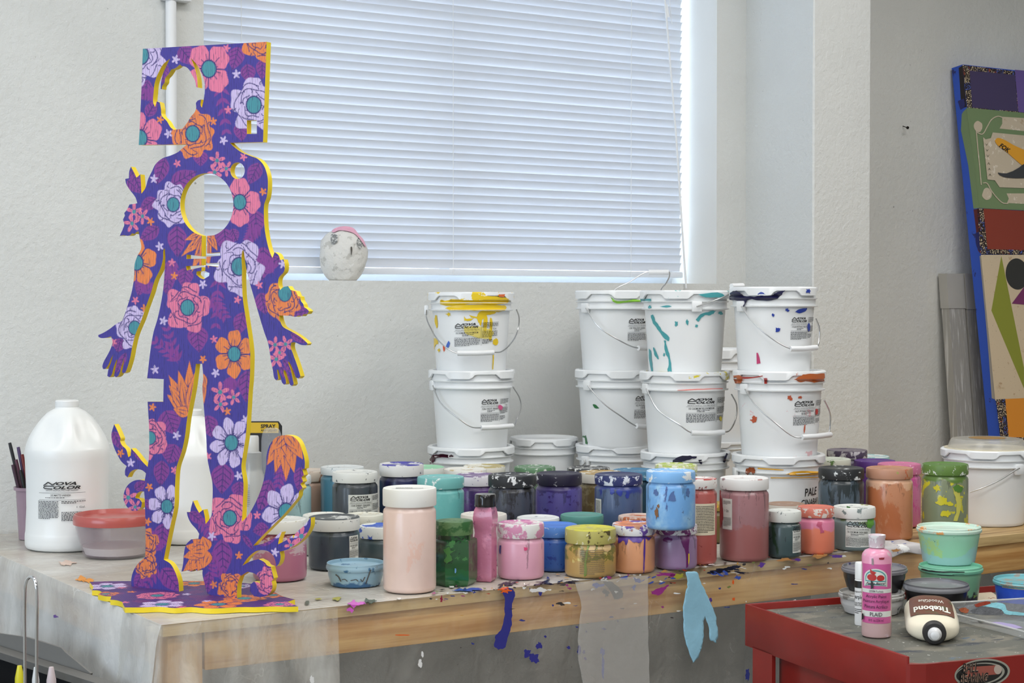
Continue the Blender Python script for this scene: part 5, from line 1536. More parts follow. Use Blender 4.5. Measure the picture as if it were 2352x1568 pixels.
c3[2].splash([[(1494, 724), (1500, 723), (1506, 736), (1516, 752), (1527, 764), (1539, 775), (1536, 782), (1526, 778), (1514, 760), (1500, 742)], [(1525, 782), (1530, 782), (1534, 806), (1541, 828), (1542, 853), (1533, 853), (1536, 832), (1528, 808)],
              [(1490, 800), (1495, 806), (1497, 830), (1500, 852), (1496, 852), (1490, 822)], [(1499, 797), (1503, 800), (1512, 820), (1512, 826), (1505, 818)], [(1515, 704), (1535, 701), (1544, 703), (1530, 706)], blob(1492, 705, 3, 4, 2), blob(1553, 743, 4, 6, 3), blob(1579, 741, 3, 7, 4), blob(1525, 814, 2, 3, 5),
              [(1598, 734), (1610, 722), (1632, 714), (1645, 714), (1636, 722), (1620, 724), (1604, 738)], [(1470, 686), (1495, 686), (1495, 693), (1472, 694)], [(1604, 676), (1660, 674), (1664, 682), (1620, 682)], blob(1655, 719, 5, 4, 6), blob(1600, 748, 4, 4, 7)], TE)
L, h = nova('102 CADMIUM YELLOW MEDIUM', True, 15)
c3[1].label(1576, 914, 1664, 970, L, h)
c3[1].splash([[(1556, 895), (1600, 893), (1660, 891), (1660, 893), (1600, 895), (1556, 897)]], paint((236, 130, 120)), .003)
c3[1].splash([blob(1656, 962, 3, 6, 4)], paint((226, 206, 60)), .0018)
c3[0].splash([[(1545, 1058), (1556, 1050), (1580, 1046), (1600, 1048), (1600, 1053), (1588, 1053), (1570, 1060), (1556, 1064), (1546, 1064)], [(1604, 1056), (1612, 1055), (1612, 1066), (1608, 1064)], [(1660, 1060), (1668, 1040), (1672, 1042), (1666, 1062)]], paint((28, 24, 56)), .003)
d = stack([dict(key='r3', label='bucket hand lettered in black at the foot of the blue splashed stack', cx=1788, w=213, ytop=1042, phase=.2, wire=[(1752, 1146), (1762, 1152), (1776, 1156)], ear=[(1690, 1085)], sp=[((220, 180, 90), (30, 30, 10), .72)], lsp=[((222, 190, 60), 36, .68), ((160, 70, 40), 40, .72)]),
           dict(key='r2', label='white bucket with rust red paint under its lid', cx=1790, w=213, ytop=850, phase=.35, wire=[(1711, 893), (1735, 930), (1780, 970), (1825, 1003), (1843, 1004), (1875, 1002), (1903, 997), (1907, 955), (1893, 918)], grip=[(1842, 1004), (1875, 1002), (1907, 998)], sp=[((228, 190, 194), (14, 14, 20), .64)], lsp=[((190, 96, 60), 30, .66), ((160, 40, 44), (20, 20, 60), .7)]),
           dict(key='r1', label='white bucket splattered with dark blue paint, topmost of its stack', cx=1777, w=203, D=.199, ytop=659, phase=.6, wire=[(1703, 703), (1725, 735), (1770, 775), (1815, 800), (1845, 800), (1877, 797), (1882, 770), (1882, 755), (1874, 732)], grip=[(1815, 801), (1845, 801), (1875, 798)], sp=[((50, 60, 120), 90, .76)], lsp=[((60, 90, 170), 30, .68)])])
NV = paint((26, 24, 66)); BLU = paint((40, 64, 160))
d[2].splash([[(1675, 672), (1690, 668), (1700, 672), (1708, 679), (1740, 680), (1770, 679), (1782, 672), (1804, 666), (1795, 676), (1782, 688), (1740, 689), (1716, 690), (1708, 704), (1700, 704), (1698, 692), (1676, 688)]], NV, .003)
d[2].splash([[(1740, 675), (1750, 670), (1758, 676), (1748, 682)], [(1826, 716), (1838, 709), (1854, 707), (1852, 713), (1836, 719)], blob(1786, 757, 6, 5, 3, .3), blob(1776, 724, 3, 4, 4), blob(1808, 712, 4, 4, 6, .5), blob(1857, 668, 7, 6, 7, .5), blob(1858, 751, 3, 10, 8, .1)], BLU, .0015)
d[2].splash([[(1738, 810), (1741, 810), (1747, 834), (1738, 836)]], paint((190, 60, 110)))
d[1].splash([[(1684, 862), (1700, 862), (1706, 872), (1700, 880), (1688, 880)], [(1824, 872), (1840, 862), (1860, 858), (1894, 857), (1894, 876), (1870, 877), (1850, 876), (1834, 876)]], paint((184, 96, 48)), .004)
d[1].splash([[(1700, 866), (1740, 864), (1752, 862), (1752, 864), (1730, 868), (1704, 869)], [(1754, 868), (1762, 868), (1762, 881), (1756, 881)]], paint((160, 50, 44)), .004)
d[1].splash([[(1848, 975), (1850, 975), (1849, 990), (1847, 996), (1846, 988)], blob(1731, 962, 6, 6, 5, .5), blob(1814, 914, 5, 6, 6, .5), blob(1838, 912, 6, 4, 7, .5)], paint((190, 90, 60)))
d[1].splash([blob(1876, 945, 3, 7, 3, .1)], paint((190, 40, 40)), .0018)
L, h = nova('115-B PHTHALO BLUE', True, 16)
d[2].label(1816, 728, 1866, 780, L, h)
L, h = nova('167 PYRROLE RED', True, 17)
d[1].label(1822, 920, 1884, 976, L, h)
L = Flat(); L.text('PALE', .12, .0, .5, .3, .012, .1, -.06); L.text('CINABAR', .02, .42, .75, .26, .012, .1, -.06)
d[0].label(1838, 1120, 1896, 1165, L, .75, None, BLACK, 'hand_lettering')
d[0].splash([[(1712, 1082), (1718, 1074), (1730, 1074), (1736, 1080), (1730, 1090), (1724, 1082), (1716, 1092)]], paint((140, 70, 34)), .003)
d[0].splash([[(1740, 1074), (1800, 1078), (1800, 1080), (1740, 1077)], [(1804, 1088), (1830, 1082), (1880, 1082), (1880, 1090), (1820, 1092)], [(1770, 1096), (1830, 1096), (1880, 1095), (1880, 1097), (1830, 1098), (1770, 1098)]], paint((216, 160, 40)), .004)
# columns behind
e = stack([dict(key='q3', label='lowest hidden bucket behind the teal streaked stack', cx=1470, w=184, ytop=1006, phase=.0),
           dict(key='q2', label='middle bucket behind the teal streaked stack', cx=1470, w=184, ytop=838, phase=.1),
           dict(key='q1', label='rear bucket with its bail handle standing up below the blind', cx=1470, w=184, ytop=672, phase=.1)])
P = e[2]
pl_p, pl_n = P.c, Vector((P.c.x, P.c.y, 0)).normalized()
pts = [P.loc(on_plane(a_, b_, P.c, pl_n)) for a_, b_ in [(1408, 676), (1410, 668), (1445, 648), (1488, 624), (1512, 624), (1537, 624), (1538, 631), (1530, 650), (1519, 664), (1516, 680)]]
wv = tube([Vector(p) for p in spline(pts, 5)], .0016, 8); mk('bail_wire', wv[0], wv[1], METAL, P.t)
g = [P.loc(on_plane(a_, b_, P.c, pl_n)) for a_, b_ in [(1490, 625), (1514, 625), (1536, 625)]]
gv = tube(g, .0066, 14); mk('grip', gv[0], gv[1], WHITE_PL, P.t)
g_ = stack([dict(key='s3', label='low bucket half hidden between the teal and blue splashed stacks', cx=1650, w=180, ytop=1010, phase=.3),
            dict(key='s2', label='upper bucket half hidden between the teal and blue splashed stacks', cx=1650, w=180, ytop=800, phase=.2, lsp=[((80, 140, 150), 30, .7)])])
# white tub beside the left column and big bucket on the right
P = pail('tub', 'short white bucket with a plain lid between the two bucket stacks', 1249, 158, 1004, SHEET, D=.17, phase=.9)
c_, R_ = depth_pos(2268, 208, .208, SHEET)
P = pail('big', 'white bucket with clear domed dish on its lid at the bench end', 2268, 208, 1030, SHEET, phase=.35, wire=[(2228, 1130), (2262, 1118), (2300, 1100), (2325, 1084), (2339, 1076), (2342, 1075)], ear=[(2340, 1078)], sp=[((190, 190, 186), 60, .78)], lsp=[((170, 150, 110), 40, .68)])
dm = sheer('clear_dome', srgb(206, 204, 196), .45, .2, 12, .2)
Dd = Vessel('clear_dish_lid', 'clear upturned plastic dish stained brown on the end bucket', 'lid', Vector((P.c.x, P.c.y, P.ztop + .006)))
rr = P.Rr
Dd.lathe('dish', [(rr * .86, 0), (rr * .84, .004), (rr * .79, .018), (rr * .76, .0215), (rr * .70, .0225), (.0006, .0225)], dm)
Dd.lathe('stain', [(rr * .02, .0232), (rr * .40, .0232), (rr * .38, .0238), (rr * .02, .0238)], mat('brown_stain', srgb(150, 116, 66), .5))
Dd.lathe('rim', [(rr * .86, -.001), (rr * .93, -.001), (rr * .93, .0015), (rr * .86, .0015)], mat('dish_rim', srgb(206, 196, 170), .4))
# ------------------------------------------------------------------ red tool cart
CZ = .862
RIM = CZ + .012
Bk = on_z(1733, 1393, RIM); Fr = on_z(2094, 1511, RIM)
ay = (Bk - Fr); ay.z = 0
DL = ay.length; ay.normalize()
ax = Vector((ay.y, -ay.x, 0))
cart_rot = math.atan2(ax.y, ax.x)
cart = thing('tool_cart', 'red steel tool cart with paint spattered grey top', 'cart', (Fr.x, Fr.y, 0), cart_rot)
def cl(p):
    d = p - Vector((Fr.x, Fr.y, 0))
    return Vector((d.dot(ax), d.dot(ay), p.z))
CW = .72
CH = cl(on_z(2160, 1517, RIM)).x       # corner chamfer
RED = mat('cart_red', srgb(134, 30, 24), .32, layers=[dict(color=srgb(206, 200, 194), scale=150, thr=.78, soft=.02), dict(color=srgb(70, 24, 20), scale=60, thr=.74, soft=.03)], var=.12, coat=.2)
GREYT = mat('cart_top', srgb(96, 96, 88), .6, layers=[dict(color=srgb(120, 116, 104), scale=14, thr=.5, soft=.1), dict(color=srgb(62, 66, 72), scale=(9, 30, 20), thr=.56, soft=.08), dict(color=srgb(84, 102, 118), scale=(12, 34, 20), thr=.63, soft=.05), dict(color=srgb(216, 216, 210), scale=130, thr=.655, soft=.02), dict(color=srgb(190, 176, 60), scale=100, thr=.75, soft=.02), dict(color=srgb(60, 80, 160), scale=90, thr=.75, soft=.02)])
# top sheet
top = [(CH * .9, .004), (CW, .004), (CW, DL + .027), (.004, DL + .027), (.004, .03 * .5)]
def prism(poly, z0, z1):
    n = len(poly)
    v = [(x, y, z0) for x, y in poly] + [(x, y, z1) for x, y in poly]
    f = [tuple(reversed(range(n))), tuple(range(n, 2 * n))] + [(i, (i + 1) % n, n + (i + 1) % n, n + i) for i in range(n)]
    return v, f
v, f = prism(top, CZ - .006, CZ)
mk('top_tray', v, f, GREYT, cart, False)
v = rbox(-.001, .005, .012, DL + .028, CZ - .062, RIM, .0015); mk('side_band', v[0], v[1], RED, cart)
v = rbox(-.001, CW, DL + .026, DL + .032, CZ - .062, RIM, .0015); mk('back_band', v[0], v[1], RED, cart)
v, f = prism([(CH * .9, 0), (CW, 0), (CW, .006), (CH * .9, .006)], CZ - .17, CZ + .0008); mk('front_panel', v, f, RED, cart, False)
v, f = prism([(CH * .9, 0), (CH * .9, .006), (.006, .022), (0, .018), (-.001, .012), (.003, .008)], CZ - .17, CZ + .0008); mk('corner_post', v, f, RED, cart, False)
v, f = prism([(-.001, .018), (.005, .018), (.005, .07), (-.001, .07)], .12, CZ - .060); mk('side_frame', v, f, RED, cart, False)
v, f = prism([(-.001, DL - .062), (.006, DL - .062), (.006, DL + .004), (-.001, DL + .004)], .12, CZ - .058); mk('side_frame', v, f, RED, cart, False)
v = rbox(.02, .024, .06, DL - .05, .14, CZ - .03, .001); mk('side_panel', v[0], v[1], RED, cart)
v = rbox(.01, CW - .01, .03, DL - .005, .12, .15, .002); mk('bottom_shelf', v[0], v[1], RED, cart)
for wx in (.05, CW - .05):
    for wy in (.06, DL - .06):
        w_ = tube([(wx - .012, wy, .045), (wx + .012, wy, .045)], .045, 20)
        add(w_, box(wx - .016, wx + .016, wy - .012, wy + .012, .04, .122))
        mk('caster', w_[0], w_[1], mat('caster_black', srgb(30, 30, 30), .5), cart)
# oval decal on the front
def dec(px, py, off=.0006):
    n = ay
    p = on_plane(px, py, Fr - ay * off, n)
    return cl(p)
def decal(name, poly, m, off):
    P = [dec(a, b, off) for a, b in poly]
    return mk(name, [tuple(p) for p in P], [tuple(range(len(P)))], m, cart, False)
def oval(cx, cy, rx, ry, rot, n=40):
    ca, sa = math.cos(rot), math.sin(rot)
    return [(cx + rx * math.cos(t) * ca - ry * math.sin(t) * sa, cy + rx * math.cos(t) * sa + ry * math.sin(t) * ca) for t in [2 * math.pi * k / n for k in range(n)]]
SIL = mat('decal_silver', srgb(150, 148, 136), .4); DBK = mat('decal_black', srgb(30, 28, 26), .4)
decal('decal', oval(2256, 1546, 64, 33, -.12), SIL, .0006)
decal('decal_field', oval(2255, 1546, 60, 29, -.12), DBK, .0010)
decal('decal_ring', oval(2251, 1547, 57, 25, -.12), SIL, .0012)
decal('decal_field', oval(2249, 1547, 53, 22.5, -.12), DBK, .0014)
decal('decal_bar', [(2215, 1532), (2292, 1527), (2292, 1548), (2220, 1554)], mat('decal_rose', srgb(150, 80, 68), .4), .0017)
decal('decal_ball', oval(2292, 1537, 9, 11, 0, 20), mat('decal_ball', srgb(176, 160, 148), .3), .002)
for off, bold, m in ((.0024, .055, mat('decal_rim', srgb(176, 140, 120), .4)), (.0028, .012, DBK)):
    L = Flat()
    L.text('BALL', 0, 0, 36, 22, bold, .25, -.05); L.text('BEARING', -6, 24, 66, 22, bold, .25, -.05)
    mk('decal_lettering', [tuple(dec(2210 + a, 1523 + b, off)) for a, b in L.v], L.f, m, cart, False)

# ------------------------------------------------------------------ things on the cart
def onz(a, b): return on_z(a, b, CZ + .0005)
g1 = tub('greytub', 'grey smeared tub on the cart under a black tub', 2002, 152, 1345, 1417, (190, 188, 186), (170, 168, 164), [S_((90, 92, 96), 'blot', .6), S_((60, 60, 60), 'fleck', .7)], [S_((120, 116, 110), 'blot', .56), S_((190, 180, 120), 'fleck', .7)], zb=CZ + .0005, taper=.84, lidpx=12)
tub('blacktub', 'black lidded tub stacked on the grey smeared tub', 2008, 150, 1288, 1364, (34, 33, 34), (116, 114, 118), [S_((54, 54, 56), 'haze', .6, None, .3)], [S_((70, 64, 100), 'blot', .6), S_((40, 40, 44), 'fleck', .64), S_((170, 168, 168), 'blot', .62)], zb=g1.ztop, taper=.84, lidpx=11)
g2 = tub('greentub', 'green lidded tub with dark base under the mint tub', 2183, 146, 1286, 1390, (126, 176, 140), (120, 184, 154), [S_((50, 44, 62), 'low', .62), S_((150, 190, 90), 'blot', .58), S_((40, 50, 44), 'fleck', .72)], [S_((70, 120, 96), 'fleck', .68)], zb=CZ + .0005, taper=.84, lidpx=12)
J = g2
J.splash([[(2116, 1305), (2150, 1311), (2216, 1312), (2216, 1314), (2150, 1314), (2116, 1308)], [(2150, 1319), (2190, 1319), (2216, 1318), (2190, 1322), (2160, 1321)]], BLACK)
tub('minttub', 'mint green tub with orange smeared lid, top of the green stack', 2179, 148, 1198, 1301, (158, 204, 176), (196, 218, 202), [S_((176, 206, 140), 'blot', .52, 20), S_((160, 200, 200), 'low', .55), S_((96, 120, 90), 'fleck', .68)], [S_((232, 160, 100), 'blot', .56, 26), S_((222, 226, 220), 'fleck', .62), S_((200, 70, 50), 'fleck', .76, 60)], zb=g2.ztop, taper=.80, lidpx=11)
tub('blackfront', 'black lidded tub standing directly on the cart behind the glue bottle', 2150, 150, 1326, 1416, (24, 23, 25), (122, 122, 126), [S_((40, 40, 44), 'haze', .5)], [S_((88, 88, 90), 'top', .3), S_((150, 150, 154), 'blot', .6)], zb=CZ + .0005, taper=.84, lidpx=13)
J = tub('royaltub', 'royal blue tub with an aqua smeared lid on the cart', 2358, 152, 1317, 1406, (48, 84, 198), (110, 172, 180), [S_((60, 100, 210), 'haze', .5)], [S_((150, 148, 140), 'blot', .5, 26), S_((70, 180, 200), 'blot', .62)], zb=CZ + .0005, taper=.86, lidpx=11)
L = Flat(); L.small(0, 0, 1, .3, 3, 9, .4)
J.label(2303, 1345, 2352, 1352, L, .3, mat('news_label', srgb(190, 184, 168), .6))
# paint bottle with a printed band
c, R = base_pos(2013, 68, 1467, CZ + .0005)
H = top_z(c, R * .5, 2013, 1231) - CZ
J = Vessel('acrylic_bottle', 'pink acrylic paint bottle with fruit logo standing on the cart', 'bottle', c)
zz = lambda py: at_depth(2013, py, depth_of(c) - R).z - CZ - .0005
prof = [(R * .86, 0), (R * .97, .002), (R, .006), (R, zz(1281)), (R * .95, zz(1275)), (R * .80, zz(1268)), (R * .55, zz(1264)), (R * .42, zz(1262)), (R * .42, zz(1256))]
J.prof = prof
J.lathe('body', prof, mat('pink_acrylic', srgb(196, 164, 162), .3, layers=[dict(color=srgb(222, 150, 176), scale=12, thr=.5, gz=30, z0=zz(1300)), dict(color=srgb(206, 180, 186), scale=50, thr=.62)], coat=.2))
J.lathe('cap', [(R * .44, zz(1262)), (R * .54, zz(1261)), (R * .55, zz(1240)), (R * .58, zz(1238)), (R * .58, zz(1232)), (R * .5, H), (.0006, H)], mat('cap_white', srgb(206, 190, 196), .4, layers=[dict(color=srgb(228, 226, 226), scale=60, thr=.5), dict(color=srgb(200, 110, 150), scale=60, thr=.66)]))
PHS = math.radians(66)
def band(y0, y1, p0, p1, m, off, name):
    n = 16
    v = []; f = []
    z0, z1 = zz(y1), zz(y0)
    for i in range(n + 1):
        ph = p0 + (p1 - p0) * i / n
        v += [J.at(ph, z0, off), J.at(ph, z1, off)]
    for i in range(n):
        f.append((2 * i, 2 * i + 2, 2 * i + 3, 2 * i + 1))
    return mk(name, v, f, m, J.t)
bd = band(1296, 1432, -PHS, PHS, mat('fuchsia_label', srgb(198, 90, 146), .4), .0004, 'printed_band')
band(1353, 1362, -PHS, PHS, PAPER, .0007, 'white_strip'); band(1404, 1417, -PHS, PHS, PAPER, .0007, 'white_strip')
def onb(px, py, off):
    s_ = (px - 2013) / 34.0
    ph = math.asin(max(-.97, min(.97, s_)))
    return J.at(ph, zz(py), off)
def bpoly(name, P, m, off):
    W, Tt = fill([P], 5)
    mk(name, [onb(a, b, off) for a, b in W], [tuple(int(i) for i in reversed(t)) for t in Tt], m, J.t)
arch = lambda x0, x1, y0, yb, n=14: [(x0, yb)] + [((x0 + x1) / 2 - (x1 - x0) / 2 * math.cos(math.pi * k / n), y0 + (x1 - x0) / 2 * .78 - (x1 - x0) / 2 * .78 * math.sin(math.pi * k / n)) for k in range(n + 1)] + [(x1, yb)]
TL = mat('logo_teal', srgb(80, 150, 150), .4); RD = mat('logo_red', srgb(176, 44, 40), .4)
bpoly('logo_ground', arch(1986, 2036, 1306, 1348), PAPER, .0009)
bpoly('logo_arch', arch(1989, 2033, 1309, 1346), TL, .0012)
bpoly('logo_field', arch(1991, 2031, 1312, 1334), PAPER, .0015)
bpoly('apple', blob(2003, 1326, 10, 8, 1, .05), RD, .0018); bpoly('apple', blob(2021, 1327, 8, 7, 2, .05), RD, .0020)
bpoly('apple_leaf', [(1999, 1306), (2004, 1311), (2012, 1314), (2008, 1320), (2000, 1317)], RD, .0022)
bpoly('logo_plate', [(1990, 1336), (2032, 1336), (2032, 1344), (1990, 1344)], PAPER, .0022)
L = Flat()
L.text('Apple Barrel', 1991, 1336.5, 40, 7, .01, .3)
for t_, y, w_, h_ in (('20584 Fuchsia', 1355, 29, 5), ('Acrylic Paint', 1366, 42, 9), ('Peinture Acrylique', 1377, 52, 9), ('Pintura Acrilico', 1389, 47, 8), ('PLAID', 1406, 25, 9), ('8 fl. oz./236 ml', 1421, 30, 6)):
    L.text(t_, 2013 - w_ / 2 - 1, y, w_, h_, .006)
mk('lettering', [onb(a, b, .0026) for a, b in L.v], L.f, mat('dark_navy_ink', srgb(50, 24, 50), .5), J.t, False)
J.splash([[(2002, 1282), (2006, 1282), (2007, 1298), (2002, 1297)]], paint((150, 130, 134)))
J.splash([[(2019, 1281), (2032, 1280), (2030, 1284), (2020, 1285)]], paint((140, 40, 50)))
J.splash([[(2000, 1332), (2004, 1336), (2006, 1350), (2000, 1352)], [(1980, 1408), (1983, 1408), (1983, 1420), (1979, 1424)]], BLACK, .003)
# glue stick
c, R = base_pos(1979, 32, 1437, CZ + .0005)
H = top_z(c, R, 1979, 1289) - CZ
J = Vessel('glue_stick', 'white glue stick standing behind the pink acrylic bottle', 'glue stick', c)
J.prof = [(R, 0), (R, H)]
J.lathe('barrel', [(R * .95, 0), (R, .002), (R, H * .72), (R * .94, H * .725), (R * .94, H * .74)], mat('glue_white', srgb(228, 228, 226), .4))
J.lathe('cap', [(R * .9, H * .735), (R * .98, H * .74), (R * .98, H * .98), (R * .9, H), (.0006, H)], mat('glue_white', srgb(228, 228, 226), .4))
J.lathe('black_band', [(R * 1.002, H * .60), (R * 1.015, H * .60), (R * 1.015, H * .71), (R * 1.002, H * .71)], DBK, closed=False) if False else mk('black_band', *lathe([(R * 1.002, H * .60), (R * 1.015, H * .60), (R * 1.015, H * .71), (R * 1.002, H * .71)], 30, True), DBK, J.t)
L = Flat(); L.text('disappearing', 0, 0, .9, .12); L.text('purple', 0, .2, .9, .25, .01); L.text('GLUE STICK', 0, .55, .9, .18, .01); L.small(0, .85, .9, 1.1, 3, 3)
mk('lettering', [J.at(-1.25 + a * 1.5, H * .56 - b * H * .34, .0004) for a, b in L.v], L.f, BLACK, J.t, False)
# glue bottle lying on its side, cap towards the camera
b0, b1 = on_z(2132, 1432, CZ + .0005), on_z(2147, 1484, CZ + .0005)
axd = (b1 - b0); axd.z = 0; Lb = .155; axd.normalize(); sdv = Vector((axd.y, -axd.x, 0))
if sdv.dot(RGT) < 0: sdv = -sdv
b1 = b1 + axd * -.012
secs = [(0, .020, .014), (.03, .037, .024), (.12, .0405, .0265), (.40, .0425, .0235), (.60, .0425, .0205), (.74, .040, .0175), (.84, .030, .0155), (.91, .0175, .0145), (.95, .0145, .0140)]
root = b1 - axd * Lb
gb = thing('glue_bottle', 'cream wood glue bottle lying on the cart, black cap forward', 'bottle', (root.x, root.y, CZ + .0005))
v, f = [], []
ns = 28
smooth_secs = [tuple(p) for p in spline(secs, 4)]
for (s_, hw, hh) in smooth_secs:
    for k in range(ns):
        a_ = 2 * math.pi * k / ns
        p = axd * (s_ * Lb) + sdv * (hw * math.copysign(abs(math.cos(a_)) ** .75, math.cos(a_))) + Vector((0, 0, max(hh, .0190 * min(1, s_)) + hh * math.copysign(abs(math.sin(a_)) ** .8, math.sin(a_))))
        if p.z < 0: p.z = 0
        v.append(tuple(p))
for i in range(len(smooth_secs) - 1):
    for k in range(ns):
        k2 = (k + 1) % ns
        f.append((i * ns + k, (i + 1) * ns + k, (i + 1) * ns + k2, i * ns + k2))
f.append(tuple(range(ns))); f.append(tuple(reversed(range((len(smooth_secs) - 1) * ns, len(smooth_secs) * ns))))
mk('body', v, f, mat('glue_cream', srgb(226, 218, 196), .35, coat=.2), gb, edge_split=70)
def ax_lathe(name, prof, m):
    v, f = lathe(prof, 32)
    vv = [tuple(axd * (z + Lb * .93) + sdv * x + Vector((0, 0, .0190 + y))) for x, y, z in v]
    mk(name, vv, f, m, gb)
ax_lathe('cap_ring', [(.014, 0), (.0185, .001), (.0185, .014), (.016, .017), (.009, .0175)], mat('ribbed_black', srgb(40, 38, 38), .5, bump=((1, 1, 1), 0, .001)))
ax_lathe('nozzle', [(.0105, .0165), (.0108, .022), (.0075, .026), (.007, .034), (.003, .036)], mat('nozzle_white', srgb(206, 206, 206), .3))
def bsurf(s_, u, off=.0006):
    hw = float(np.interp(s_, [q[0] for q in smooth_secs], [q[1] for q in smooth_secs])); hh = float(np.interp(s_, [q[0] for q in smooth_secs], [q[2] for q in smooth_secs]))
    ca = max(-1, min(1, u)); a_ = math.acos(math.copysign(abs(ca) ** (1 / .75), ca))
    return tuple(axd * (s_ * Lb) + sdv * (hw * u) + Vector((0, 0, max(hh, .0190 * min(1, s_)) + hh * math.sin(a_) ** .8 + off)))
def bpatch(name, s0, s1, u0, u1, m, off, n=24):
    v = [bsurf(s0 + (s1 - s0) * i / n, u0 + (u1 - u0) * j / n, off) for i in range(n + 1) for j in range(n + 1)]
    f = [(i * (n + 1) + j, (i + 1) * (n + 1) + j, (i + 1) * (n + 1) + j + 1, i * (n + 1) + j + 1) for i in range(n) for j in range(n)]
    return mk(name, v, f, m, gb)
lb = bpatch('bottle_label', .04, .66, -.82, .82, mat('glue_label', srgb(104, 62, 46), .4, layers=[dict(color=srgb(74, 84, 52), scale=30, thr=.55, soft=.1)]), .0013)
L = Flat(); L.text('Titebond', 0, 0, 1, .3, .03); L.text('WoodGlue', .15, .5, .7, .16)
mk('lettering', [bsurf(.60 - b * .5, .68 - a * 1.36, .0020) for a, b in L.v], L.f, mat('letter_white', srgb(226, 226, 216), .5), lb, False)
# clear clamshell used as a palette
cs = thing('clear_palette_tray', 'clear plastic clamshell tray smeared with grey and blue paint', 'tray', (onz(2250, 1420).x, onz(2250, 1420).y, CZ + .0005))
o0 = Vector((onz(2250, 1420).x, onz(2250, 1420).y, CZ + .0005))
bk0, bk1 = on_z(2150, 1386, CZ + .030), on_z(2420, 1370, CZ + .034)      # straight rear rim, just in front of the tubs
rimp = [on_z(2134, 1391, CZ + .028)] + [bk0.lerp(bk1, k / 4) for k in range(5)] + [on_z(a, b, CZ + z_) for a, b, z_ in [(2470, 1440, .014), (2400, 1462, .014), (2352, 1450, .014), (2300, 1436, .014), (2250, 1424, .014), (2200, 1411, .014), (2160, 1400, .018)]]
ctr_ = sum(rimp, Vector()) / len(rimp)
lowp = [ctr_ + (p - ctr_) * .90 for p in rimp]
S = ([], [])
n = len(rimp)
for p in rimp: S[0].append(tuple(ctr_ + (p - ctr_) * 1.03 - o0))
for p in rimp: S[0].append(tuple(p - o0))
for p in lowp: S[0].append((p.x - o0.x, p.y - o0.y, .001))
for r_ in range(2):
    for i in range(n):
        j = (i + 1) % n
        S[1].append((r_ * n + i, r_ * n + j, (r_ + 1) * n + j, (r_ + 1) * n + i))
S[1].append(tuple(range(2 * n, 3 * n)))
ob = mk('tray', S[0], S[1], sheer('clear_tray', srgb(206, 206, 202), .16, .08, 60, .3), cs)
md = ob.modifiers.new('thickness', 'SOLIDIFY'); md.thickness = .0008
rv = tube([Vector(p) for p in spline([tuple(p - o0) for p in rimp + rimp[:1]], 3)], .0016, 8)
mk('tray_rim', rv[0], rv[1], sheer('tray_rim', srgb(214, 214, 210), .55, .08, 60, .2), cs)
# smears on the tray's rear wall and on its floor
wl0, wl1, wl2 = bk0, bk1, ctr_ + (bk0 - ctr_) * .90
wl2.z = CZ + .0015
wn = (wl1 - wl0).cross(wl2 - wl0).normalized()
if wn.dot(CAM - wl0) < 0: wn = -wn
def tpaint(P, rgb, k, wall):
    L_ = ragged([tuple(p) for p in spline(P, 4, True, 70)], .5, int(P[0][0]))
    W, Tt = fill([L_], 9)
    hit_ = (lambda a, b: on_plane(a, b, wl0 + wn * (.0012 + .0003 * k), wn)) if wall else (lambda a, b: on_z(a, b, CZ + .0020 + .0004 * k))
    mk('palette_paint', [tuple(hit_(a, b) - o0) for a, b in W], [tuple(int(i) for i in reversed(t)) for t in Tt], mat('pal_%d_%d_%d' % rgb, srgb(*rgb), .35, bump=(60, .6, .006)), cs)
tpaint([(2196, 1394), (2230, 1388), (2270, 1385), (2310, 1384), (2352, 1388), (2400, 1392), (2400, 1410), (2352, 1413), (2300, 1413), (2250, 1410), (2206, 1402)], (126, 128, 130), 0, True)
tpaint([(2228, 1402), (2250, 1394), (2280, 1394), (2304, 1403), (2304, 1411), (2270, 1412), (2238, 1409)], (96, 98, 102), 1, True)
tpaint([(2252, 1391), (2276, 1384), (2300, 1385), (2309, 1389), (2312, 1400), (2330, 1404), (2356, 1408), (2356, 1413), (2326, 1412), (2308, 1409), (2300, 1400), (2270, 1393)], (140, 204, 216), 2, True)
tpaint([(2238, 1388), (2252, 1383), (2274, 1382), (2276, 1385), (2256, 1391), (2242, 1393)], (150, 56, 34), 3, True)
tpaint([(2202, 1398), (2216, 1395), (2226, 1400), (2222, 1407), (2208, 1405)], (160, 84, 50), 4, True)
tpaint([(2225, 1424), (2260, 1422), (2310, 1424), (2352, 1428), (2380, 1440), (2352, 1446), (2310, 1440), (2270, 1432), (2240, 1428)], (126, 128, 130), 0, False)
tpaint([(2270, 1429), (2296, 1428), (2330, 1434), (2350, 1441), (2330, 1443), (2300, 1438)], (170, 156, 200), 1, False)
tpaint([(2244, 1424), (2258, 1424), (2262, 1428), (2250, 1429)], (26, 26, 26), 2, False)
# paper scrap behind the tubs
W, Tt = fill([[tuple(p) for p in spline([(2238, 1362), (2252, 1357), (2274, 1358), (2288, 1366), (2300, 1376), (2270, 1378), (2240, 1376)], 3, True)]], 8)
o_ = mk('paper_scrap', [tuple(on_z(a, b, CZ + .0012)) for a, b in W], [tuple(int(i) for i in reversed(t)) for t in Tt], mat('scrap', srgb(222, 206, 180), .6, layers=[dict(color=srgb(150, 60, 50), scale=50, thr=.6)]))
md = o_.modifiers.new('thickness', 'SOLIDIFY'); md.thickness = .0008
tag(o_, 'cream paper scrap with red marks on the cart behind the palette tray', 'paper')
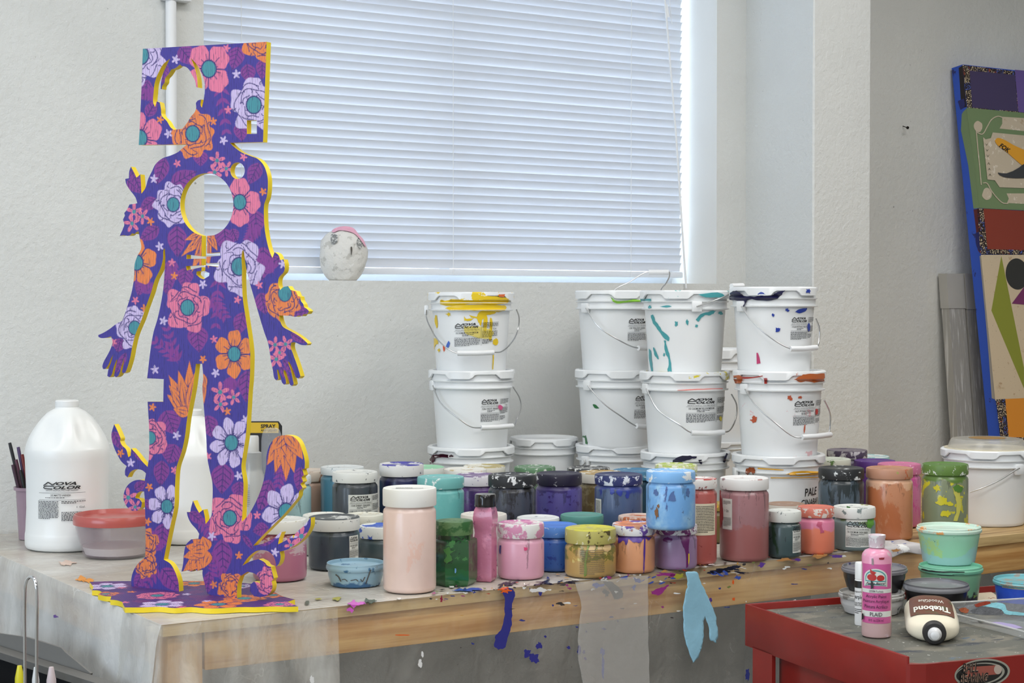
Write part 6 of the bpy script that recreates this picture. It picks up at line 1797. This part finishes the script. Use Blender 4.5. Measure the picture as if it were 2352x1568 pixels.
# ------------------------------------------------------------------ leaning painting
yt = 3.672
tl = on_y(2211, 148, yt)
PX0 = tl.x
bl_ = on_x(2297, 1003, PX0)
k_ = (yt - bl_.y) / (tl.z - bl_.z)
def py_at(z): return yt - k_ * (tl.z - z)
e1 = Vector((1, 0, 0)); e2 = Vector((0, k_, 1)).normalized()
pn = e1.cross(e2)                     # points towards the room (-y)
if pn.y > 0: pn = -pn
A0 = Vector((PX0, py_at(SHEET + .008), SHEET + .008))
PH = (tl - A0).dot(e2)
PW = .95
PW = .62
R_ = 2620
ptg = thing('leaning_painting', 'large patchwork painting on blue sided canvas leaning on the wall', 'painting', tuple(A0))
def onp(px, py, off=0.0):
    if px == R_:            # runs out to the canvas's far edge
        c_ = (R_ - 2352) * .07 / 550
        p = on_plane(2352, (py - c_ * 703) / (1 - c_), A0 + pn * off, pn) - A0
        return p + e1 * (PW - p.x)
    return on_plane(px, py, A0 + pn * off, pn) - A0
Tk = .045
v = []
for s_ in (0, 1):
    for (a_, b_) in ((0, 0), (PW, 0), (PW, PH), (0, PH)):
        v.append(tuple(e1 * a_ + e2 * b_ - pn * (Tk * s_)))
mk('canvas', v, [(0, 1, 2, 3), (7, 6, 5, 4), (0, 4, 5, 1), (1, 5, 6, 2), (2, 6, 7, 3), (3, 7, 4, 0)], mat('canvas_blue', srgb(44, 84, 190), .5, layers=[dict(color=srgb(34, 44, 110), scale=16, thr=.62), dict(color=srgb(120, 150, 190), scale=30, thr=.72)]), ptg, False)
offs = [.0004]
def field(name, P, m, sm=0, off=None):
    if sm: P = [tuple(p) for p in spline(P, sm, True, 60)]
    offs[0] += .00025
    W, Tt = fill([P], None)
    return mk(name, [tuple(onp(a, b, off or offs[0])) for a, b in W], [tuple(int(i) for i in reversed(t)) for t in Tt], m, ptg, False)
def dots_mat():
    q = NB('dot_border')
    vo = q.new('ShaderNodeTexVoronoi'); vo.inputs['Scale'].default_value = 1
    q.link(q.mapping(235, 0), vo.inputs['Vector'])
    d = q.step(vo.outputs['Distance'], .42, .34)
    d = q.math('SUBTRACT', 1.0, q.step(vo.outputs['Distance'], .34, .42))
    big = q.noise(34, 3, 1)
    col = q.mix(q.step(big, .52, .58), srgb(232, 214, 176), srgb(84, 110, 200))
    col = q.mix(q.step(q.noise(44, 9, 1), .6, .64), col, srgb(190, 90, 60))
    col = q.mix(d, srgb(36, 22, 24), col)
    q.link(col, q.b.inputs['Base Color']); q.b.inputs['Roughness'].default_value = .5
    return q.m
DOT = dots_mat()
fm_ = lambda n_, rgb, **k: mat('pt_' + n_, srgb(*rgb), .55, **k)
GREEN = fm_('green', (116, 138, 98)); CREAM = fm_('cream', (200, 186, 164), layers=[dict(color=srgb(222, 212, 196), scale=50, thr=.58, soft=.04), dict(color=srgb(176, 150, 120), scale=24, thr=.63, soft=.08)])
# the fields run on past the picture's right edge
sl = lambda y, x: y + (x - 2352) * .07 * (703 - y) / 550
field('dotted_border', [(2211, 149), (R_, sl(168, R_)), (R_, sl(262, R_)), (2221, 247)], DOT)
field('violet_field', [(2227, 162), (2331, 172), (2338, 256), (2233, 247)], fm_('violet', (68, 58, 96)))
field('lilac_field', [(2331, 160), (R_, sl(160, R_)), (R_, sl(258, R_)), (2339, 257)], fm_('lilac', (104, 84, 152)))
field('green_field', [(2220, 247), (2352, 259), (R_, sl(259, R_)), (R_, sl(484, R_)), (2352, 483), (2247, 478)], GREEN)
# cream scrollwork
field('scroll', [(2302, 268), (2352, 271), (R_, sl(271, R_)), (R_, sl(301, R_)), (2352, 301), (2296, 295), (2302, 284)], CREAM, 0)
field('scroll', [(2312, 444), (2352, 444), (R_, sl(444, R_)), (R_, sl(468, R_)), (2352, 468), (2313, 466), (2317, 456)], CREAM, 0)
field('scroll', blob(2247, 291, 10, 13, 4, .1), CREAM, 3); field('scroll', blob(2267, 445, 11, 13, 5, .1), CREAM, 3)
def line(P, w_):
    P = [np.array(p) for p in spline(P, 5)]
    a_, b_ = [], []
    for i, p in enumerate(P):
        d_ = P[min(i + 1, len(P) - 1)] - P[max(i - 1, 0)]
        n_ = np.array((-d_[1], d_[0])) / (np.linalg.norm(d_) + 1e-9) * w_ / 2
        a_.append(tuple(p + n_)); b_.append(tuple(p - n_))
    field('scroll_line', a_ + b_[::-1], CREAM)
line([(2242, 296), (2246, 340), (2250, 380), (2254, 425)], 2.2)
line([(2244, 304), (2256, 308), (2268, 290), (2278, 274), (2292, 267), (2304, 270)], 2.2)
line([(2258, 420), (2266, 420), (2276, 436), (2290, 454), (2304, 466), (2316, 467)], 2.2)
field('cream_field', [(2258, 315), (2264, 320), (2276, 317), (2280, 304), (2352, 311), (R_, sl(311, R_)), (R_, sl(432, R_)), (2352, 432), (2296, 430), (2285, 414), (2268, 412)], CREAM)
for i in range(6):
    y = 332 + i * 13 + (4 if i > 2 else 0)
    s_ = 1 if i < 3 else -1
    x = 2266 + i * 1.6
    field('leaf_mark', [(x - 4, y - 4 * s_), (x, y + 3 * s_), (x + 4, y - 4 * s_), (x, y)], fm_('mark', (120, 116, 98)))
field('wing', [(2285, 323), (2290, 317), (2300, 318), (2330, 334), (2352, 344), (2440, 396), (2410, 412), (2346, 378), (2335, 369), (2310, 347), (2290, 332)], fm_('wing', (228, 162, 44)), 3)
field('fuselage', [(2292, 396), (2312, 398), (2340, 385), (2356, 374), (2440, 380), (2440, 408), (2352, 409), (2314, 408), (2296, 402)], fm_('fuselage', (58, 60, 64)), 2)
L = Flat(); L.text('FOK', 0, 0, 26, 11, .03, .15)
rr_ = math.radians(33)
mk('lettering', [tuple(onp(2300 + a * math.cos(rr_) - b * math.sin(rr_), 328 + a * math.sin(rr_) + b * math.cos(rr_), .006)) for a, b in L.v], L.f, DBK, ptg, False)
field('dotted_border', [(2245, 479), (2352, 484), (R_, sl(484, R_)), (R_, sl(585, R_)), (2352, 584), (2252, 583)], DOT)
field('red_field', [(2259, 479), (2352, 484), (R_, sl(484, R_)), (R_, sl(574, R_)), (2352, 574), (2268, 572)], fm_('red', (136, 54, 38)))
field('sand_field', [(2253, 585), (2352, 585), (R_, sl(585, R_)), (R_, sl(914, R_)), (2352, 914), (2286, 920)], fm_('sand', (206, 188, 160), layers=[dict(color=srgb(170, 140, 104), scale=26, thr=.6, soft=.1), dict(color=srgb(120, 96, 76), scale=160, thr=.66)]))
field('olive_kite', [(2300, 587), (2277, 713), (2352, 892), (2352, 845)], fm_('kite', (136, 142, 48)))
field('dark_oval', oval(2336, 629, 26, 36, -.1), fm_('oval', (46, 46, 44)))
field('plum_triangle', [(2324, 697), (2352, 659), (2392, 600), (2420, 705)], fm_('plum', (116, 44, 96)))
field('dotted_border', [(2287, 917), (2352, 914), (R_, sl(914, R_)), (R_, sl(1030, R_)), (2352, 1030), (2301, 1030)], DOT)
field('amber_field', [(2309, 916), (2352, 914), (R_, sl(914, R_)), (R_, sl(1004, R_)), (2352, 1004), (2317, 1004)], fm_('amber', (216, 140, 42)))
# painted wraps on the canvas side
def side(P, m, off):
    W, Tt = fill([[tuple(p) for p in spline(P, 3, True, 60)]], None)
    n_ = Vector((-1, 0, 0))
    mk('side_paint', [tuple(on_plane(a, b, Vector((PX0 - off, 0, 0)), n_) - A0) for a, b in W], [tuple(int(i) for i in reversed(t)) for t in Tt], m, ptg, False)
side([(2202, 156), (2211, 150), (2220, 246), (2208, 248), (2205, 200)], fm_('blackside', (32, 22, 26)), .0005)
side([(2209, 262), (2221, 248), (2249, 478), (2236, 479), (2224, 380)], GREEN, .0008)
side([(2200, 232), (2214, 226), (2216, 244), (2206, 252)], fm_('navyside', (34, 38, 104)), .0012)
side([(2236, 481), (2249, 479), (2255, 585), (2246, 574), (2242, 530)], fm_('darkside', (90, 30, 34)), .0005)
side([(2240, 536), (2251, 530), (2254, 582), (2243, 566)], fm_('navyside', (34, 38, 104)), .0012)
side([(2250, 588), (2256, 586), (2288, 918), (2278, 914), (2268, 780)], fm_('greyside', (170, 164, 156)), .0008)
# ------------------------------------------------------------------ two wrapped grey posts
def post(label, tlx, trx, ty, blx, brx, by, cap_y, y_top):
    t_l = on_y(tlx, ty, y_top)
    b_l = on_x(blx, by, t_l.x)
    kk = (t_l.y - b_l.y) / (t_l.z - b_l.z)
    w_ = on_y(trx, ty, y_top).x - t_l.x
    zb_ = SHEET + .001
    base = Vector((t_l.x, t_l.y - kk * (t_l.z - zb_), zb_))
    t_ = thing('wrapped_post', label, 'post', tuple(base))
    up = Vector((0, kk, 1))
    def slab(z0, z1, grow):
        v = []
        for z in (z0, z1):
            o_ = up * z
            for (x, y) in ((-grow, -grow), (w_ + grow, -grow), (w_ + grow, .03 + grow), (-grow, .03 + grow)):
                v.append((o_.x + x, o_.y + y, o_.z))
        return v, [(3, 2, 1, 0), (4, 5, 6, 7), (0, 1, 5, 4), (1, 2, 6, 5), (2, 3, 7, 6), (3, 0, 4, 7)]
    hz_ = t_l.z - zb_
    capz = on_y(tlx, cap_y, y_top).z - zb_
    q = NB('post_film') if 'post_film' not in MATS else None
    if q:
        g_n = q.noise((130, 130, 4), 3, 3)
        q.link(q.mix(q.step(g_n, .5, .72), srgb(164, 162, 156), srgb(206, 205, 202)), q.b.inputs['Base Color'])
        q.b.inputs['Roughness'].default_value = .2; q.bump(g_n, .4, .004); MATS['post_film'] = q.m
    a_ = slab(0, capz, 0); mk('post', a_[0], a_[1], MATS['post_film'], t_, False)
    a_ = slab(capz, hz_, .002); mk('cap', a_[0], a_[1], mat('post_cap', srgb(178, 176, 170), .5, var=.06), t_, False)
post('grey plastic wrapped post leaning on the wall nearer the pilaster', 2174, 2211, 628, 2200, 2236, 1005, 708, 3.685)
post('grey plastic wrapped post leaning between its twin and the painting', 2216, 2251, 628, 2241, 2275, 1005, 710, 3.685)

# ------------------------------------------------------------------ left end of the bench
def jug(label, cx, w, ytop, ybase, D=None, logo=False):
    if ybase: c, R = base_pos(cx, w, ybase, SHEET)
    else: c, R = depth_pos(cx, w, D, SHEET)
    H = top_z(c, R * .25, cx, ytop) - SHEET
    J = Vessel('gallon_jug', label, 'jug', c)
    prof = [(R * .86, 0), (R * .95, .003), (R * .985, .009), (R * .985, H * .10), (R * .972, H * .12), (R * .972, H * .59), (R * .978, H * .61), (R * .978, H * .66), (R * .965, H * .68), (R * .90, H * .74), (R * .72, H * .83), (R * .46, H * .915), (R * .28, H * .945), (R * .26, H * .965)]
    J.prof = prof
    pr = [tuple(p) for p in spline(prof, 3, False, 20)]
    v, f = [], []
    n = 72
    for r, z in pr:
        for k in range(n):
            a_ = 2 * math.pi * k / n
            if a_ > math.pi: a_ -= 2 * math.pi
            # two hollows either side of the handle rib
            tz = max(0, math.sin(math.pi * min(1, max(0, (z / H - .68) / .24))))
            d1 = math.exp(-((abs(a_ - .02) - .62) / .38) ** 4) * tz
            rr = r * (1 - .16 * d1)
            v.append((rr * math.sin(a_), -rr * math.cos(a_), z))
    for i in range(len(pr) - 1):
        for k in range(n):
            k2 = (k + 1) % n
            f.append((i * n + k, i * n + k2, (i + 1) * n + k2, (i + 1) * n + k))
    f.append(tuple(reversed(range(n)))); f.append(tuple(range((len(pr) - 1) * n, len(pr) * n)))
    mk('body', v, f, mat('jug_milk', srgb(232, 233, 231), .3), J.t, edge_split=75)
    J.lathe('cap', [(R * .24, H * .955), (R * .275, H * .958), (R * .275, H * .992), (R * .25, H), (.0006, H)], mat('jug_cap', srgb(228, 229, 228), .4))
    return J
J = jug('white gallon jug of matte varnish with printed label', 156, 194, 917, 1270)
J.prof = [(J.prof[4][0], 0), (J.prof[4][0], .3)]
L = Flat()
L.logo(.12, 0, .76, .185); L.text('ARTISTS\' ACRYLIC POLYMER MEDIUM', .18, .19, .64, .035); L.rect(.02, .265, .98, .272)
L.text('205 MATTE VARNISH', .28, .30, .40, .05, .01); L.small(.17, .37, .82, .40, 1, 4, .5); L.rect(.02, .435, .98, .441)
L.small(.0, .46, .44, .90, 15, 5, .5); L.small(.5, .46, .98, .53, 2, 6, .5); L.text('1 Gal.', .80, .59, .18, .05); L.small(.5, .72, .9, .95, 7, 7, .5)
J.label(89, 1106, 198, 1198, L, .96, None, BLACK, 'printed_label', .0008)
jug('second white gallon jug standing behind the flower figure', 438, 112 * 1.72, 938, None, D=.178)
# brush cup
R = .034
cup_c = base_pos(74, 60, 1242, SHEET, 2 * R)[0]
J = Vessel('brush_cup', 'murky purple plastic cup holding brushes beside the varnish jug', 'cup', cup_c)
Hc = top_z(cup_c, R, 70, 1113) - SHEET
mk('cup', *lathe([(R * .82, .001), (R * .98, Hc * .93), (R * 1.10, Hc * .94), (R * 1.12, Hc), (R * 1.04, Hc), (R * .94, Hc * .92), (R * .78, .004)], 40), sheer('cup_film', srgb(176, 150, 164), .7, .25, 20, .1), J.t)
SP, RW = .0078, .0068
sticks = [('short dark plum brush in the purple cup', (60, 36, 50), 1066, -1.5, -1), ('black marker pen in the purple cup', (28, 30, 30), 1078, -.5, -1), ('yellow pencil in the purple cup', (222, 200, 60), 1078, .5, -1), ('tan wooden brush in the purple cup', (170, 130, 90), 1062, 1.5, -1),
          ('dark maroon pencil in the purple cup', (84, 44, 60), 1055, -1, 0), ('maroon brush in the purple cup', (110, 40, 40), 1043, 0, 0), ('rust orange pencil in the purple cup', (160, 80, 50), 1032, 1, 0),
          ('black handled brush leaning far out of the purple cup', (30, 30, 32), 1017, -1.5, 1), ('violet handled brush in the purple cup', (78, 60, 96), 1027, -.5, 1), ('brown brush in the purple cup', (90, 46, 30), 1036, .5, 1), ('tall black brush against the varnish jug', (30, 28, 30), 1040, 1.5, 1)]
for lab, m_, ty, gi, gj in sticks:
    gx, gy = gi * SP, gj * RW
    h_ = at_depth(40, ty, depth_of(cup_c)).z - SHEET
    n_ = h_ / Hc
    foot_ = cup_c + RGT * (.010 + gx) + FWH * gy + Vector((0, 0, .0042))
    tp_ = cup_c + RGT * (.010 + gx + n_ * (-.019 + .6 * gx)) + FWH * gy * 1.1 + Vector((0, 0, h_))
    v = tube([foot_, foot_ + (tp_ - foot_) * .95, tp_], [.0037, .0037, .0033], 12)
    nm_ = 'paintbrush' if 'brush' in lab else ('pencil' if 'pencil' in lab else 'marker_pen')
    tag(mk(nm_, v[0], v[1], mat('stick_%d_%d_%d' % m_, srgb(*m_), .35)), lab, {'paintbrush': 'brush', 'pencil': 'pencil', 'marker_pen': 'pen'}[nm_])
# red lidded bowl
c, R = base_pos(268, 150, 1287, SHEET)
Rt = 195 / 2 * depth_of(c) / F
H = top_z(c, Rt, 270, 1167) - SHEET
J = Vessel('food_container', 'clear food container with red lid and milky liquid', 'container', c)
hb = H - .012
mk('bowl', *lathe([(R * .92, .001), (R, .004), (R + (Rt - R) * .75, hb * .8), (Rt * .96, hb), (Rt * .94, hb), (R + (Rt - R) * .7, hb * .8), (R * .96, .006)], 48), sheer('bowl_film', srgb(190, 172, 178), .24, .12, 20, .05), J.t)
J.lathe('liquid', [(R * .94, .007), (R * 1.03, hb * .30), (.001, hb * .30)], mat('milky', srgb(228, 226, 222), .3))
J.lathe('lid', [(Rt * .95, hb - .006), (Rt, hb - .007), (Rt * 1.005, hb), (Rt, hb + .007), (Rt * .97, H), (Rt * .94, H), (Rt * .90, hb + .004), (.0006, hb + .004)], mat('coral_lid', srgb(178, 86, 80), .3, coat=.2))
# spray bottle and its card
c, R = depth_pos(580, 60, .052, SHEET)
H = top_z(c, R, 580, 998) - SHEET
J = Vessel('spray_bottle', 'clear spray bottle of grey liquid behind the figure', 'bottle', c)
m_ = sheer('spray_clear', srgb(206, 208, 208), .5, .06, 20, .05)
J.lathe('body', [(R * .9, 0), (R, .004), (R, H * .55), (R * .93, H * .64), (R * .70, H * .72), (R * .68, H * .74), (R * .68, H * .86), (R * .5, H * .87)], m_)
J.lathe('liquid', [(R * .85, .003), (R * .94, .006), (R * .94, H * .54), (R * .87, H * .63), (R * .64, H * .71), (.001, H * .71)], mat('grey_liquid', srgb(176, 176, 172), .2))
J.lathe('nozzle', [(R * .46, H * .86), (R * .48, H * .865), (R * .47, H * .985), (R * .42, H), (.0006, H)], mat('nozzle_clear', srgb(206, 206, 204), .25))
J.lathe('pump', [(R * .3, H * .72), (R * .3, H * .85), (R * .2, H * .86)], mat('pump_dark', srgb(70, 74, 78), .3))
J.prof = [(R, 0), (R, .2)]
L = Flat(); L.small(0, 0, 1, 3, 12, 5, .3)
J.label(568, 1112, 574, 1165, L, 3, None, PRINT, 'fine_print')
Zc = 3.62
A_, B_, C_, D_ = (at_depth(a, b, Zc) for a, b in ((562, 1210), (648, 1210), (648, 969), (562, 969)))
A_.z = B_.z = SHEET + .001
cd_ = thing('spray_package_card', 'black backing card headed yellow with spray lettering', 'package', tuple(A_))
bk = -FWH
def cp(px, py, off): return tuple(at_depth(px, py, Zc - off) - A_)
def cardpoly(name, P, m, off, thick=.002):
    n = len(P)
    v = [cp(a, b, off) for a, b in P] + [cp(a, b, off - thick) for a, b in P]
    f = [tuple(reversed(range(n))), tuple(range(n, 2 * n))] + [(i, (i + 1) % n, n + (i + 1) % n, n + i) for i in range(n)]
    mk(name, v, f, m, cd_, False)
basey = 703 + (CAMZ - SHEET - .001) * F / Zc
cardpoly('card', [(562, basey), (648, basey), (648, 978), (640, 967), (562, 967)], mat('card_black', srgb(34, 34, 38), .35), 0, .002)
cardpoly('header', [(562, 970), (638, 970), (640, 975), (640, 994), (562, 994)], mat('card_yellow', srgb(206, 170, 44), .4), .0006, .0004)
L = Flat(); L.text('SPRAY', 0, 0, 34, 9, .03); L.text('ANY LIQUID', 0, 11.5, 37, 6, .01)
mk('lettering', [cp(599 + a, 974 + b, .0011) for a, b in L.v], L.f, BLACK, cd_, False)
v = []
bq = rbox(0, 1, 0, 1, 0, 1, .25, 3)
for (x, y, z) in bq[0]:
    v.append(cp(600 + 48 * x, 1100 - 118 * z, .0015 + .022 * y))
mk('blister', v, bq[1], sheer('blister_film', srgb(220, 224, 232), .18, .04, 30, .6), cd_)
# ------------------------------------------------------------------ papier-mache head on the sill
hp = on_y(788, 638, 3.79); hp.z = WZ0
dz = depth_of(hp) / F
hd = thing('papier_mache_head', 'white papier-mache head with pink crown on the window sill', 'sculpture', (hp.x, hp.y, WZ0 + .001), math.atan2(-hp.x, hp.y))
v, f = [], []
nu, nv = 40, 26
rg = random.Random(5)
Rw, Hh = 55 * dz, 119 * dz
for j in range(nv + 1):
    t_ = j / nv
    z = Hh * (.5 - .5 * math.cos(math.pi * (.10 + .90 * t_))) 
    z = (z - Hh * (.5 - .5 * math.cos(math.pi * .10))) * 1.0 / (1 - (.5 - .5 * math.cos(math.pi * .10)))
    zz_ = z / Hh
    r = Rw * float(np.interp(zz_, [0, .04, .12, .25, .45, .62, .76, .88, .95, 1.0], [.56, .66, .78, .92, 1.0, .985, .90, .70, .48, .05]))
    r = min(r, Rw)
    for k in range(nu):
        a_ = 2 * math.pi * k / nu
        q_ = 1 + .03 * math.sin(a_ * 3 + zz_ * 7) + .02 * math.sin(a_ * 5 - zz_ * 11) + rg.uniform(-.012, .012)
        v.append((r * q_ * math.sin(a_), -r * .8 * q_ * math.cos(a_), z))
for j in range(nv):
    for k in range(nu):
        k2 = (k + 1) % nu
        f.append((j * nu + k, j * nu + k2, (j + 1) * nu + k2, (j + 1) * nu + k))
f.append(tuple(reversed(range(nu)))); f.append(tuple(range(nv * nu, (nv + 1) * nu)))
mk('head', v, f, mat('papier', srgb(214, 212, 207), .8, layers=[dict(color=srgb(190, 188, 182), scale=50, thr=.56, soft=.06), dict(color=srgb(150, 146, 138), scale=110, thr=.72)], bump=(60, .8, .006)), hd, edge_split=80)
HV = Vessel('tmp', 'x', 'x', hp); bpy.data.objects.remove(HV.t); HV.t = hd; HV.yaw = hd.rotation_euler[2]; HV.c = Vector((hp.x, hp.y, WZ0 + .001))
HV.prof = [(Rw * .56, 0), (Rw * .78, Hh * .12), (Rw * .92, Hh * .25), (Rw, Hh * .45), (Rw * .985, Hh * .62), (Rw * .90, Hh * .76), (Rw * .70, Hh * .88), (Rw * .48, Hh * .95), (Rw * .05, Hh)]
PK = mat('papier_pink', srgb(222, 168, 188), .8, bump=(60, .6, .005)); CH_ = mat('charcoal', srgb(120, 122, 122), .8, layers=[dict(color=srgb(200, 200, 196), scale=220, thr=.52)])
def face(name, poly, m, off=.002):
    L_ = [tuple(p) for p in spline(poly, 4, True)]
    W, Tt = fill([L_], 4)
    vs_ = []
    for a, b in W:
        p = HV.hit(a, b, off)
        vs_.append((p.x, p.y * .8 - off, p.z))
    mk(name, vs_, [tuple(int(i) for i in reversed(t)) for t in Tt], m, hd)
face('pink_crown', [(762, 530), (770, 524), (784, 520), (800, 520), (812, 524), (824, 538), (836, 552), (841, 568), (836, 562), (826, 548), (814, 536), (796, 530), (778, 529), (764, 533)], PK, .003)
face('eye', blob(767, 548, 9, 12, 3, .15), CH_); face('eye', blob(827, 558, 7, 13, 4, .15), CH_)
face('nose_crack', [(806, 566), (808, 566), (809, 578), (807, 586), (806, 578)], mat('crack_dark', srgb(80, 76, 70), .8))
# ------------------------------------------------------------------ black bin with chrome loop, lower left
BZ = .80
def bz(a, b, z=BZ): return on_z(a, b, z)
P0, P1 = bz(-140, 1441), bz(262, 1568)
ex = (P1 - P0); ex.z = 0; LX = ex.length; ex.normalize()
ey = Vector((-ex.y, ex.x, 0))
if ey.dot(FWH) > 0: ey = -ey          # towards the camera
bin_ = thing('black_bin', 'open black plastic bin with grey rim holding bottles', 'bin', (P0.x, P0.y, 0))
DB = .30
def bx(x, y, z): return tuple(ex * x + ey * y + Vector((0, 0, z)))
def bbox(x0, x1, y0, y1, z0, z1):
    v, f = box(x0, x1, y0, y1, z0, z1)
    return [bx(*p) for p in v], f
BK_ = mat('bin_black', srgb(26, 26, 28), .45); GR_ = mat('bin_rim', srgb(104, 102, 98), .45, var=.1)
for nm, b_ in (('rear_wall', (0, LX, 0, .006, .4, BZ - .012)), ('front_wall', (0, LX, DB - .006, DB, .4, BZ - .012)), ('end_wall', (0, .006, .006, DB - .006, .4, BZ - .012)), ('end_wall', (LX - .006, LX, .006, DB - .006, .4, BZ - .012)), ('bin_floor', (.006, LX - .006, .006, DB - .006, .4, .406))):
    v, f = bbox(*b_); mk(nm, v, f, BK_, bin_, False)
for b_ in ((-.005, LX + .005, -.004, .022, BZ - .012, BZ),):
    v, f = bbox(*b_); mk('rim', v, f, GR_, bin_, False)
for b_ in ((-.005, LX + .005, DB - .02, DB + .006, BZ - .012, BZ), (-.005, .016, .022, DB - .02, BZ - .012, BZ), (LX - .016, LX + .005, .022, DB - .02, BZ - .012, BZ)):
    v, f = bbox(*b_); mk('rim', v, f, BK_, bin_, False)
for sx in (.03, LX - .03):
    v, f = bbox(sx - .02, sx + .02, .02, DB - .02, 0, .401); mk('stand_leg', v, f, BK_, bin_, False)
# grey flap standing at the back of the bin
zf = BZ
pts = [on_plane(a, b, P0 - ey * .008, ey) for a, b in ((-60, 1446), (62, 1463), (140, 1487), (150, 1498), (208, 1546), (205, 1556), (-60, 1475))]
v = [tuple(p - P0 + Vector((0, 0, P0.z))) for p in pts] + [tuple(p - P0 + Vector((0, 0, P0.z)) - ey * .004) for p in pts]
n = len(pts)
mk('flap', v, [tuple(range(n)), tuple(reversed(range(n, 2 * n)))] + [(i, n + i, n + (i + 1) % n, (i + 1) % n) for i in range(n)], mat('flap_grey', srgb(116, 114, 110), .5), bin_, False)
for lab, px, py, rad, hgt, cb, cc in (('white squeeze bottle spotted red inside the black bin', 118, 1560, .018, .12, (214, 210, 208), (206, 190, 190)), ('blue bottle with yellow cap inside the black bin', 45, 1556, .018, .13, (40, 60, 120), (222, 210, 50)), ('white bottle inside the black bin behind the chrome loop', 82, 1560, .014, .12, (210, 212, 210), (222, 222, 220))):
    q_ = on_plane(px, py, P0 + ey * .07, ey)
    t_ = thing('squeeze_bottle', lab, 'bottle', (q_.x, q_.y, .4065))
    hh_ = max(.1, q_.z - .4065 + .02)
    mk('body', *lathe([(rad * .9, 0), (rad, .004), (rad, hh_ * .8), (rad * .4, hh_ * .9)], 24), mat('sq_%d_%d_%d' % cb, srgb(*cb), .35), t_)
    mk('cap', *lathe([(rad * .42, hh_ * .89), (rad * .42, hh_ * .95), (rad * .2, hh_)], 20), mat('sqc_%d_%d_%d' % cc, srgb(*cc), .35), t_)
# chrome wire loop standing in front of the bin's rim
lp = P0 + ey * (DB + .03)
def lz(a, b): return on_plane(a, b, lp, ey)
dd = depth_of(lz(70, 1500))
pts = [lz(57, 1700), lz(57, 1500), lz(57, 1362), lz(58, 1345), lz(63, 1330), lz(71, 1324), lz(79, 1330), lz(83, 1345), lz(84, 1362), lz(84, 1500), lz(84, 1700)]
pts[0].z = pts[-1].z = .0; pts[0].x, pts[0].y = pts[1].x, pts[1].y; pts[-1].x, pts[-1].y = pts[-2].x, pts[-2].y
v = tube([Vector(p) for p in spline(pts, 5)], 3.6 * dd / F, 12)
tag(mk('chrome_loop', v[0], v[1], mat('chrome', (.75, .75, .76, 1), .12, 1.0)), 'tall narrow chrome wire loop standing by the black bin', 'wire loop')
